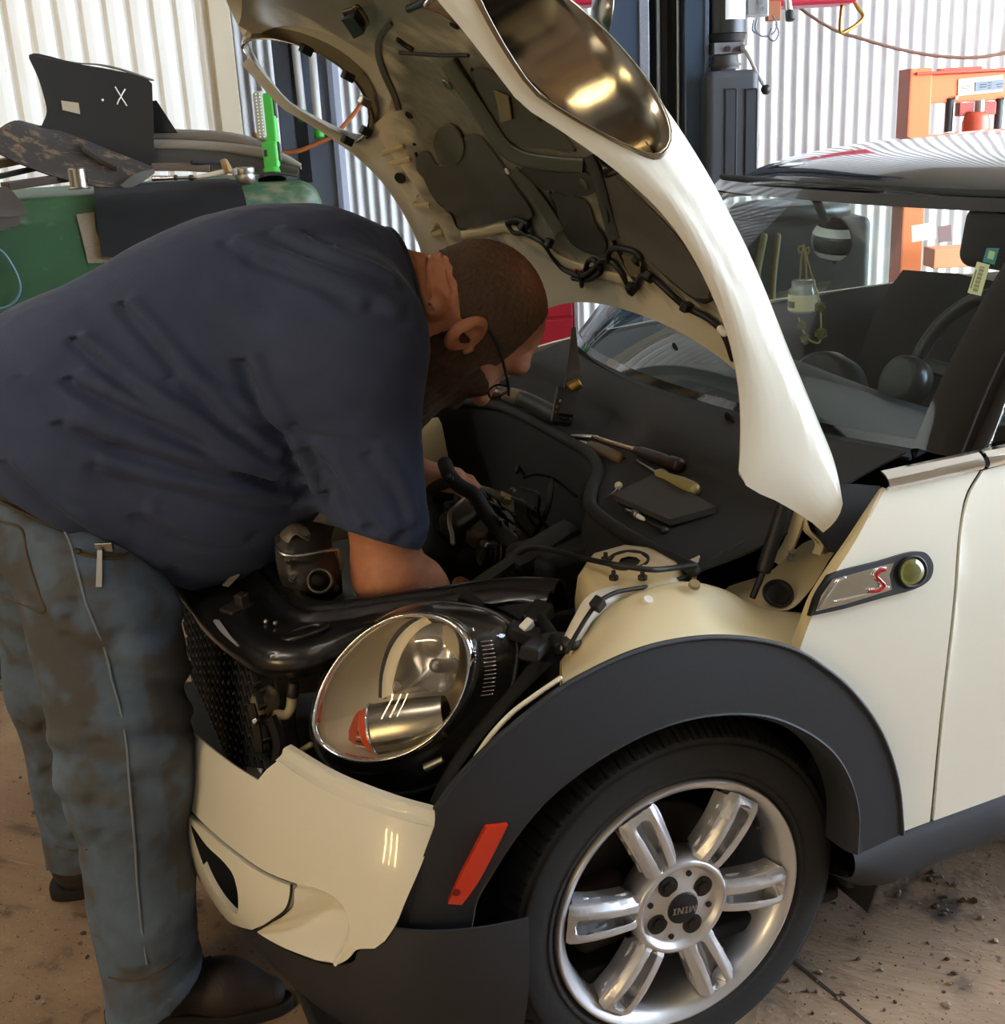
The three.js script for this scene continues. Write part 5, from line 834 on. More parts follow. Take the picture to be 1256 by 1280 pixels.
  const beardB = blend([ek(HL(0.048, -0.125, 0), [0.062, 0.072, 0.066], B3), ek(HL(0.058, -0.178, 0), [0.048, 0.055, 0.045], B3), ek(HL(0.015, -0.085, 0.048), [0.034, 0.045, 0.024], B3), ek(HL(0.015, -0.085, -0.048), [0.034, 0.045, 0.024], B3)], 0.03);
  const beardLim = (f, u, r) => { const t = fbm(f * 60, u * 60, r * 60); return Math.max(u + 0.062 - 0.35 * Math.max(0, 0.02 - f) * 0 - (Math.abs(r) > 0.05 ? 0.02 : 0) + 0.008 * t, -0.030 - f + 0.01 * t, f - 0.105); };
  const hang = blend([ek(HL(0.050, -0.150, 0), [0.055, 0.055, 0.055], B3), cap(HL(0.055, -0.165, 0.01), HL(0.055, -0.165, 0.01).add(V(-0.015, -0.075, 0.01)), 0.052, 0.026)], 0.04);
  const beardD = (x, y, z) => { const [f, u, r] = local(x, y, z), n = 0.004 * fbm(f * 45, u * 20, r * 45) + 0.0016 * noise.noise(f * 190, u * 60, r * 190); return smin(Math.max(headN(x, y, z) - 0.008 + n, beardLim(f, u, r) * 0.7), hang(x, y, z) + n * 1.6, 0.015); };
  part('beard', nets(beardD, V(-0.28, 0.86, -0.12), V(0.10, 1.24, 0.20), 0.004, (x, y, z) => { const [f, u, r] = local(x, y, z); return mixc([0.10, 0.045, 0.022], [0.045, 0.024, 0.015], 0.5 + noise.noise(f * 130, u * 40, r * 130)); }), new THREE.MeshStandardMaterial({ vertexColors: true, roughness: 0.9 }), person, 'dark reddish beard');
  const gl = new THREE.Group(); gl.name = 'glasses'; person.add(gl);
  for (const s of [1, -1]) part('temple', tube([HL(-0.002, -0.010, s * 0.086), HL(0.03, -0.008, s * 0.086), HL(0.085, -0.014, s * 0.080), HL(0.112, -0.018, s * 0.066)], 0.003, 24, 8), M.black, gl);
  for (const s of [1, -1]) { const c = HL(0.116, -0.022, s * 0.034), q = Array.from({ length: 20 }, (_, i) => { const a = i / 20 * 6.2832; return c.clone().addScaledVector(R, 0.028 * Math.cos(a)).addScaledVector(U, 0.020 * Math.sin(a)).addScaledVector(F, -0.006 * Math.abs(Math.cos(a))); }); part('rim', tube(q, 0.0022, 60, 6, true), M.black, gl); part('lens', loft([q.concat([q[0].clone()]), q.concat([q[0].clone()]).map((p) => c.clone().lerp(p, 0.02))], 1, 2), M.lens, gl); }
  part('bridge', tube([HL(0.116, -0.018, -0.008), HL(0.121, -0.014, 0), HL(0.116, -0.018, 0.008)], 0.002, 10, 6), M.black, gl);
  // bead chain at the collar
  const chain = []; const cq = cr3([[507, 318], [511, 332], [515, 350], [519, 368], [521, 380]].map(([a, b]) => hit(a, b, (p) => headD(p.x, p.y, p.z) - 0.002, 1.2, 3.2, 0.01)), 6);
  const cc = new THREE.CatmullRomCurve3(cq), n = Math.floor(cc.getLength() / 0.0042); for (let i = 0; i <= n; i++) { const p = cc.getPointAt(i / n); chain.push(T(new THREE.SphereGeometry(0.0021, 8, 6), p.toArray())); }
  part('neck_chain', merge(chain), M.steel, person);
  const ring = []; for (let i = 0; i < 26; i++) { const a = i / 26 * 6.2832; const dy = Math.cos(a), dz = Math.sin(a); const o = V(-0.172, 1.25, 0.035); let lo = 0.04, hi = 0.3; for (let k = 0; k < 24; k++) { const m = (lo + hi) / 2; const q = o.clone().add(V(0, dy * m, dz * m)); if (cloth(q.x, q.y, q.z) < 0) lo = m; else hi = m; } if (lo < 0.2) ring.push(o.clone().add(V(-0.006, dy * (lo), dz * (lo)))); }
  if (ring.length > 20) part('collar', tube(ring, 0.006, 120, 8, true), std(0x24272f, 0.92), person);
  
  // pocket clip of a knife in the front pocket
  const kn = thing('pocket_knife', 'silver clip of a folding knife hooked over the front pocket of the jeans', 'knife');
  const k0 = onJ(125, 688, 0.006), k1 = onJ(124, 734, 0.006), kx = V(0.92, 0, 0.38);
  part('clip', loft([[k0.clone().addScaledVector(kx, -0.004), k0.clone().addScaledVector(kx, 0.004)], [k1.clone().addScaledVector(kx, -0.005), k1.clone().addScaledVector(kx, 0.005)]], 2, 4, 0.002), std(0x77766f, 0.4, 0.9), kn);
  part('handle_end', frame(box(0.03, 0.016, 0.008, 0.002), onJ(130, 684, 0.006), kx, V(0, 1, 0), new THREE.Vector3().crossVectors(kx, V(0, 1, 0))), std(0x8e8c88, 0.3, 1), kn);
  for (const [a, b] of [[122, 682], [125, 686], [128, 682]]) part('screw', T(new THREE.SphereGeometry(0.0016, 8, 6), onJ(a, b, 0.0105).toArray()), M.chrome, kn);
}
// pressings, pads, wiring and fittings on the underside of the bonnet
{
  const pads = std(0x57554e, 0.55), padD = std(0x3c3b37, 0.6), greyPaint = phy(0x55524a, 0.4, 0, { clearcoat: 0.3, clearcoatRoughness: 0.3 }), creamIn = M.paintIn;
  const poly = (px, o, t, mat, name, sm = 3) => part(name, skin(cr2(px.map(([a, b]) => HI(a, b)), sm, true), 0.02, hInO(o), -t), mat, hood);
  const along2 = (px, w, hgt, mat, name) => {                        // a raised rib along a path
    const c = cr2(px, 4), rows = [[-1, -0.004], [-0.8, hgt * 0.75], [-0.35, hgt], [0.35, hgt], [0.8, hgt * 0.75], [1, -0.004]].map(([s, o]) => c.map(([x, y], i) => { const q = c[Math.min(c.length - 1, i + 1)], p = c[Math.max(0, i - 1)], L = Math.hypot(q[0] - p[0], q[1] - p[1]) || 1; return HIP(x - (q[1] - p[1]) / L * w * s, y + (q[0] - p[0]) / L * w * s, o); }));
    return part(name, loft(rows, 1, 2), mat, hood);
  };
  const cord = (px, r, mat, name, o = 0.006, label) => part(name, tube(cr3(px.map(([a, b, c]) => HIP(a, b, o + (c || 0))), 3), r, px.length * 10, 8), mat, hood, label);
  // pads
  poly([[522, 196], [536, 188], [549, 205], [577, 200], [583, 168], [602, 170], [630, 205], [648, 235], [668, 268], [640, 272], [600, 279], [576, 284], [560, 263], [545, 248], [531, 221]], 0.002, 0.004, pads, 'pad');
  poly([[592, 88], [616, 88], [650, 118], [700, 160], [720, 186], [688, 184], [652, 180], [634, 169], [606, 122]], 0.002, 0.004, pads, 'pad');
  poly([[690, 241], [712, 244], [733, 249], [746, 278], [760, 310], [744, 315], [716, 301], [702, 272]], 0.002, 0.004, padD, 'pad');
  poly([[762, 212], [800, 246], [838, 284], [868, 324], [890, 362], [872, 370], [830, 338], [800, 318], [778, 300], [765, 262]], 0.002, 0.004, pads, 'pad');
  poly([[652, 210], [700, 214], [735, 214], [750, 226], [735, 243], [690, 236], [668, 232]], 0.002, 0.003, padD, 'pad');
  // dark slots along the pads
  for (const px of [[[520, 192], [531, 221], [547, 251], [563, 264], [573, 284], [582, 287]], [[590, 87], [601, 117], [618, 146], [634, 170], [651, 180], [688, 184], [718, 187]], [[688, 241], [700, 270], [714, 301], [730, 312], [745, 316]], [[746, 190], [754, 228], [764, 285], [771, 312], [776, 316]], [[817, 328], [832, 343], [850, 358], [876, 376], [896, 370]], [[500, 66], [550, 69], [585, 69]]]) cord(px, 0.0042, M.black, 'slot', 0.002);
  // ribs
  along2([[560, 78], [582, 112], [606, 148], [628, 182], [650, 197], [690, 204], [728, 207]], 11, 0.012, greyPaint, 'rib');
  along2([[640, 214], [660, 232], [680, 258], [700, 290]], 8, 0.009, greyPaint, 'rib');
  along2([[735, 195], [748, 225], [757, 260], [768, 300]], 8, 0.010, padD, 'rib');
  along2([[488, 30], [474, 48], [472, 66], [480, 92], [492, 118], [498, 138]], 4, 0.006, greyPaint, 'rib');
  along2([[576, 294], [600, 292], [634, 285], [665, 300], [700, 326], [740, 340], [790, 352]], 7, 0.010, creamIn, 'rib');
  for (const q of [[[476, 192], [504, 184]], [[484, 207], [512, 199]], [[506, 263], [536, 256]], [[522, 300], [552, 290]]]) along2([q[0], [(q[0][0] + q[1][0]) / 2, (q[0][1] + q[1][1]) / 2 - 1], q[1]], 4, 0.006, creamIn, 'dimple');
  // tongue
  poly([[552, 158], [572, 156], [582, 172], [580, 195], [566, 204], [552, 200], [545, 180]], 0.006, 0.004, greyPaint, 'tongue');
  // brackets and a rubber stop
  poly([[623, 108], [641, 116], [645, 144], [631, 148], [628, 128]], 0.010, 0.003, std(0x8a7f5f, 0.5), 'bracket', 1);
  poly([[656, 130], [672, 136], [680, 148], [665, 150]], 0.008, 0.003, std(0x55523f, 0.5), 'bracket', 1);
  poly([[786, 318], [802, 312], [808, 326], [796, 340], [789, 330]], 0.012, 0.003, std(0x6a5f45, 0.5), 'bracket', 2);
  const disc = (px, py, r, mat, name, o = 0.002) => { const p = HIP(px, py, o), a = HIP(px + 4, py, o).sub(p), b = HIP(px, py + 4, o).sub(p), n = a.cross(b).normalize(); if (n.dot(EYE.clone().sub(p)) < 0) n.negate(); return part(name, T(lathe([[0, 0.001], [r * 0.8, 0.001], [r, 0.0025], [r * 1.15, 0]].reverse(), 20).applyQuaternion(new THREE.Quaternion().setFromUnitVectors(V(0, 1, 0), n)), p.toArray()), mat, hood); };
  for (const [a, b, r] of [[453, 173, 0.009], [490, 232, 0.013], [511, 144, 0.009], [844, 433, 0.008], [912, 524, 0.014], [686, 202, 0.004], [518, 180, 0.004], [562, 16, 0.012], [568, 32, 0.009]]) disc(a, b, r, M.black, 'hole');
  disc(559, 106, 0.012, M.steel, 'button', 0.006); disc(634, 214, 0.007, M.white, 'button', 0.006); disc(648, 216, 0.012, greyPaint, 'button', 0.006); disc(730, 230, 0.010, greyPaint, 'button', 0.006);
  // washer hose and loom with its clips
  const H = [[634, 279, 0], [642, 290], [656, 292, 0.004], [681, 306], [692, 322], [702, 334], [714, 341, 0.004], [727, 345, 0.006], [738, 340, 0.004], [748, 330], [754, 325, 0.006], [762, 325], [775, 338, 0.004], [787, 358], [795, 360], [800, 348], [806, 344, 0.004], [814, 346], [826, 356], [839, 368, 0.004], [855, 382], [870, 390], [885, 398], [900, 411], [908, 425], [916, 448]];
  cord(H, 0.0065, M.wire, 'washer_hose', 0.010);
  cord([[634, 279], [641, 275], [652, 276], [660, 281], [656, 287]], 0.006, M.wire, 'washer_hose', 0.012);
  cord([[716, 348], [730, 350], [744, 346], [751, 336], [744, 326], [736, 326], [731, 338]], 0.0055, M.wire, 'washer_hose', 0.013);
  cord([[760, 326], [761, 316], [770, 310], [783, 312], [795, 316], [800, 322]], 0.006, M.wire, 'washer_hose', 0.013);
  cord([[800, 322], [799, 340], [795, 352], [789, 346], [774, 318]], 0.0025, M.wire, 'washer_wire', 0.012);
  for (const [a, b, s] of [[655, 282, 1.2], [686, 304, 0.9], [728, 345, 1.0], [789, 361, 1.1], [811, 346, 1.0], [858, 384, 1.0], [796, 326, 0.8]]) { const p = HIP(a, b, 0.014); part('clip', T(box(0.024 * s, 0.018 * s, 0.016, 0.004), p.toArray(), [0.4, 0.3, 0.6 + a * 0.01]), M.black, hood); }
  { const p = HIP(727, 354, 0.016); part('clip', T(new THREE.SphereGeometry(0.008, 14, 10), p.toArray(), [0, 0, 0], [0.7, 1.4, 0.7]), M.black, hood); const r = HIP(720, 339, 0.016); part('clip', T(new THREE.SphereGeometry(0.005, 12, 8), r.toArray()), std(0x9a2014, 0.4), hood, 'red clip'); }
  cord([[900, 411], [905, 416]], 0.0072, M.white, 'tape_band', 0.010);
  // striker loop and safety catch at the nose
  { const q = [[430, 14], [441, 11], [447, 8], [459, 29], [440, 34], [430, 16]].map(([a, b]) => HIP(a, b, 0.03)); part('striker', tube(q, 0.004, 40, 8), std(0x6a5236, 0.4, 0.8), hood);
    poly([[440, 4], [456, 0], [469, 22], [456, 29]], 0.02, 0.02, M.black, 'catch_block', 1);
    cord([[511, 11], [530, 2], [545, -8]], 0.007, M.black, 'rubber_buffer', 0.012); cord([[498, 50], [506, 56], [514, 61]], 0.006, M.black, 'slot', 0.004); }
  // clips of the far bezel, a pale seam cord
  for (const k of [17, 21, 24, 28, 33]) { const p = farBezel[k]; part('bezel_clip', T(box(0.03, 0.02, 0.018, 0.004), p.toArray(), [0.3, 0.2, -0.5]), k === 24 ? M.steel : M.black, hood); }
}
// ---------- engine bay ----------
{
  const E = (px, py, y) => Y(px, py, y), cast = std(0x4d463b, 0.6, 0.55), castD = std(0x2a2723, 0.6, 0.4), shine = phy(0x141313, 0.32, 0, { clearcoat: 0.5, clearcoatRoughness: 0.2 }), creamD = M.paintIn;
  const hose = (name, pts, r, mat = M.wire, n = 10) => part(name, tube(pts.map(([a, b, y]) => E(a, b, y)), r, pts.length * 9, n), mat, car);
  // tray, far inner wing, cross members: keep the bay dark and closed
  part('undertray', T(box(0.95, 0.03, 1.45, 0.01), [-0.12, 0.20, 0]), M.blackMatte, car);
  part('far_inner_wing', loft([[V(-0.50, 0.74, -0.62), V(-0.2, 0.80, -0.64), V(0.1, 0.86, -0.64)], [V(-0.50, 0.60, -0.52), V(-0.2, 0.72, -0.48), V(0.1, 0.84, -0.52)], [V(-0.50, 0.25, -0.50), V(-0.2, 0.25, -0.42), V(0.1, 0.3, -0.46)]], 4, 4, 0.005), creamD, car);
  part('near_chassis_leg', loft([[V(-0.52, 0.52, 0.50), V(-0.2, 0.56, 0.46), V(0.2, 0.60, 0.46)], [V(-0.52, 0.46, 0.42), V(-0.2, 0.50, 0.40), V(0.2, 0.54, 0.40)], [V(-0.52, 0.32, 0.43), V(-0.2, 0.34, 0.40), V(0.2, 0.36, 0.40)]], 3, 3, 0.005), M.blackMatte, car);
  // engine
  part('engine_block', merge(T(box(0.36, 0.36, 0.50, 0.03), [-0.13, 0.48, -0.10]), T(box(0.22, 0.10, 0.44, 0.03), [-0.10, 0.69, -0.12]), T(box(0.16, 0.22, 0.22, 0.05), [-0.16, 0.52, 0.26])), castD, car);
  part('cam_cover', T(box(0.17, 0.06, 0.40, 0.025, 4), [-0.06, 0.755, -0.14], [0, 0.05, 0.05]), M.blackMatte, car);
  for (const z of [-0.28, -0.19, -0.10, -0.01]) part('coil_pack', merge(T(box(0.05, 0.03, 0.035, 0.008), [-0.06, 0.795, z]), T(new THREE.CylinderGeometry(0.012, 0.014, 0.03, 12), [-0.045, 0.81, z])), M.black, car);
  part('casting', T(box(0.075, 0.08, 0.055, 0.012), E(576, 660, 0.775).toArray(), [0.2, 0.4, 0.1]), cast, car);
  part('casting', merge(T(box(0.05, 0.035, 0.04, 0.008), E(607, 664, 0.79).toArray(), [0.1, 0.5, 0.2]), T(box(0.035, 0.03, 0.03, 0.006), E(596, 672, 0.785).toArray(), [0.2, 0.3, 0])), std(0x6a5d47, 0.55, 0.4), car);
  { const a = E(600, 690, 0.765), b = E(640, 690, 0.755), rr = []; for (let k = 0; k < 7; k++) { const t = k / 6; rr.push(rod(a.clone().lerp(b, t), a.clone().lerp(b, t + 0.1), 0.026 - 0.004 * Math.abs(k - 3) / 3, 0.026, 18)); } part('alternator', merge(rr), std(0x575041, 0.5, 0.6), car); }
  part('foil_cuff', T(box(0.04, 0.012, 0.018, 0.004), E(611, 680, 0.785).toArray(), [0.2, 0.5, -0.4]), M.steel, car);
  // hoses and loom
  hose('pipe', [[580, 624, 0.83], [571, 632, 0.83], [563, 640, 0.825], [562, 655, 0.81], [565, 668, 0.80], [566, 680, 0.79]], 0.0045, std(0x9a9184, 0.3, 0.9));
  hose('coolant_hose', [[556, 580, 0.90], [563, 596, 0.885], [574, 607, 0.87], [592, 618, 0.855], [606, 640, 0.83], [622, 660, 0.805], [640, 680, 0.78]], 0.015, M.rubber, 12);
  hose('coolant_hose', [[524, 640, 0.80], [533, 622, 0.83], [543, 610, 0.85], [558, 603, 0.87]], 0.012, M.rubber, 12);
  hose('coolant_hose', [[536, 640, 0.78], [540, 665, 0.76], [548, 690, 0.74], [560, 700, 0.72]], 0.025, M.rubber, 14);
  hose('hose', [[689, 600, 0.83], [688, 618, 0.82], [684, 636, 0.80], [676, 654, 0.77], [668, 668, 0.74]], 0.006, M.wire);
  hose('hose', [[648, 520, 0.80], [652, 545, 0.79], [653, 570, 0.78], [646, 590, 0.77]], 0.005, M.wire);
  hose('breather_line', [[655, 597, 0.84], [668, 593, 0.845], [684, 595, 0.84], [700, 604, 0.82], [720, 620, 0.80]], 0.0035, M.wire);
  hose('bonnet_cable', [[646, 694, 0.80], [656, 687, 0.815], [672, 685, 0.83], [700, 690, 0.86], [730, 698, 0.88], [770, 706, 0.89], [812, 712, 0.885], [834, 711, 0.875], [868, 706, 0.87]], 0.0045, M.wire);
  hose('tension_wire', [[662, 720, 0.76], [690, 706, 0.78], [716, 692, 0.80]], 0.003, cast);
  for (let k = 0; k < 9; k++) { const a = rnd() * 70, b = rnd() * 50; hose('loom_wire', [[590 + a, 600 + b, 0.80], [600 + a + rnd() * 15, 612 + b, 0.83], [612 + a, 622 + b + rnd() * 12, 0.79], [620 + a + rnd() * 10, 640 + b, 0.76]], 0.0028 + rnd() * 0.002, M.wire, 6); }
  for (const [a, b, y, w, c] of [[631, 623, 0.80, 0.028, 0xa08a52], [624, 650, 0.79, 0.016, 0x8d8256], [611, 625, 0.80, 0.014, 0x5e4a34], [646, 664, 0.77, 0.014, 0x8a7a54], [626, 633, 0.79, 0.018, 0x5a1714], [640, 612, 0.81, 0.012, 0x8c7f62], [668, 640, 0.78, 0.02, 0x26221c], [560, 596, 0.90, 0.014, 0x3c3d40]]) part('connector', merge(T(box(w, w * 0.6, w * 0.7, 0.003), E(a, b, y).toArray(), [0.3, a, 0.4]), T(box(w * 0.5, w * 0.5, w * 0.9, 0.002), E(a + 3, b + 2, y).toArray(), [0.1, a, 0.2])), std(c, 0.5), car);
  // air duct with an open round mouth, and the long flat arm beside it
  const duct = (rows) => loft(rows.map((r) => r.map(([a, b, y]) => E(a, b, y))), 3, 3, 0.012);
  part('air_duct', merge(duct([[[632, 702, 0.79], [668, 678, 0.80], [705, 656, 0.81]], [[646, 712, 0.785], [684, 688, 0.795], [718, 664, 0.805]], [[662, 722, 0.75], [692, 700, 0.77], [722, 676, 0.78]]])), std(0x1f1e1c, 0.55), car);
  { const c = E(643, 706, 0.785), n = V(-0.4, 0.62, 0.68).normalize(); part('duct_mouth', T(lathe([[0.012, -0.03], [0.015, -0.01], [0.019, 0.004], [0.022, 0.004], [0.022, -0.03]].reverse(), 32).applyQuaternion(new THREE.Quaternion().setFromUnitVectors(V(0, 1, 0), n)), c.toArray()), std(0x26272b, 0.4), car); }
  part('flat_arm', duct([[[641, 692, 0.805], [606, 714, 0.795], [572, 738, 0.785]], [[650, 698, 0.80], [616, 722, 0.79], [580, 745, 0.78]]]), std(0x2b2823, 0.5), car);
  part('airbox', T(box(0.16, 0.12, 0.14, 0.02, 3), [0.02, 0.74, 0.30], [0, 0.2, 0]), M.blackMatte, car);
  // turbo side: heat shield, bright clip, outlet
  const TZ = (px, py, z) => Z(px, py, z);
  part('heat_shield', loft([[[343, 664, 0.235], [360, 656, 0.225], [390, 654, 0.22], [417, 660, 0.225]], [[345, 690, 0.25], [362, 684, 0.26], [388, 680, 0.26], [412, 676, 0.24]], [[350, 716, 0.27], [372, 724, 0.30], [402, 726, 0.30], [424, 714, 0.27]], [[360, 742, 0.26], [380, 752, 0.28], [408, 750, 0.28], [426, 740, 0.26]]].map((r) => r.map((q) => TZ(...q))), 4, 4, 0.004), std(0x4a4540, 0.42, 0.7), car);
  part('crumpled_foil', loft([[[350, 668, 0.235], [357, 650, 0.22], [370, 650, 0.21], [385, 660, 0.21]], [[352, 672, 0.25], [362, 662, 0.24], [378, 660, 0.24], [392, 668, 0.23]], [[360, 678, 0.255], [370, 671, 0.26], [384, 674, 0.255], [396, 668, 0.24]]].map((r) => r.map((q) => TZ(...q).add(V(0, (rnd() - 0.5) * 0.008, (rnd() - 0.5) * 0.01)))), 5, 5, 0.002), std(0x8f8478, 0.5, 0.35), car);
  part('shield_clip', tube([[346, 685, 0.27], [352, 692, 0.285], [364, 695, 0.295], [384, 693, 0.30], [404, 689, 0.295], [420, 687, 0.28]].map((q) => TZ(...q)), 0.0035, 60, 8), M.steel, car);
  { const c = TZ(400, 727, 0.315), n = V(-0.25, 0.55, 0.8).normalize(), q = new THREE.Quaternion().setFromUnitVectors(V(0, 1, 0), n); part('outlet_pipe', T(lathe([[0.016, -0.05], [0.0165, 0.006], [0.020, 0.010], [0.023, 0.006], [0.023, 0.0], [0.0205, -0.004], [0.0205, -0.02], [0.025, -0.028], [0.025, -0.05]].reverse(), 36).applyQuaternion(q), c.toArray()), std(0x5c554c, 0.35, 0.8), car);
    part('outlet_bore', T(new THREE.CylinderGeometry(0.0162, 0.0162, 0.004, 24).applyQuaternion(q), c.clone().addScaledVector(n, -0.03).toArray()), M.blackMatte, car); }
  for (const [a, b] of [[366, 722], [360, 700], [418, 734], [382, 668]]) part('shield_bolt', T(merge(new THREE.CylinderGeometry(0.0055, 0.0055, 0.008, 6), T(new THREE.CylinderGeometry(0.008, 0.008, 0.003, 14), [0, -0.004, 0])), TZ(a, b, 0.30).toArray(), [0.9, 0, 0.2]), M.castIron, car);
  part('sensor_pipe', tube([[423, 688, 0.27], [426, 702, 0.27], [425, 720, 0.27]].map((q) => TZ(...q)), 0.004, 20, 8), std(0x8f7a4e, 0.4, 0.8), car);
  // radiator support: shiny black plastic with a rolled double lip
  const lipPx = [[252, 664, 0.82], [300, 690, 0.82], [320, 698, 0.815], [344, 718, 0.81], [363, 740, 0.80], [381, 753, 0.795], [400, 757, 0.793], [427, 755, 0.793], [458, 750, 0.795], [500, 744, 0.80], [550, 738, 0.805], [600, 731, 0.81], [650, 727, 0.815], [696, 730, 0.815]];
  const lip = lipPx.map((q) => E(...q));
  part('radiator_support', loft([lip.map((p) => p.clone().add(V(0.03, -0.06, -0.02))), lip.map((p) => p.clone().add(V(0.014, -0.002, -0.01))), lip, lip.map((p) => p.clone().add(V(-0.012, -0.010, 0.012))), lip.map((p) => p.clone().add(V(-0.020, -0.004, 0.018))), lip.map((p) => p.clone().add(V(-0.034, -0.018, 0.030))),
    [[214, 700, 0.80], [262, 735, 0.79], [268, 760, 0.785], [285, 780, 0.78], [305, 797, 0.775], [330, 808, 0.772], [352, 812, 0.77], [382, 810, 0.77], [414, 800, 0.772], [460, 785, 0.78], [510, 772, 0.785], [560, 762, 0.79], [620, 754, 0.79], [690, 750, 0.79]].map((q) => E(...q)),
    [[196, 705, 0.775], [238, 752, 0.77], [252, 772, 0.765], [276, 796, 0.76], [300, 813, 0.752], [328, 830, 0.748], [356, 833, 0.748], [386, 829, 0.75], [418, 818, 0.752], [462, 802, 0.755], [510, 790, 0.76], [560, 780, 0.765], [620, 770, 0.765], [688, 764, 0.765]].map((q) => E(...q)),
    [[197, 716, 0.745], [240, 762, 0.74], [254, 784, 0.735], [278, 808, 0.73], [302, 826, 0.72], [330, 842, 0.715], [356, 845, 0.715], [386, 842, 0.715], [418, 832, 0.715], [462, 818, 0.72], [510, 806, 0.725], [560, 795, 0.73], [620, 786, 0.73], [688, 778, 0.73]].map((q) => E(...q))], 3, 4, 0.004), shine, car);
  // labels, latch and raised oval on it
  const onS = (a, b, y) => E(a, b, y);
  part('support_label', T(box(0.036, 0.002, 0.014, 0.0008), onS(289, 725, 0.812).toArray(), [0.1, 0.75, 0.2]), std(0xb5ada0, 0.6), car);
  part('reflective_strip', loft([[[266, 776, 0.778], [276, 790, 0.776], [296, 808, 0.772]], [[272, 772, 0.782], [286, 792, 0.780], [298, 808, 0.776]]].map((r) => r.map((q) => E(...q))), 3, 2, 0.002), std(0x8d8f98, 0.4), car);
  part('latch', merge(T(box(0.05, 0.012, 0.035, 0.004), onS(296, 759, 0.79).toArray(), [0, 0.5, 0.1]), T(box(0.02, 0.03, 0.02, 0.004), onS(303, 752, 0.80).toArray(), [0, 0.5, 0.1])), M.castIron, car);
  part('raised_oval', T(new THREE.TorusGeometry(0.028, 0.004, 10, 40), onS(381, 790, 0.779).toArray(), [Math.PI / 2 - 0.1, 0.1, 0], [1.3, 0.75, 1]), shine, car);
  for (const [a, b] of [[332, 777], [344, 779], [340, 820]]) part('screw', T(new THREE.SphereGeometry(0.0045, 10, 8), onS(a, b, 0.786).toArray()), M.steel, car);
  // condenser mesh seen through the missing grille, its bracket, horn hose and wiring behind the bumper
  const cd = []; const Xc = -0.575;
  for (let r = 0; r < 13; r++) for (let c = 0; c < 19; c++) { const z = -0.48 + c * 0.048 + (r % 2) * 0.024, y = 0.70 - r * 0.030; cd.push(T(box(0.012, 0.004, 0.034, 0.0015), [Xc, y, z], [0.62, 0, 0]), T(box(0.012, 0.004, 0.034, 0.0015), [Xc, y, z + 0.024], [-0.62, 0, 0])); }
  part('condenser_mesh', merge(cd), std(0x1d1b19, 0.45), car);
  part('condenser_core', T(box(0.03, 0.46, 1.02, 0.005), [Xc + 0.045, 0.52, -0.12]), std(0x14120f, 0.7), car);
  const fin = []; for (let k = 0; k < 60; k++) fin.push(T(box(0.004, 0.018, 0.014, 0.001), [Xc + 0.026, 0.36 + rnd() * 0.32, -0.1 + rnd() * 0.46], [0, 0, 0.6])); part('condenser_fins', merge(fin), std(0x3d342a, 0.6), car);
  part('support_bracket', merge(loft([[[309, 880, 0.42], [316, 910, 0.43], [319, 940, 0.43]], [[317, 880, 0.43], [324, 908, 0.44], [328, 940, 0.44]]].map((r) => r.map((q) => Z(...q))), 4, 2, 0.004)), std(0x3a3733, 0.3, 0.7), car);
  part('bracket_bolt', T(new THREE.SphereGeometry(0.0065, 14, 10), Z(319, 901, 0.44).toArray()), M.chrome, car);
  part('bumper_carrier', loft([[[333, 900, 0.45], [341, 930, 0.45], [338, 955, 0.46]], [[340, 896, 0.46], [350, 930, 0.47], [345, 958, 0.48]]].map((r) => r.map((q) => Z(...q))), 4, 2, 0.01), M.black, car);
  part('grille_end_bright', loft([[[310, 957, 0.42], [333, 962, 0.45]], [[314, 970, 0.43], [326, 976, 0.455]]].map((r) => r.map((q) => Z(...q))), 2, 2, 0.006), M.chrome, car);
  part('white_hose', tube([[346, 893, 0.40], [358, 893, 0.405], [363, 885, 0.405], [365, 870, 0.405]].map((q) => Z(...q)), 0.0085, 30, 10), std(0xb9a886, 0.55), car);
  part('hose_cap', rod(Z(365, 872, 0.405), Z(367, 852, 0.405), 0.010, 0.009, 14), M.castIron, car);
  part('washer_pump', T(box(0.05, 0.05, 0.03, 0.012, 3), Z(334, 878, 0.38).toArray(), [0.2, 0.3, 0.2]), std(0x6d6350, 0.6), car);
  part('small_bracket', tube([[378, 937, 0.44], [388, 931, 0.445]].map((q) => Z(...q)), 0.005, 10, 8), std(0xa79470, 0.5), car);
  part('front_wall', loft([[V(-0.40, 0.72, 0.28), V(-0.27, 0.72, 0.42), V(-0.19, 0.72, 0.58)], [V(-0.42, 0.5, 0.28), V(-0.27, 0.5, 0.42), V(-0.19, 0.5, 0.58)], [V(-0.45, 0.25, 0.28), V(-0.30, 0.25, 0.44), V(-0.22, 0.25, 0.58)]], 4, 3, 0.006), M.blackMatte, car);
  part('bumper_beam', T(box(0.06, 0.10, 0.9, 0.015), [-0.535, 0.36, 0.0]), M.black, car);
  // lamp carrier: black brackets above and behind the headlamp
  part('lamp_carrier', loft([[[480, 752, 0.77], [540, 742, 0.79], [600, 742, 0.79], [660, 760, 0.785], [700, 800, 0.77]], [[500, 770, 0.75], [545, 758, 0.77], [610, 760, 0.775], [655, 784, 0.77], [690, 815, 0.755]]].map((r) => r.map((q) => E(...q))), 4, 3, 0.014), M.soft, car);
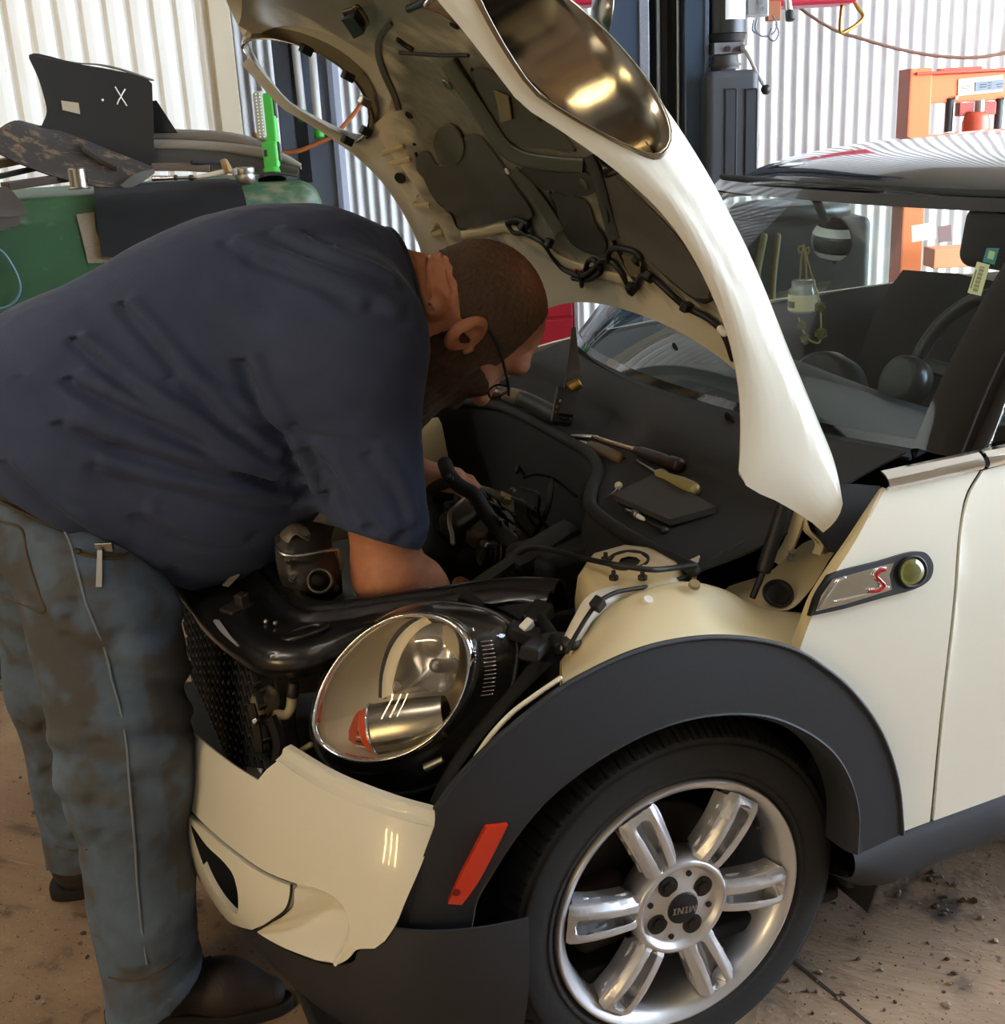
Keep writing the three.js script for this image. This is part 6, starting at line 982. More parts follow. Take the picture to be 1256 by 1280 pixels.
  for (const [a, b, w] of [[655, 792, 0.05], [600, 742, 0.04], [632, 746, 0.035], [668, 812, 0.06], [560, 745, 0.03], [590, 752, 0.045]]) part('carrier_rib', T(box(w, 0.022, 0.03, 0.005), E(a, b, 0.795).toArray(), [0.2, a * 0.1, 0.3]), M.blackMatte, car);
  part('lamp_connector', merge(T(box(0.05, 0.03, 0.035, 0.006), E(672, 770, 0.79).toArray(), [0.2, 0.6, 0.2]), rod(E(672, 770, 0.79), E(700, 812, 0.78), 0.012, 0.012)), M.black, car);
  part('wing_mount', loft([[[640, 808, 0.77], [680, 796, 0.785], [722, 792, 0.79]], [[652, 826, 0.755], [690, 814, 0.77], [728, 806, 0.775]]].map((r) => r.map((q) => E(...q))), 4, 2, 0.012), M.soft, car);
  { const p = E(714, 802, 0.80); part('wing_mount_bolt', T(lathe([[0, 0.006], [0.009, 0.006], [0.015, 0.002], [0.016, -0.004], [0, -0.004]].reverse(), 28), p.toArray(), [0.3, 0, 0]), M.castIron, car); }
  part('wing_front_edge', tube([[700, 852], [668, 874], [640, 895], [612, 925], [595, 950]].map(([a, b]) => SP(a, b - 4, 0.0)), 0.004, 40, 8), M.paint, car);
  part('wheel_liner_front', loft([[[690, 830, 0.70], [640, 880, 0.70], [575, 960, 0.72], [552, 1010, 0.74]], [[640, 830, 0.58], [600, 880, 0.60], [560, 960, 0.64], [540, 1005, 0.68]]].map((r) => r.map((q) => Z(...q))), 4, 3, 0.005), M.blackMatte, car);
}
// ---------- tools lying on the cowl ----------
{
  const cowlAt = (px, py, o) => { let lo = null; const d = sight(px, py); for (let t = 1.2; t < 3.6; t += 0.004) { const p = EYE.clone().addScaledVector(d, t); let best = 1e9, yy = 0; for (const r of cowlRows) for (const q of r) { const e = (q.x - p.x) ** 2 + (q.z - p.z) ** 2; if (e < best) { best = e; yy = q.y; } } if (best < 0.02 && p.y < yy + o) return p; } return Y(px, py, 0.93); };
  const A = (px, py, o = 0.012) => cowlAt(px, py, o);
  const lath = (pts, a, b, n = 20) => { const L = a.distanceTo(b); return along(lathe(pts.map(([r, t]) => [r, t * L]), n), a, b); };
  let t = thing('nut_driver', 'long chrome-shafted tool with a dark maroon grip lying on the cowl', 'tool');
  const n0 = A(714, 545), n1 = A(742, 547), n2 = A(796, 563), n3 = A(851, 583);
  part('tip', lath([[0, 0], [0.004, 0.02], [0.005, 0.5], [0.006, 0.98], [0, 1]], n0, n1), M.steel, t); part('shaft', lath([[0, 0], [0.0065, 0.0], [0.007, 0.1], [0.0055, 0.14], [0.0055, 0.9], [0.0065, 0.92], [0.0065, 1], [0, 1]], n1, n2), std(0xc8a886, 0.22, 1), t);
  part('handle', lath([[0, 0], [0.007, 0], [0.010, 0.08], [0.012, 0.3], [0.0125, 0.6], [0.011, 0.72], [0.014, 0.78], [0.0145, 0.95], [0.011, 1], [0, 1]], n2, n3), std(0x2a1a18, 0.4), t);
  t = thing('screwdriver', 'screwdriver with a pale translucent yellow handle lying on the cowl', 'screwdriver');
  const s0 = A(796, 576), s1 = A(821, 591), s2 = A(872, 613);
  part('blade', lath([[0, 0], [0.0025, 0.0], [0.0028, 1], [0, 1]], s0, s1, 10), M.steel, t); part('handle', lath([[0, 0], [0.007, 0.01], [0.0105, 0.08], [0.0105, 0.16], [0.0085, 0.24], [0.0095, 0.38], [0.0125, 0.62], [0.0125, 0.9], [0.009, 0.98], [0, 1]], s1, s2), std(0x8f8457, 0.3), t);
  t = thing('chisel', 'tool with a short brown wooden handle half under the chrome shaft', 'tool');
  const c0 = A(724, 552), c1 = A(737, 556), c2 = A(776, 574);
  part('shank', lath([[0, 0], [0.004, 0], [0.005, 1], [0, 1]], c0, c1, 10), M.steel, t); part('handle', lath([[0, 0], [0.008, 0.0], [0.011, 0.2], [0.0125, 0.6], [0.0125, 0.88], [0.009, 1], [0, 1]], c1, c2), std(0x5c4a30, 0.55), t);
  t = thing('spark_plug', 'spark plug with a white insulator lying on the bay seal', 'spark plug');
  const p0 = A(783, 637, 0.014), p1 = A(806, 650, 0.014);
  part('metal_shell', lath([[0, 0], [0.004, 0], [0.0045, 0.25], [0.007, 0.3], [0.0085, 0.42], [0.0085, 0.58], [0.006, 0.62], [0, 0.63]], p0, p1), M.steel, t); part('insulator', lath([[0, 0.6], [0.0048, 0.6], [0.004, 0.92], [0.002, 0.94], [0.002, 1], [0, 1]], p0, p1), M.white, t);
  t = thing('extension_bar', 'short black socket extension beside the spark plug', 'tool'); const e0 = A(806, 650, 0.012), e1 = A(832, 664, 0.012);
  part('bar', lath([[0, 0], [0.0035, 0.0], [0.0035, 0.8], [0.006, 0.84], [0.006, 1], [0, 1]], e0, e1), M.castIron, t); part('socket_end', lath([[0, 0.86], [0.0065, 0.86], [0.0065, 0.99], [0, 0.99]], e0, e1), M.black, t);
  t = thing('bulb', 'small white bulb with two bent wire legs lying on the cowl', 'bulb'); const b0 = A(773, 607, 0.014);
  part('globe', T(new THREE.SphereGeometry(0.0075, 16, 12), b0.toArray()), std(0xcabf9e, 0.35), t); part('leg', tube([b0, A(768, 614), A(757, 622)], 0.0012, 16, 6), M.steel, t); part('leg', tube([b0, A(774, 617), A(770, 627)], 0.0012, 16, 6), M.steel, t);
  // multimeter and air ratchet by the far tower, tapered clamp behind them
  t = thing('multimeter', 'small black multimeter with a lit display leaning on the cowl', 'multimeter');
  { const c = A(705, 508, 0.075), z = V(-0.42, 0.62, 0.66).normalize(), y = V(0.42, 0.75, -0.45).addScaledVector(z, -z.dot(V(0.42, 0.75, -0.45))).normalize(), x = new THREE.Vector3().crossVectors(y, z), F = (g) => frame(g, c, x, y, z);
    part('case', F(box(0.046, 0.088, 0.022, 0.006)), std(0x1c1b1c, 0.5), t); part('display', F(T(box(0.034, 0.024, 0.002, 0.001), [0, 0.022, 0.0115])), std(0x3c4444, 0.25), t);
    const cv = [['8.8', 0.010, -0.012, 0.004, 0x9fb2b4], ['Ω  V', 0.006, -0.016, -0.010, 0xb9712c], ['A  mV', 0.005, -0.016, -0.022, 0xb9712c]]; for (const [s, h, u, v, k] of cv) { const g = new TextGeometry(s.replace('Ω', 'O'), { font, size: h, depth: 0.0005, curveSegments: 2 }); part('marking', F(T(g, [u, v, 0.0112])), std(k, 0.5), t); }
    part('dial', F(T(new THREE.CylinderGeometry(0.011, 0.012, 0.006, 24).rotateX(Math.PI / 2), [0.006, -0.026, 0.013])), M.soft, t); part('rating_mark', F(T(box(0.012, 0.005, 0.001, 0.0004), [0.010, 0.037, 0.0112])), std(0x8a2433, 0.5), t); }
  t = thing('air_ratchet', 'dark air ratchet with a worn silver head lying towards the far wing', 'air tool');
  { const h0 = A(604, 487, 0.03), h1 = A(634, 493, 0.03), h2 = A(654, 499, 0.03), h3 = A(698, 522, 0.03);
    part('head', merge(lath([[0, 0], [0.012, 0.02], [0.017, 0.2], [0.015, 0.7], [0.017, 1], [0, 1]], h0, h1), T(new THREE.CylinderGeometry(0.012, 0.014, 0.034, 20), h0.clone().lerp(h1, 0.25).toArray())), std(0x6f6b66, 0.35, 0.8), t);
    part('collar', lath([[0, 0], [0.018, 0], [0.020, 0.3], [0.020, 0.9], [0.018, 1], [0, 1]], h1, h2), std(0x6b5a40, 0.6, 0.3), t); part('body', lath([[0, 0], [0.019, 0], [0.021, 0.15], [0.021, 0.8], [0.017, 1], [0, 1]], h2, h3), std(0x26201f, 0.55), t); }
  t = thing('clamp', 'tapered grey clamp with a brass roller standing behind the multimeter', 'clamp');
  { const q = (a, b, o) => D(a, b, 2.42 + o); part('jaw', loft([[q(714, 410, 0.0), q(719, 410, 0.0)], [q(711, 440, 0.0), q(722, 440, 0.0)], [q(707, 470, 0), q(725, 468, 0)], [q(703, 492, 0.01), q(722, 490, 0.01)]], 2, 3, 0.012), std(0x55524d, 0.4, 0.6), t);
    part('roller', rod(q(711, 486, -0.02), q(725, 478, -0.02), 0.012, 0.012, 24, 0.1), M.brass, t); part('grip', loft([[q(704, 490, -0.01), q(722, 488, -0.01)], [q(698, 520, -0.03), q(716, 522, -0.03)]], 2, 2, 0.014), std(0x201d1c, 0.6), t); }
  // jar air freshener and knotted cord hanging from the mirror
  t = thing('air_freshener', 'small glass jar with a cream label hanging on twine inside the windscreen', 'air freshener');
  { const x = 0.86, q = (a, b) => X(a, b, x), sc = q(1003, 388).distanceTo(q(1003, 348)); const c = q(1003, 390), r = q(992, 370).distanceTo(q(1014, 370)) / 2;
    part('jar', T(lathe([[0, 0], [r * 0.9, 0.0], [r, sc * 0.06], [r, sc * 0.68], [r * 0.82, sc * 0.8], [r * 0.82, sc], [0, sc]].reverse(), 28), c.toArray()), phy(0xbfc9c4, 0.08, 0, { transmission: 0.4, thickness: 0, clearcoat: 1 }), t); part('label', T(new THREE.CylinderGeometry(r * 1.02, r * 1.02, sc * 0.5, 28, 1, true), c.clone().add(V(0, sc * 0.33, 0)).toArray()), std(0xd6cfa0, 0.6), t); part('label_print', T(new THREE.CylinderGeometry(r * 1.03, r * 1.03, sc * 0.2, 20, 1, true, -2.2, 1.0), c.clone().add(V(0, sc * 0.28, 0)).toArray()), std(0x6d5f4a, 0.6), t);
    const tw = std(0xa08e58, 0.85); part('twine', merge(tube([q(1004, 306), q(1001, 325), q(1000, 345), q(998, 354)], 0.0022, 20, 6), tube([q(1005, 306), q(1007, 330), q(1008, 352)], 0.0022, 20, 6), tube([q(1004, 308), q(998, 309), q(999, 316), q(1004, 313), q(1011, 309), q(1010, 317), q(1004, 313)], 0.002, 40, 6)), tw, t);
    t = thing('knotted_cord', 'olive green cord with four fuzzy knots hanging beside the glass jar', 'cord'); part('cord', tube([q(1006, 310), q(1012, 335), q(1020, 362), q(1025, 380), q(1026, 400), q(1026, 418), q(1024, 428), q(1012, 425), q(1003, 412), q(998, 398)], 0.0022, 60, 6), tw, t);
    for (const [a, b, k] of [[1025, 384, 1], [1026, 417, 1.1], [1007, 424, 1], [1002, 407, 0.9]]) { const g = new THREE.IcosahedronGeometry(0.012 * k, 3), P = g.attributes.position; for (let i = 0; i < P.count; i++) { const m = 1 + 0.35 * noise.noise(P.getX(i) * 260 + a, P.getY(i) * 260, P.getZ(i) * 260); P.setXYZ(i, P.getX(i) * m, P.getY(i) * m, P.getZ(i) * m); } g.computeVertexNormals(); part('knot', T(g, q(a, b).toArray()), std(0x55582a, 0.95), t); } }
}
// ---------- green cabinet and the parts heaped on it ----------
{
  const greenT = tex(512, 512, (u, v) => { const n = per(u, v, 10, 3, 5), m = per(u, v, 36, 7, 4), k = per(u, v, 80, 2, 3); let c = mixc([44, 86, 52], [34, 66, 42], 0.5 + n); const edge = Math.abs(v - 0.5) * 2; if (edge > 0.90 && n + m * 0.8 > 0.12 - (edge - 0.9) * 1.5) c = mixc(c, [128, 112, 88], clamp((n + m * 0.8) * 1.8, 0, 0.7)); if (k > 0.42) c = mixc(c, [120, 110, 90], 0.35); return c; }, true);
  const FZ = -1.70, cab = thing('cabinet', 'large green painted steel cabinet with a scuffed dusty top edge', 'cabinet');
  cab.position.set(-1.13, 0, -2.2);
  part('body', T(box(2.62, 1.39, 1.0, 0.075, 6), [0, 0.695, 0]), std(0xffffff, 0.55, 0, { map: greenT }), cab);
  part('plinth', T(box(2.5, 0.08, 0.94, 0.01), [0, 0.041, 0]), M.blackMatte, cab);
  const top = 1.392, F = (a, b, o = 0.004) => Z(a, b, FZ + o), U = (a, b, o = 0.002, d = 3.92) => D(a, b, d).setY(top + o);
  const paper = solo('masking_paper', loft([[F(95, 268, 0.003), F(118, 265, 0.003)], [F(103, 298, 0.003), F(124, 298, 0.003)], [F(110, 329, 0.003), F(200, 327, 0.003)]], 3, 3, 0.0012), std(0x9b8f7c, 0.9, 0, { map: shift(grainT, 2, 2) }), 'torn strip of stained pale paper stuck on the green cabinet', 'paper');
  solo('rubber_mat', loft([[U(116, 229, 0.008), U(200, 226, 0.008), U(284, 223, 0.008)], [F(117, 238, 0.02).setY(top - 0.01), F(210, 238, 0.02).setY(top - 0.01), F(302, 236, 0.02).setY(top - 0.01)], [F(121, 275, 0.012), F(214, 275, 0.012), F(309, 262, 0.012)], [F(127, 321, 0.012), F(222, 324, 0.012), F(316, 322, 0.012)]], 4, 5, 0.006), std(0x100f0f, 0.95, 0, { bumpMap: shift(fineT, 10, 10), bumpScale: 0.001 }), 'black felt mat draped over the green cabinet edge', 'mat');
  solo('rag', loft([[F(-6, 234, 0.03), F(8, 234, 0.03), F(17, 240, 0.028)], [F(-6, 262, 0.016), F(12, 264, 0.016), F(34, 266, 0.016)], [F(-6, 272, 0.016), F(10, 271, 0.018), F(22, 270, 0.016)]], 4, 4, 0.002), std(0x69625c, 0.95, 0, { map: shift(grainT, 3, 3) }), 'folded grey rag hanging over the cabinet edge, upper sheet', 'rag');
  solo('rag', loft([[F(-6, 266, 0.010), F(10, 268, 0.010), F(23, 270, 0.010)], [F(-6, 287, 0.009), F(10, 285, 0.009), F(25, 282, 0.009)]], 4, 4, 0.002), std(0x5e5853, 0.95, 0, { map: shift(grainT, 3, 3) }), 'grey rag under the folded one on the cabinet side', 'rag');
  solo('wire_loop', tube([[-8, 308], [4, 316], [14, 330], [22, 346], [25, 362], [19, 376], [8, 384], [-6, 386]].map(([a, b]) => F(a, b, 0.02)), 0.004, 60, 8), std(0x4a6a78, 0.5), 'thin blue grey wire loop hanging on the green cabinet', 'wire');
  // splash shield with a chalked cross
  const sh = thing('splash_shield', 'black plastic undertray standing on the cabinet with a chalk cross', 'undertray');
  const bP = D(115, 150, 3.84), bn = V(-0.12, 0.16, 1).normalize(), bx = V(1, 0, 0).addScaledVector(bn, -bn.x).normalize(), by = new THREE.Vector3().crossVectors(bn, bx);
  const b2 = (a, b) => { const p = PL(a, b, bP, bn).sub(bP); return [p.dot(bx), p.dot(by)]; }, bf = (u, v) => bP.clone().addScaledVector(bx, u).addScaledVector(by, v).addScaledVector(bn, -0.03 * Math.sin((u + 0.2) * 7) * 0.5);
  const blackP = std(0x111110, 0.5), dusty = std(0xffffff, 0.85, 0, { map: tex(256, 256, (u, v) => { const n = per(u, v, 9, 4, 5), m = per(u, v, 40, 2, 3); return mixc([44, 40, 37], [104, 84, 62], clamp((n + m * 0.4 - 0.02) * 3, 0, 1)); }, true) });
  part('board', skin([...cr2([[36, 68], [44, 66], [100, 79], [135, 85], [182, 97], [190, 104]].map(([a, b]) => b2(a, b)), 3), ...[[192, 160], [193, 214], [150, 200], [100, 182], [40, 160]].map(([a, b]) => b2(a, b)), ...cr2([[52, 156], [58, 140], [54, 118], [47, 96], [36, 72]].map(([a, b]) => b2(a, b)), 3)], 0.03, bf, 0.004), blackP, sh);
  part('flange', loft([[[36, 68], [90, 77], [120, 79], [150, 86], [190, 100]].map(([a, b]) => bf(...b2(a, b))), [[44, 64], [95, 74], [125, 76], [155, 83], [193, 97]].map(([a, b]) => bf(...b2(a, b)).addScaledVector(bn, -0.03))], 4, 2, 0.003), std(0x4a3f3a, 0.7), sh);
  const rows = [[[40, 156, 3.84], [85, 168, 3.82], [135, 188, 3.80], [192, 210, 3.78]], [[18, 152, 3.76], [66, 182, 3.74], [118, 208, 3.72], [180, 221, 3.74]], [[-4, 165, 3.70], [36, 196, 3.68], [98, 222, 3.67], [161, 236, 3.68]], [[-14, 186, 3.66], [28, 207, 3.65], [94, 229, 3.64], [162, 239, 3.67]]];
  part('trough', loft(rows.map((r) => r.map((q) => D(...q))), 4, 4, 0.004), dusty, sh);
  part('trough_rib', loft([[D(100, 182, 3.78), D(120, 196, 3.77), D(150, 208, 3.74)], [D(104, 190, 3.73), D(126, 204, 3.72), D(146, 214, 3.71)]], 3, 2, 0.012), std(0x2b2723, 0.7), sh);
  part('end_wall', loft([[D(150, 233, 3.66), D(168, 219, 3.70), D(191, 212, 3.77)], [D(160, 238, 3.66), D(176, 229, 3.69), D(193, 217, 3.76)]], 3, 2, 0.004), std(0x4a4743, 0.5), sh);
  const chalk = std(0xe9e7e2, 0.8), mk = (q) => tube(q.map(([a, b]) => bf(...b2(a, b)).addScaledVector(bn, 0.002)), 0.0022, 8, 6);
  part('chalk_cross', merge(mk([[144, 108], [147, 113], [150, 118]]), mk([[156, 111], [153, 116], [151, 120]]), mk([[150.5, 121], [148, 125], [146.5, 129]]), mk([[151.5, 121], [155, 126], [158, 131]])), chalk, sh, 'white chalk cross');
  part('hole', T(new THREE.SphereGeometry(0.004, 10, 8), bf(...b2(128, 124)).toArray()), chalk, sh);
  part('part_label', loft([[[76, 125], [98, 128]].map(([a, b]) => bf(...b2(a, b)).addScaledVector(bn, 0.003)), [[78, 137], [100, 142]].map(([a, b]) => bf(...b2(a, b)).addScaledVector(bn, 0.003))], 2, 2, 0.001), std(0xa5987e, 0.8), sh);
  solo('plastic_bracket', loft([[D(190, 127, 3.98), D(196, 126, 3.98)], [D(190, 145, 3.98), D(209, 146, 3.98)], [D(190, 166, 3.98), D(222, 166, 3.98)]], 2, 2, 0.006), blackP, 'triangular black plastic bracket behind the undertray', 'bracket');
  // bumper cover with ribs
  const bc = thing('bumper_cover', 'long grey plastic bumper cover with parallel ribs lying on the cabinet', 'bumper');
  const strip = (a, b, hgt, col, name) => part(name, loft([a.map((q) => D(...q)), a.map((q, i) => D(q[0], lerp(q[1], b[i][1], 0.35), q[2] - hgt)), a.map((q, i) => D(lerp(q[0], b[i][0], 0.8), lerp(q[1], b[i][1], 0.8), q[2] - hgt)), b.map((q) => D(...q))], 4, 3, 0.006), std(col, 0.6), bc);
  strip([[170, 163, 4.02], [230, 164, 4.02], [290, 168, 4.02], [345, 182, 4.0]], [[170, 175, 4.0], [230, 175, 4.0], [290, 180, 4.0], [345, 192, 4.0]], 0.03, 0x6f6a62, 'rib');
  strip([[170, 177, 3.98], [230, 177, 3.98], [290, 181, 3.98], [350, 192, 3.97], [376, 207, 3.96]], [[170, 188, 3.96], [230, 187, 3.96], [290, 191, 3.96], [350, 203, 3.95], [377, 210, 3.95]], 0.03, 0x7d776c, 'rib');
  strip([[170, 189, 3.95], [230, 188, 3.95], [290, 194, 3.95], [350, 206, 3.93], [373, 212, 3.92]], [[170, 212, 3.88], [230, 214, 3.88], [290, 217, 3.88], [350, 219, 3.88], [371, 222, 3.88]], 0.02, 0x34332f, 'lower_panel');
  strip([[190, 206, 3.86], [230, 206, 3.86], [262, 208, 3.86]], [[190, 214, 3.85], [230, 214, 3.85], [262, 215, 3.85]], 0.01, 0x5c4e44, 'rib');
  part('slot', T(box(0.10, 0.012, 0.02, 0.004), D(258, 203, 3.86).toArray(), [0, 0, -0.08]), M.blackMatte, bc);
  // dark strips and a board end at the left
  for (const [p, q, w, c, l, n, cat] of [[[-8, 206, 3.72], [28, 199, 3.76], 0.05, 0x7a6c52, 'worn beige wooden board end at the left of the cabinet top', 'wooden_board', 'board'], [[-8, 222, 3.66], [55, 208, 3.72], 0.03, 0x24211d, 'dark rubber strip between two boards on the cabinet top', 'rubber_strip', 'strip'], [[6, 233, 3.60], [84, 222, 3.70], 0.045, 0x4e4034, 'dark brown board lying at the front of the cabinet top', 'wooden_board', 'board']]) {
    const a = D(...p), b = D(...q), d = b.clone().sub(a), L = d.length(); d.normalize(); const z = new THREE.Vector3().crossVectors(d, V(0, 1, 0)).normalize(), y = new THREE.Vector3().crossVectors(z, d);
    solo(n, frame(T(box(L, w * 0.5, w * 2, 0.004), [L / 2, 0, 0]), a, d, y, z), std(c, 0.85, 0, { map: shift(grainT, 2, 2) }), l, cat);
  }
  // sockets, wrench, work light
  const soc = thing('socket', 'large worn steel socket standing at the front edge of the cabinet', 'socket'); { const c = D(99, 236, 3.52); c.y = Math.max(c.y, top); soc.position.copy(c); part('barrel', lathe([[0, 0.058], [0.020, 0.058], [0.024, 0.054], [0.0245, 0.006], [0.031, 0.005], [0.031, 0.0], [0, 0]].reverse(), 36), std(0x8b8476, 0.35, 0.9), soc); part('drive_hole', T(new THREE.CylinderGeometry(0.007, 0.007, 0.004, 20), [0.024, 0.024, 0.006], [0, 0, Math.PI / 2]), M.castIron, soc); }
  const cup = thing('bearing_cup', 'chrome ring cup standing beside the green work light', 'cup'); { const c = D(307, 226, 3.72); c.y = top; cup.position.copy(c); part('cup', lathe([[0, 0.052], [0.027, 0.052], [0.030, 0.048], [0.030, 0.036], [0.027, 0.034], [0.027, 0.028], [0.030, 0.026], [0.029, 0.010], [0.018, 0.004], [0.018, 0], [0, 0]].reverse(), 36), M.alu, cup); part('lug', T(box(0.014, 0.02, 0.02, 0.004), [-0.032, 0.04, 0.008]), M.steel, cup); }
  const wr = thing('ratchet_wrench', 'chrome ratchet with a cream handle lying behind the felt mat', 'wrench'); { const a = D(190, 223, 3.72), b = D(222, 222, 3.72), c = D(245, 222, 3.74), d = D(284, 214, 3.78); part('head', rod(a, b, 0.009, 0.006), M.chrome, wr); part('shaft', rod(b, c, 0.005, 0.006), M.steel, wr); part('handle', rod(c, d, 0.007, 0.009), std(0xb6ab90, 0.5), wr); part('collar', rod(D(217, 222, 3.72), D(222, 222, 3.72), 0.0085), M.castIron, wr); part('collar', rod(D(236, 222, 3.73), D(242, 222, 3.73), 0.0085), M.castIron, wr); }
  solo('work_glove', loft([[D(276, 203, 3.80), D(281, 201, 3.8), D(284, 206, 3.8)], [D(280, 210, 3.78), D(284, 209, 3.77), D(287, 211, 3.78)], [D(283, 218, 3.78), D(287, 216, 3.77), D(290, 216, 3.78)]], 4, 4, 0.008), std(0x8a7048, 0.9), 'scrap of tan leather at the end of the ratchet handle', 'scrap');
  const wl = thing('work_light', 'lime green rechargeable work light standing upright on the cabinet', 'work light');
  { const b = D(340, 223, 3.92).setY(top + 0.002), y = D(329, 112, 3.86).sub(D(341, 222, 3.86)).normalize(), x = V(0.93, 0, 0.37).addScaledVector(y, -y.dot(V(0.93, 0, 0.37))).normalize(), z = new THREE.Vector3().crossVectors(x, y), H = 0.288, G = (g) => frame(g, b, x, y, z);
    part('body', G(T(box(0.046, H * 0.62, 0.034, 0.012, 4), [0.012, H * 0.66, 0])), M.green, wl); part('grip', G(T(box(0.052, H * 0.36, 0.044, 0.014, 4), [0.006, H * 0.25, 0])), M.green, wl);
    part('led_panel', G(T(box(0.036, H * 0.56, 0.036, 0.014, 4), [-0.014, H * 0.72, 0.004])), std(0x9aa08e, 0.35), wl);
    const dots = []; for (let i = 0; i < 14; i++) for (const c of [-0.006, 0.006]) dots.push(T(new THREE.SphereGeometry(0.0026, 8, 6), [-0.014 + c, H * 0.47 + i * H * 0.037, 0.022])); part('led', G(merge(dots)), std(0xe8e8df, 0.3), wl);
    part('side_pad', G(T(box(0.008, H * 0.22, 0.03, 0.003), [0.034, H * 0.30, 0.0])), M.darkGrey, wl); part('side_pad', G(T(box(0.008, H * 0.20, 0.03, 0.003), [0.034, H * 0.80, 0])), M.darkGrey, wl); part('switch', G(T(box(0.012, 0.022, 0.006, 0.003), [-0.008, H * 0.28, 0.024])), M.black, wl); part('foot', G(T(new THREE.CylinderGeometry(0.042, 0.046, 0.014, 36), [0.0, 0.008, 0])), M.black, wl); part('foot_ring', G(T(new THREE.CylinderGeometry(0.030, 0.036, 0.02, 32), [0.004, 0.024, 0])), M.green, wl); }
}
// ---------- lifts, power unit and press along the back ----------
{
  const RX = V(0.924, 0, 0.381), RZ = V(-0.381, 0, 0.924), UP = V(0, 1, 0);
  const ground = (px, d) => { const p = D(px, 100, d); p.y = 0; return p; };
  const put = (t, o) => { t.position.copy(o); t.quaternion.setFromRotationMatrix(new THREE.Matrix4().makeBasis(RX, UP, RZ)); return t; };
  const steelWorn = std(0x9a9ca3, 0.5, 0.3, { map: shift(grainT, 1, 8) });
  // grey lift post with two tube lights hung on it
  const post = put(thing('lift_post', 'blue grey steel lift post in the back corner', 'lift post'), ground(381, 5.7));
  part('column', T(box(0.25, 3.4, 0.22, 0.008), [0, 1.7, 0]), std(0x6d7584, 0.5), post); part('edge', T(box(0.028, 3.4, 0.24, 0.004), [0.135, 1.7, 0.01]), std(0x8d94a2, 0.5), post); part('foot', T(box(0.4, 0.02, 0.4, 0.004), [0, 0.011, 0]), std(0x4c5260, 0.5), post);
  const dark = part('slot', T(box(0.055, 0.9, 0.01, 0.003), [-0.02, 1.75, 0.112]), M.blackMatte, post);
  const tubes = [[[366, 30], [379, 150], 'white tube light with green end caps, nearer the hood edge'], [[388, 43], [399, 172], 'white tube light with green end caps, lower one of the pair']];
  tubes.forEach(([a, b, l], i) => { const p = D(a[0], a[1], 5.5), q = D(b[0], b[1], 5.5), t = thing('tube_light', i ? 'lower right of two white tube lights with green caps on the grey post' : 'upper left of two white tube lights with green caps on the grey post', 'work light', 'tube lights on the lift post'); part('tube', rod(p, q, 0.019, 0.019, 20), std(0xd9d7d2, 0.4), t); const d = q.clone().sub(p).normalize(); part('end_cap', rod(p.clone().addScaledVector(d, -0.005), p.clone().addScaledVector(d, 0.048), 0.0235, 0.0235, 20), M.green, t); part('end_cap', rod(q.clone().addScaledVector(d, -0.045), q.clone().addScaledVector(d, 0.005), 0.0235, 0.0235, 20), M.green, t); part('hook', tube([p, p.clone().add(V(0, 0.04, 0)), p.clone().add(V(-0.04, 0.05, -0.06)), p.clone().add(V(-0.03, 0.03, -0.10))], 0.003, 20, 6), M.steel, t); });
  const gw = thing('lamp_wand', 'slim green and black lamp wand hung slantwise before the siding', 'work light'); part('green_shell', tube([D(399, 29, 5.55), D(412, 42, 5.5), D(440, 68, 5.5), D(462, 88, 5.5)], 0.012, 30, 8), M.green, gw); part('black_rail', tube([D(401, 36, 5.49), D(412, 46, 5.47), D(440, 73, 5.47), D(462, 90, 5.47), D(474, 97, 5.47)], 0.012, 30, 8), M.black, gw);
  solo('orange_cord', tube([[318, 168], [345, 190], [368, 190], [395, 180], [418, 168], [440, 145], [462, 116], [484, 88], [500, 60], [508, 20]].map(([a, b]) => D(a, b, 5.62)), 0.011, 90, 8), std(0xb4642f, 0.6), 'orange extension cord sagging between the grey post and the bonnet', 'cord');
  // navy lift column
  const lc = put(thing('lift_column', 'dark navy two-post lift column with cables running in its open channel', 'lift column'), ground(818, 5.0));
  part('side_plate', T(box(0.145, 3.4, 0.26, 0.01), [-0.13, 1.7, 0]), M.navy, lc); part('side_plate', T(box(0.095, 3.4, 0.26, 0.01), [0.15, 1.7, 0]), M.navy, lc); part('back_plate', T(box(0.20, 3.4, 0.02, 0.004), [0.03, 1.7, -0.12]), std(0x0b0c0e, 0.5), lc);
  part('worn_edge', T(box(0.040, 3.4, 0.02, 0.004), [-0.058, 1.7, 0.128]), std(0xa3a5b0, 0.45, 0.2, { map: shift(grainT, 1, 10) }), lc); part('worn_edge', T(box(0.018, 3.4, 0.02, 0.004), [0.192, 1.7, 0.128]), std(0x6c7d92, 0.45, 0.2, { map: shift(grainT, 1, 10) }), lc);
  part('cable', T(new THREE.CylinderGeometry(0.009, 0.009, 3.3, 12), [0.014, 1.7, 0.02]), std(0xc9c9c6, 0.4, 0.5), lc); part('cable', T(new THREE.CylinderGeometry(0.006, 0.006, 3.3, 12), [0.088, 1.7, 0.06]), std(0xb9b9b4, 0.45, 0.5), lc); part('inner_rail', T(box(0.03, 3.3, 0.06, 0.004), [0.045, 1.7, -0.05]), std(0x151719, 0.5), lc); part('foot', T(box(0.6, 0.02, 0.5, 0.004), [0, 0.011, 0]), M.navy, lc);
  // power unit
  const pu = thing('power_unit', 'black hydraulic power unit with ribbed tank hanging on the lift column', 'power unit');
  const q = (a, b, o = 0) => D(a, b, 4.86 + o), F = (g, a, b, o = 0) => frame(g, q(a, b, o), RX, UP, RZ), m = 4.86 / 1510;
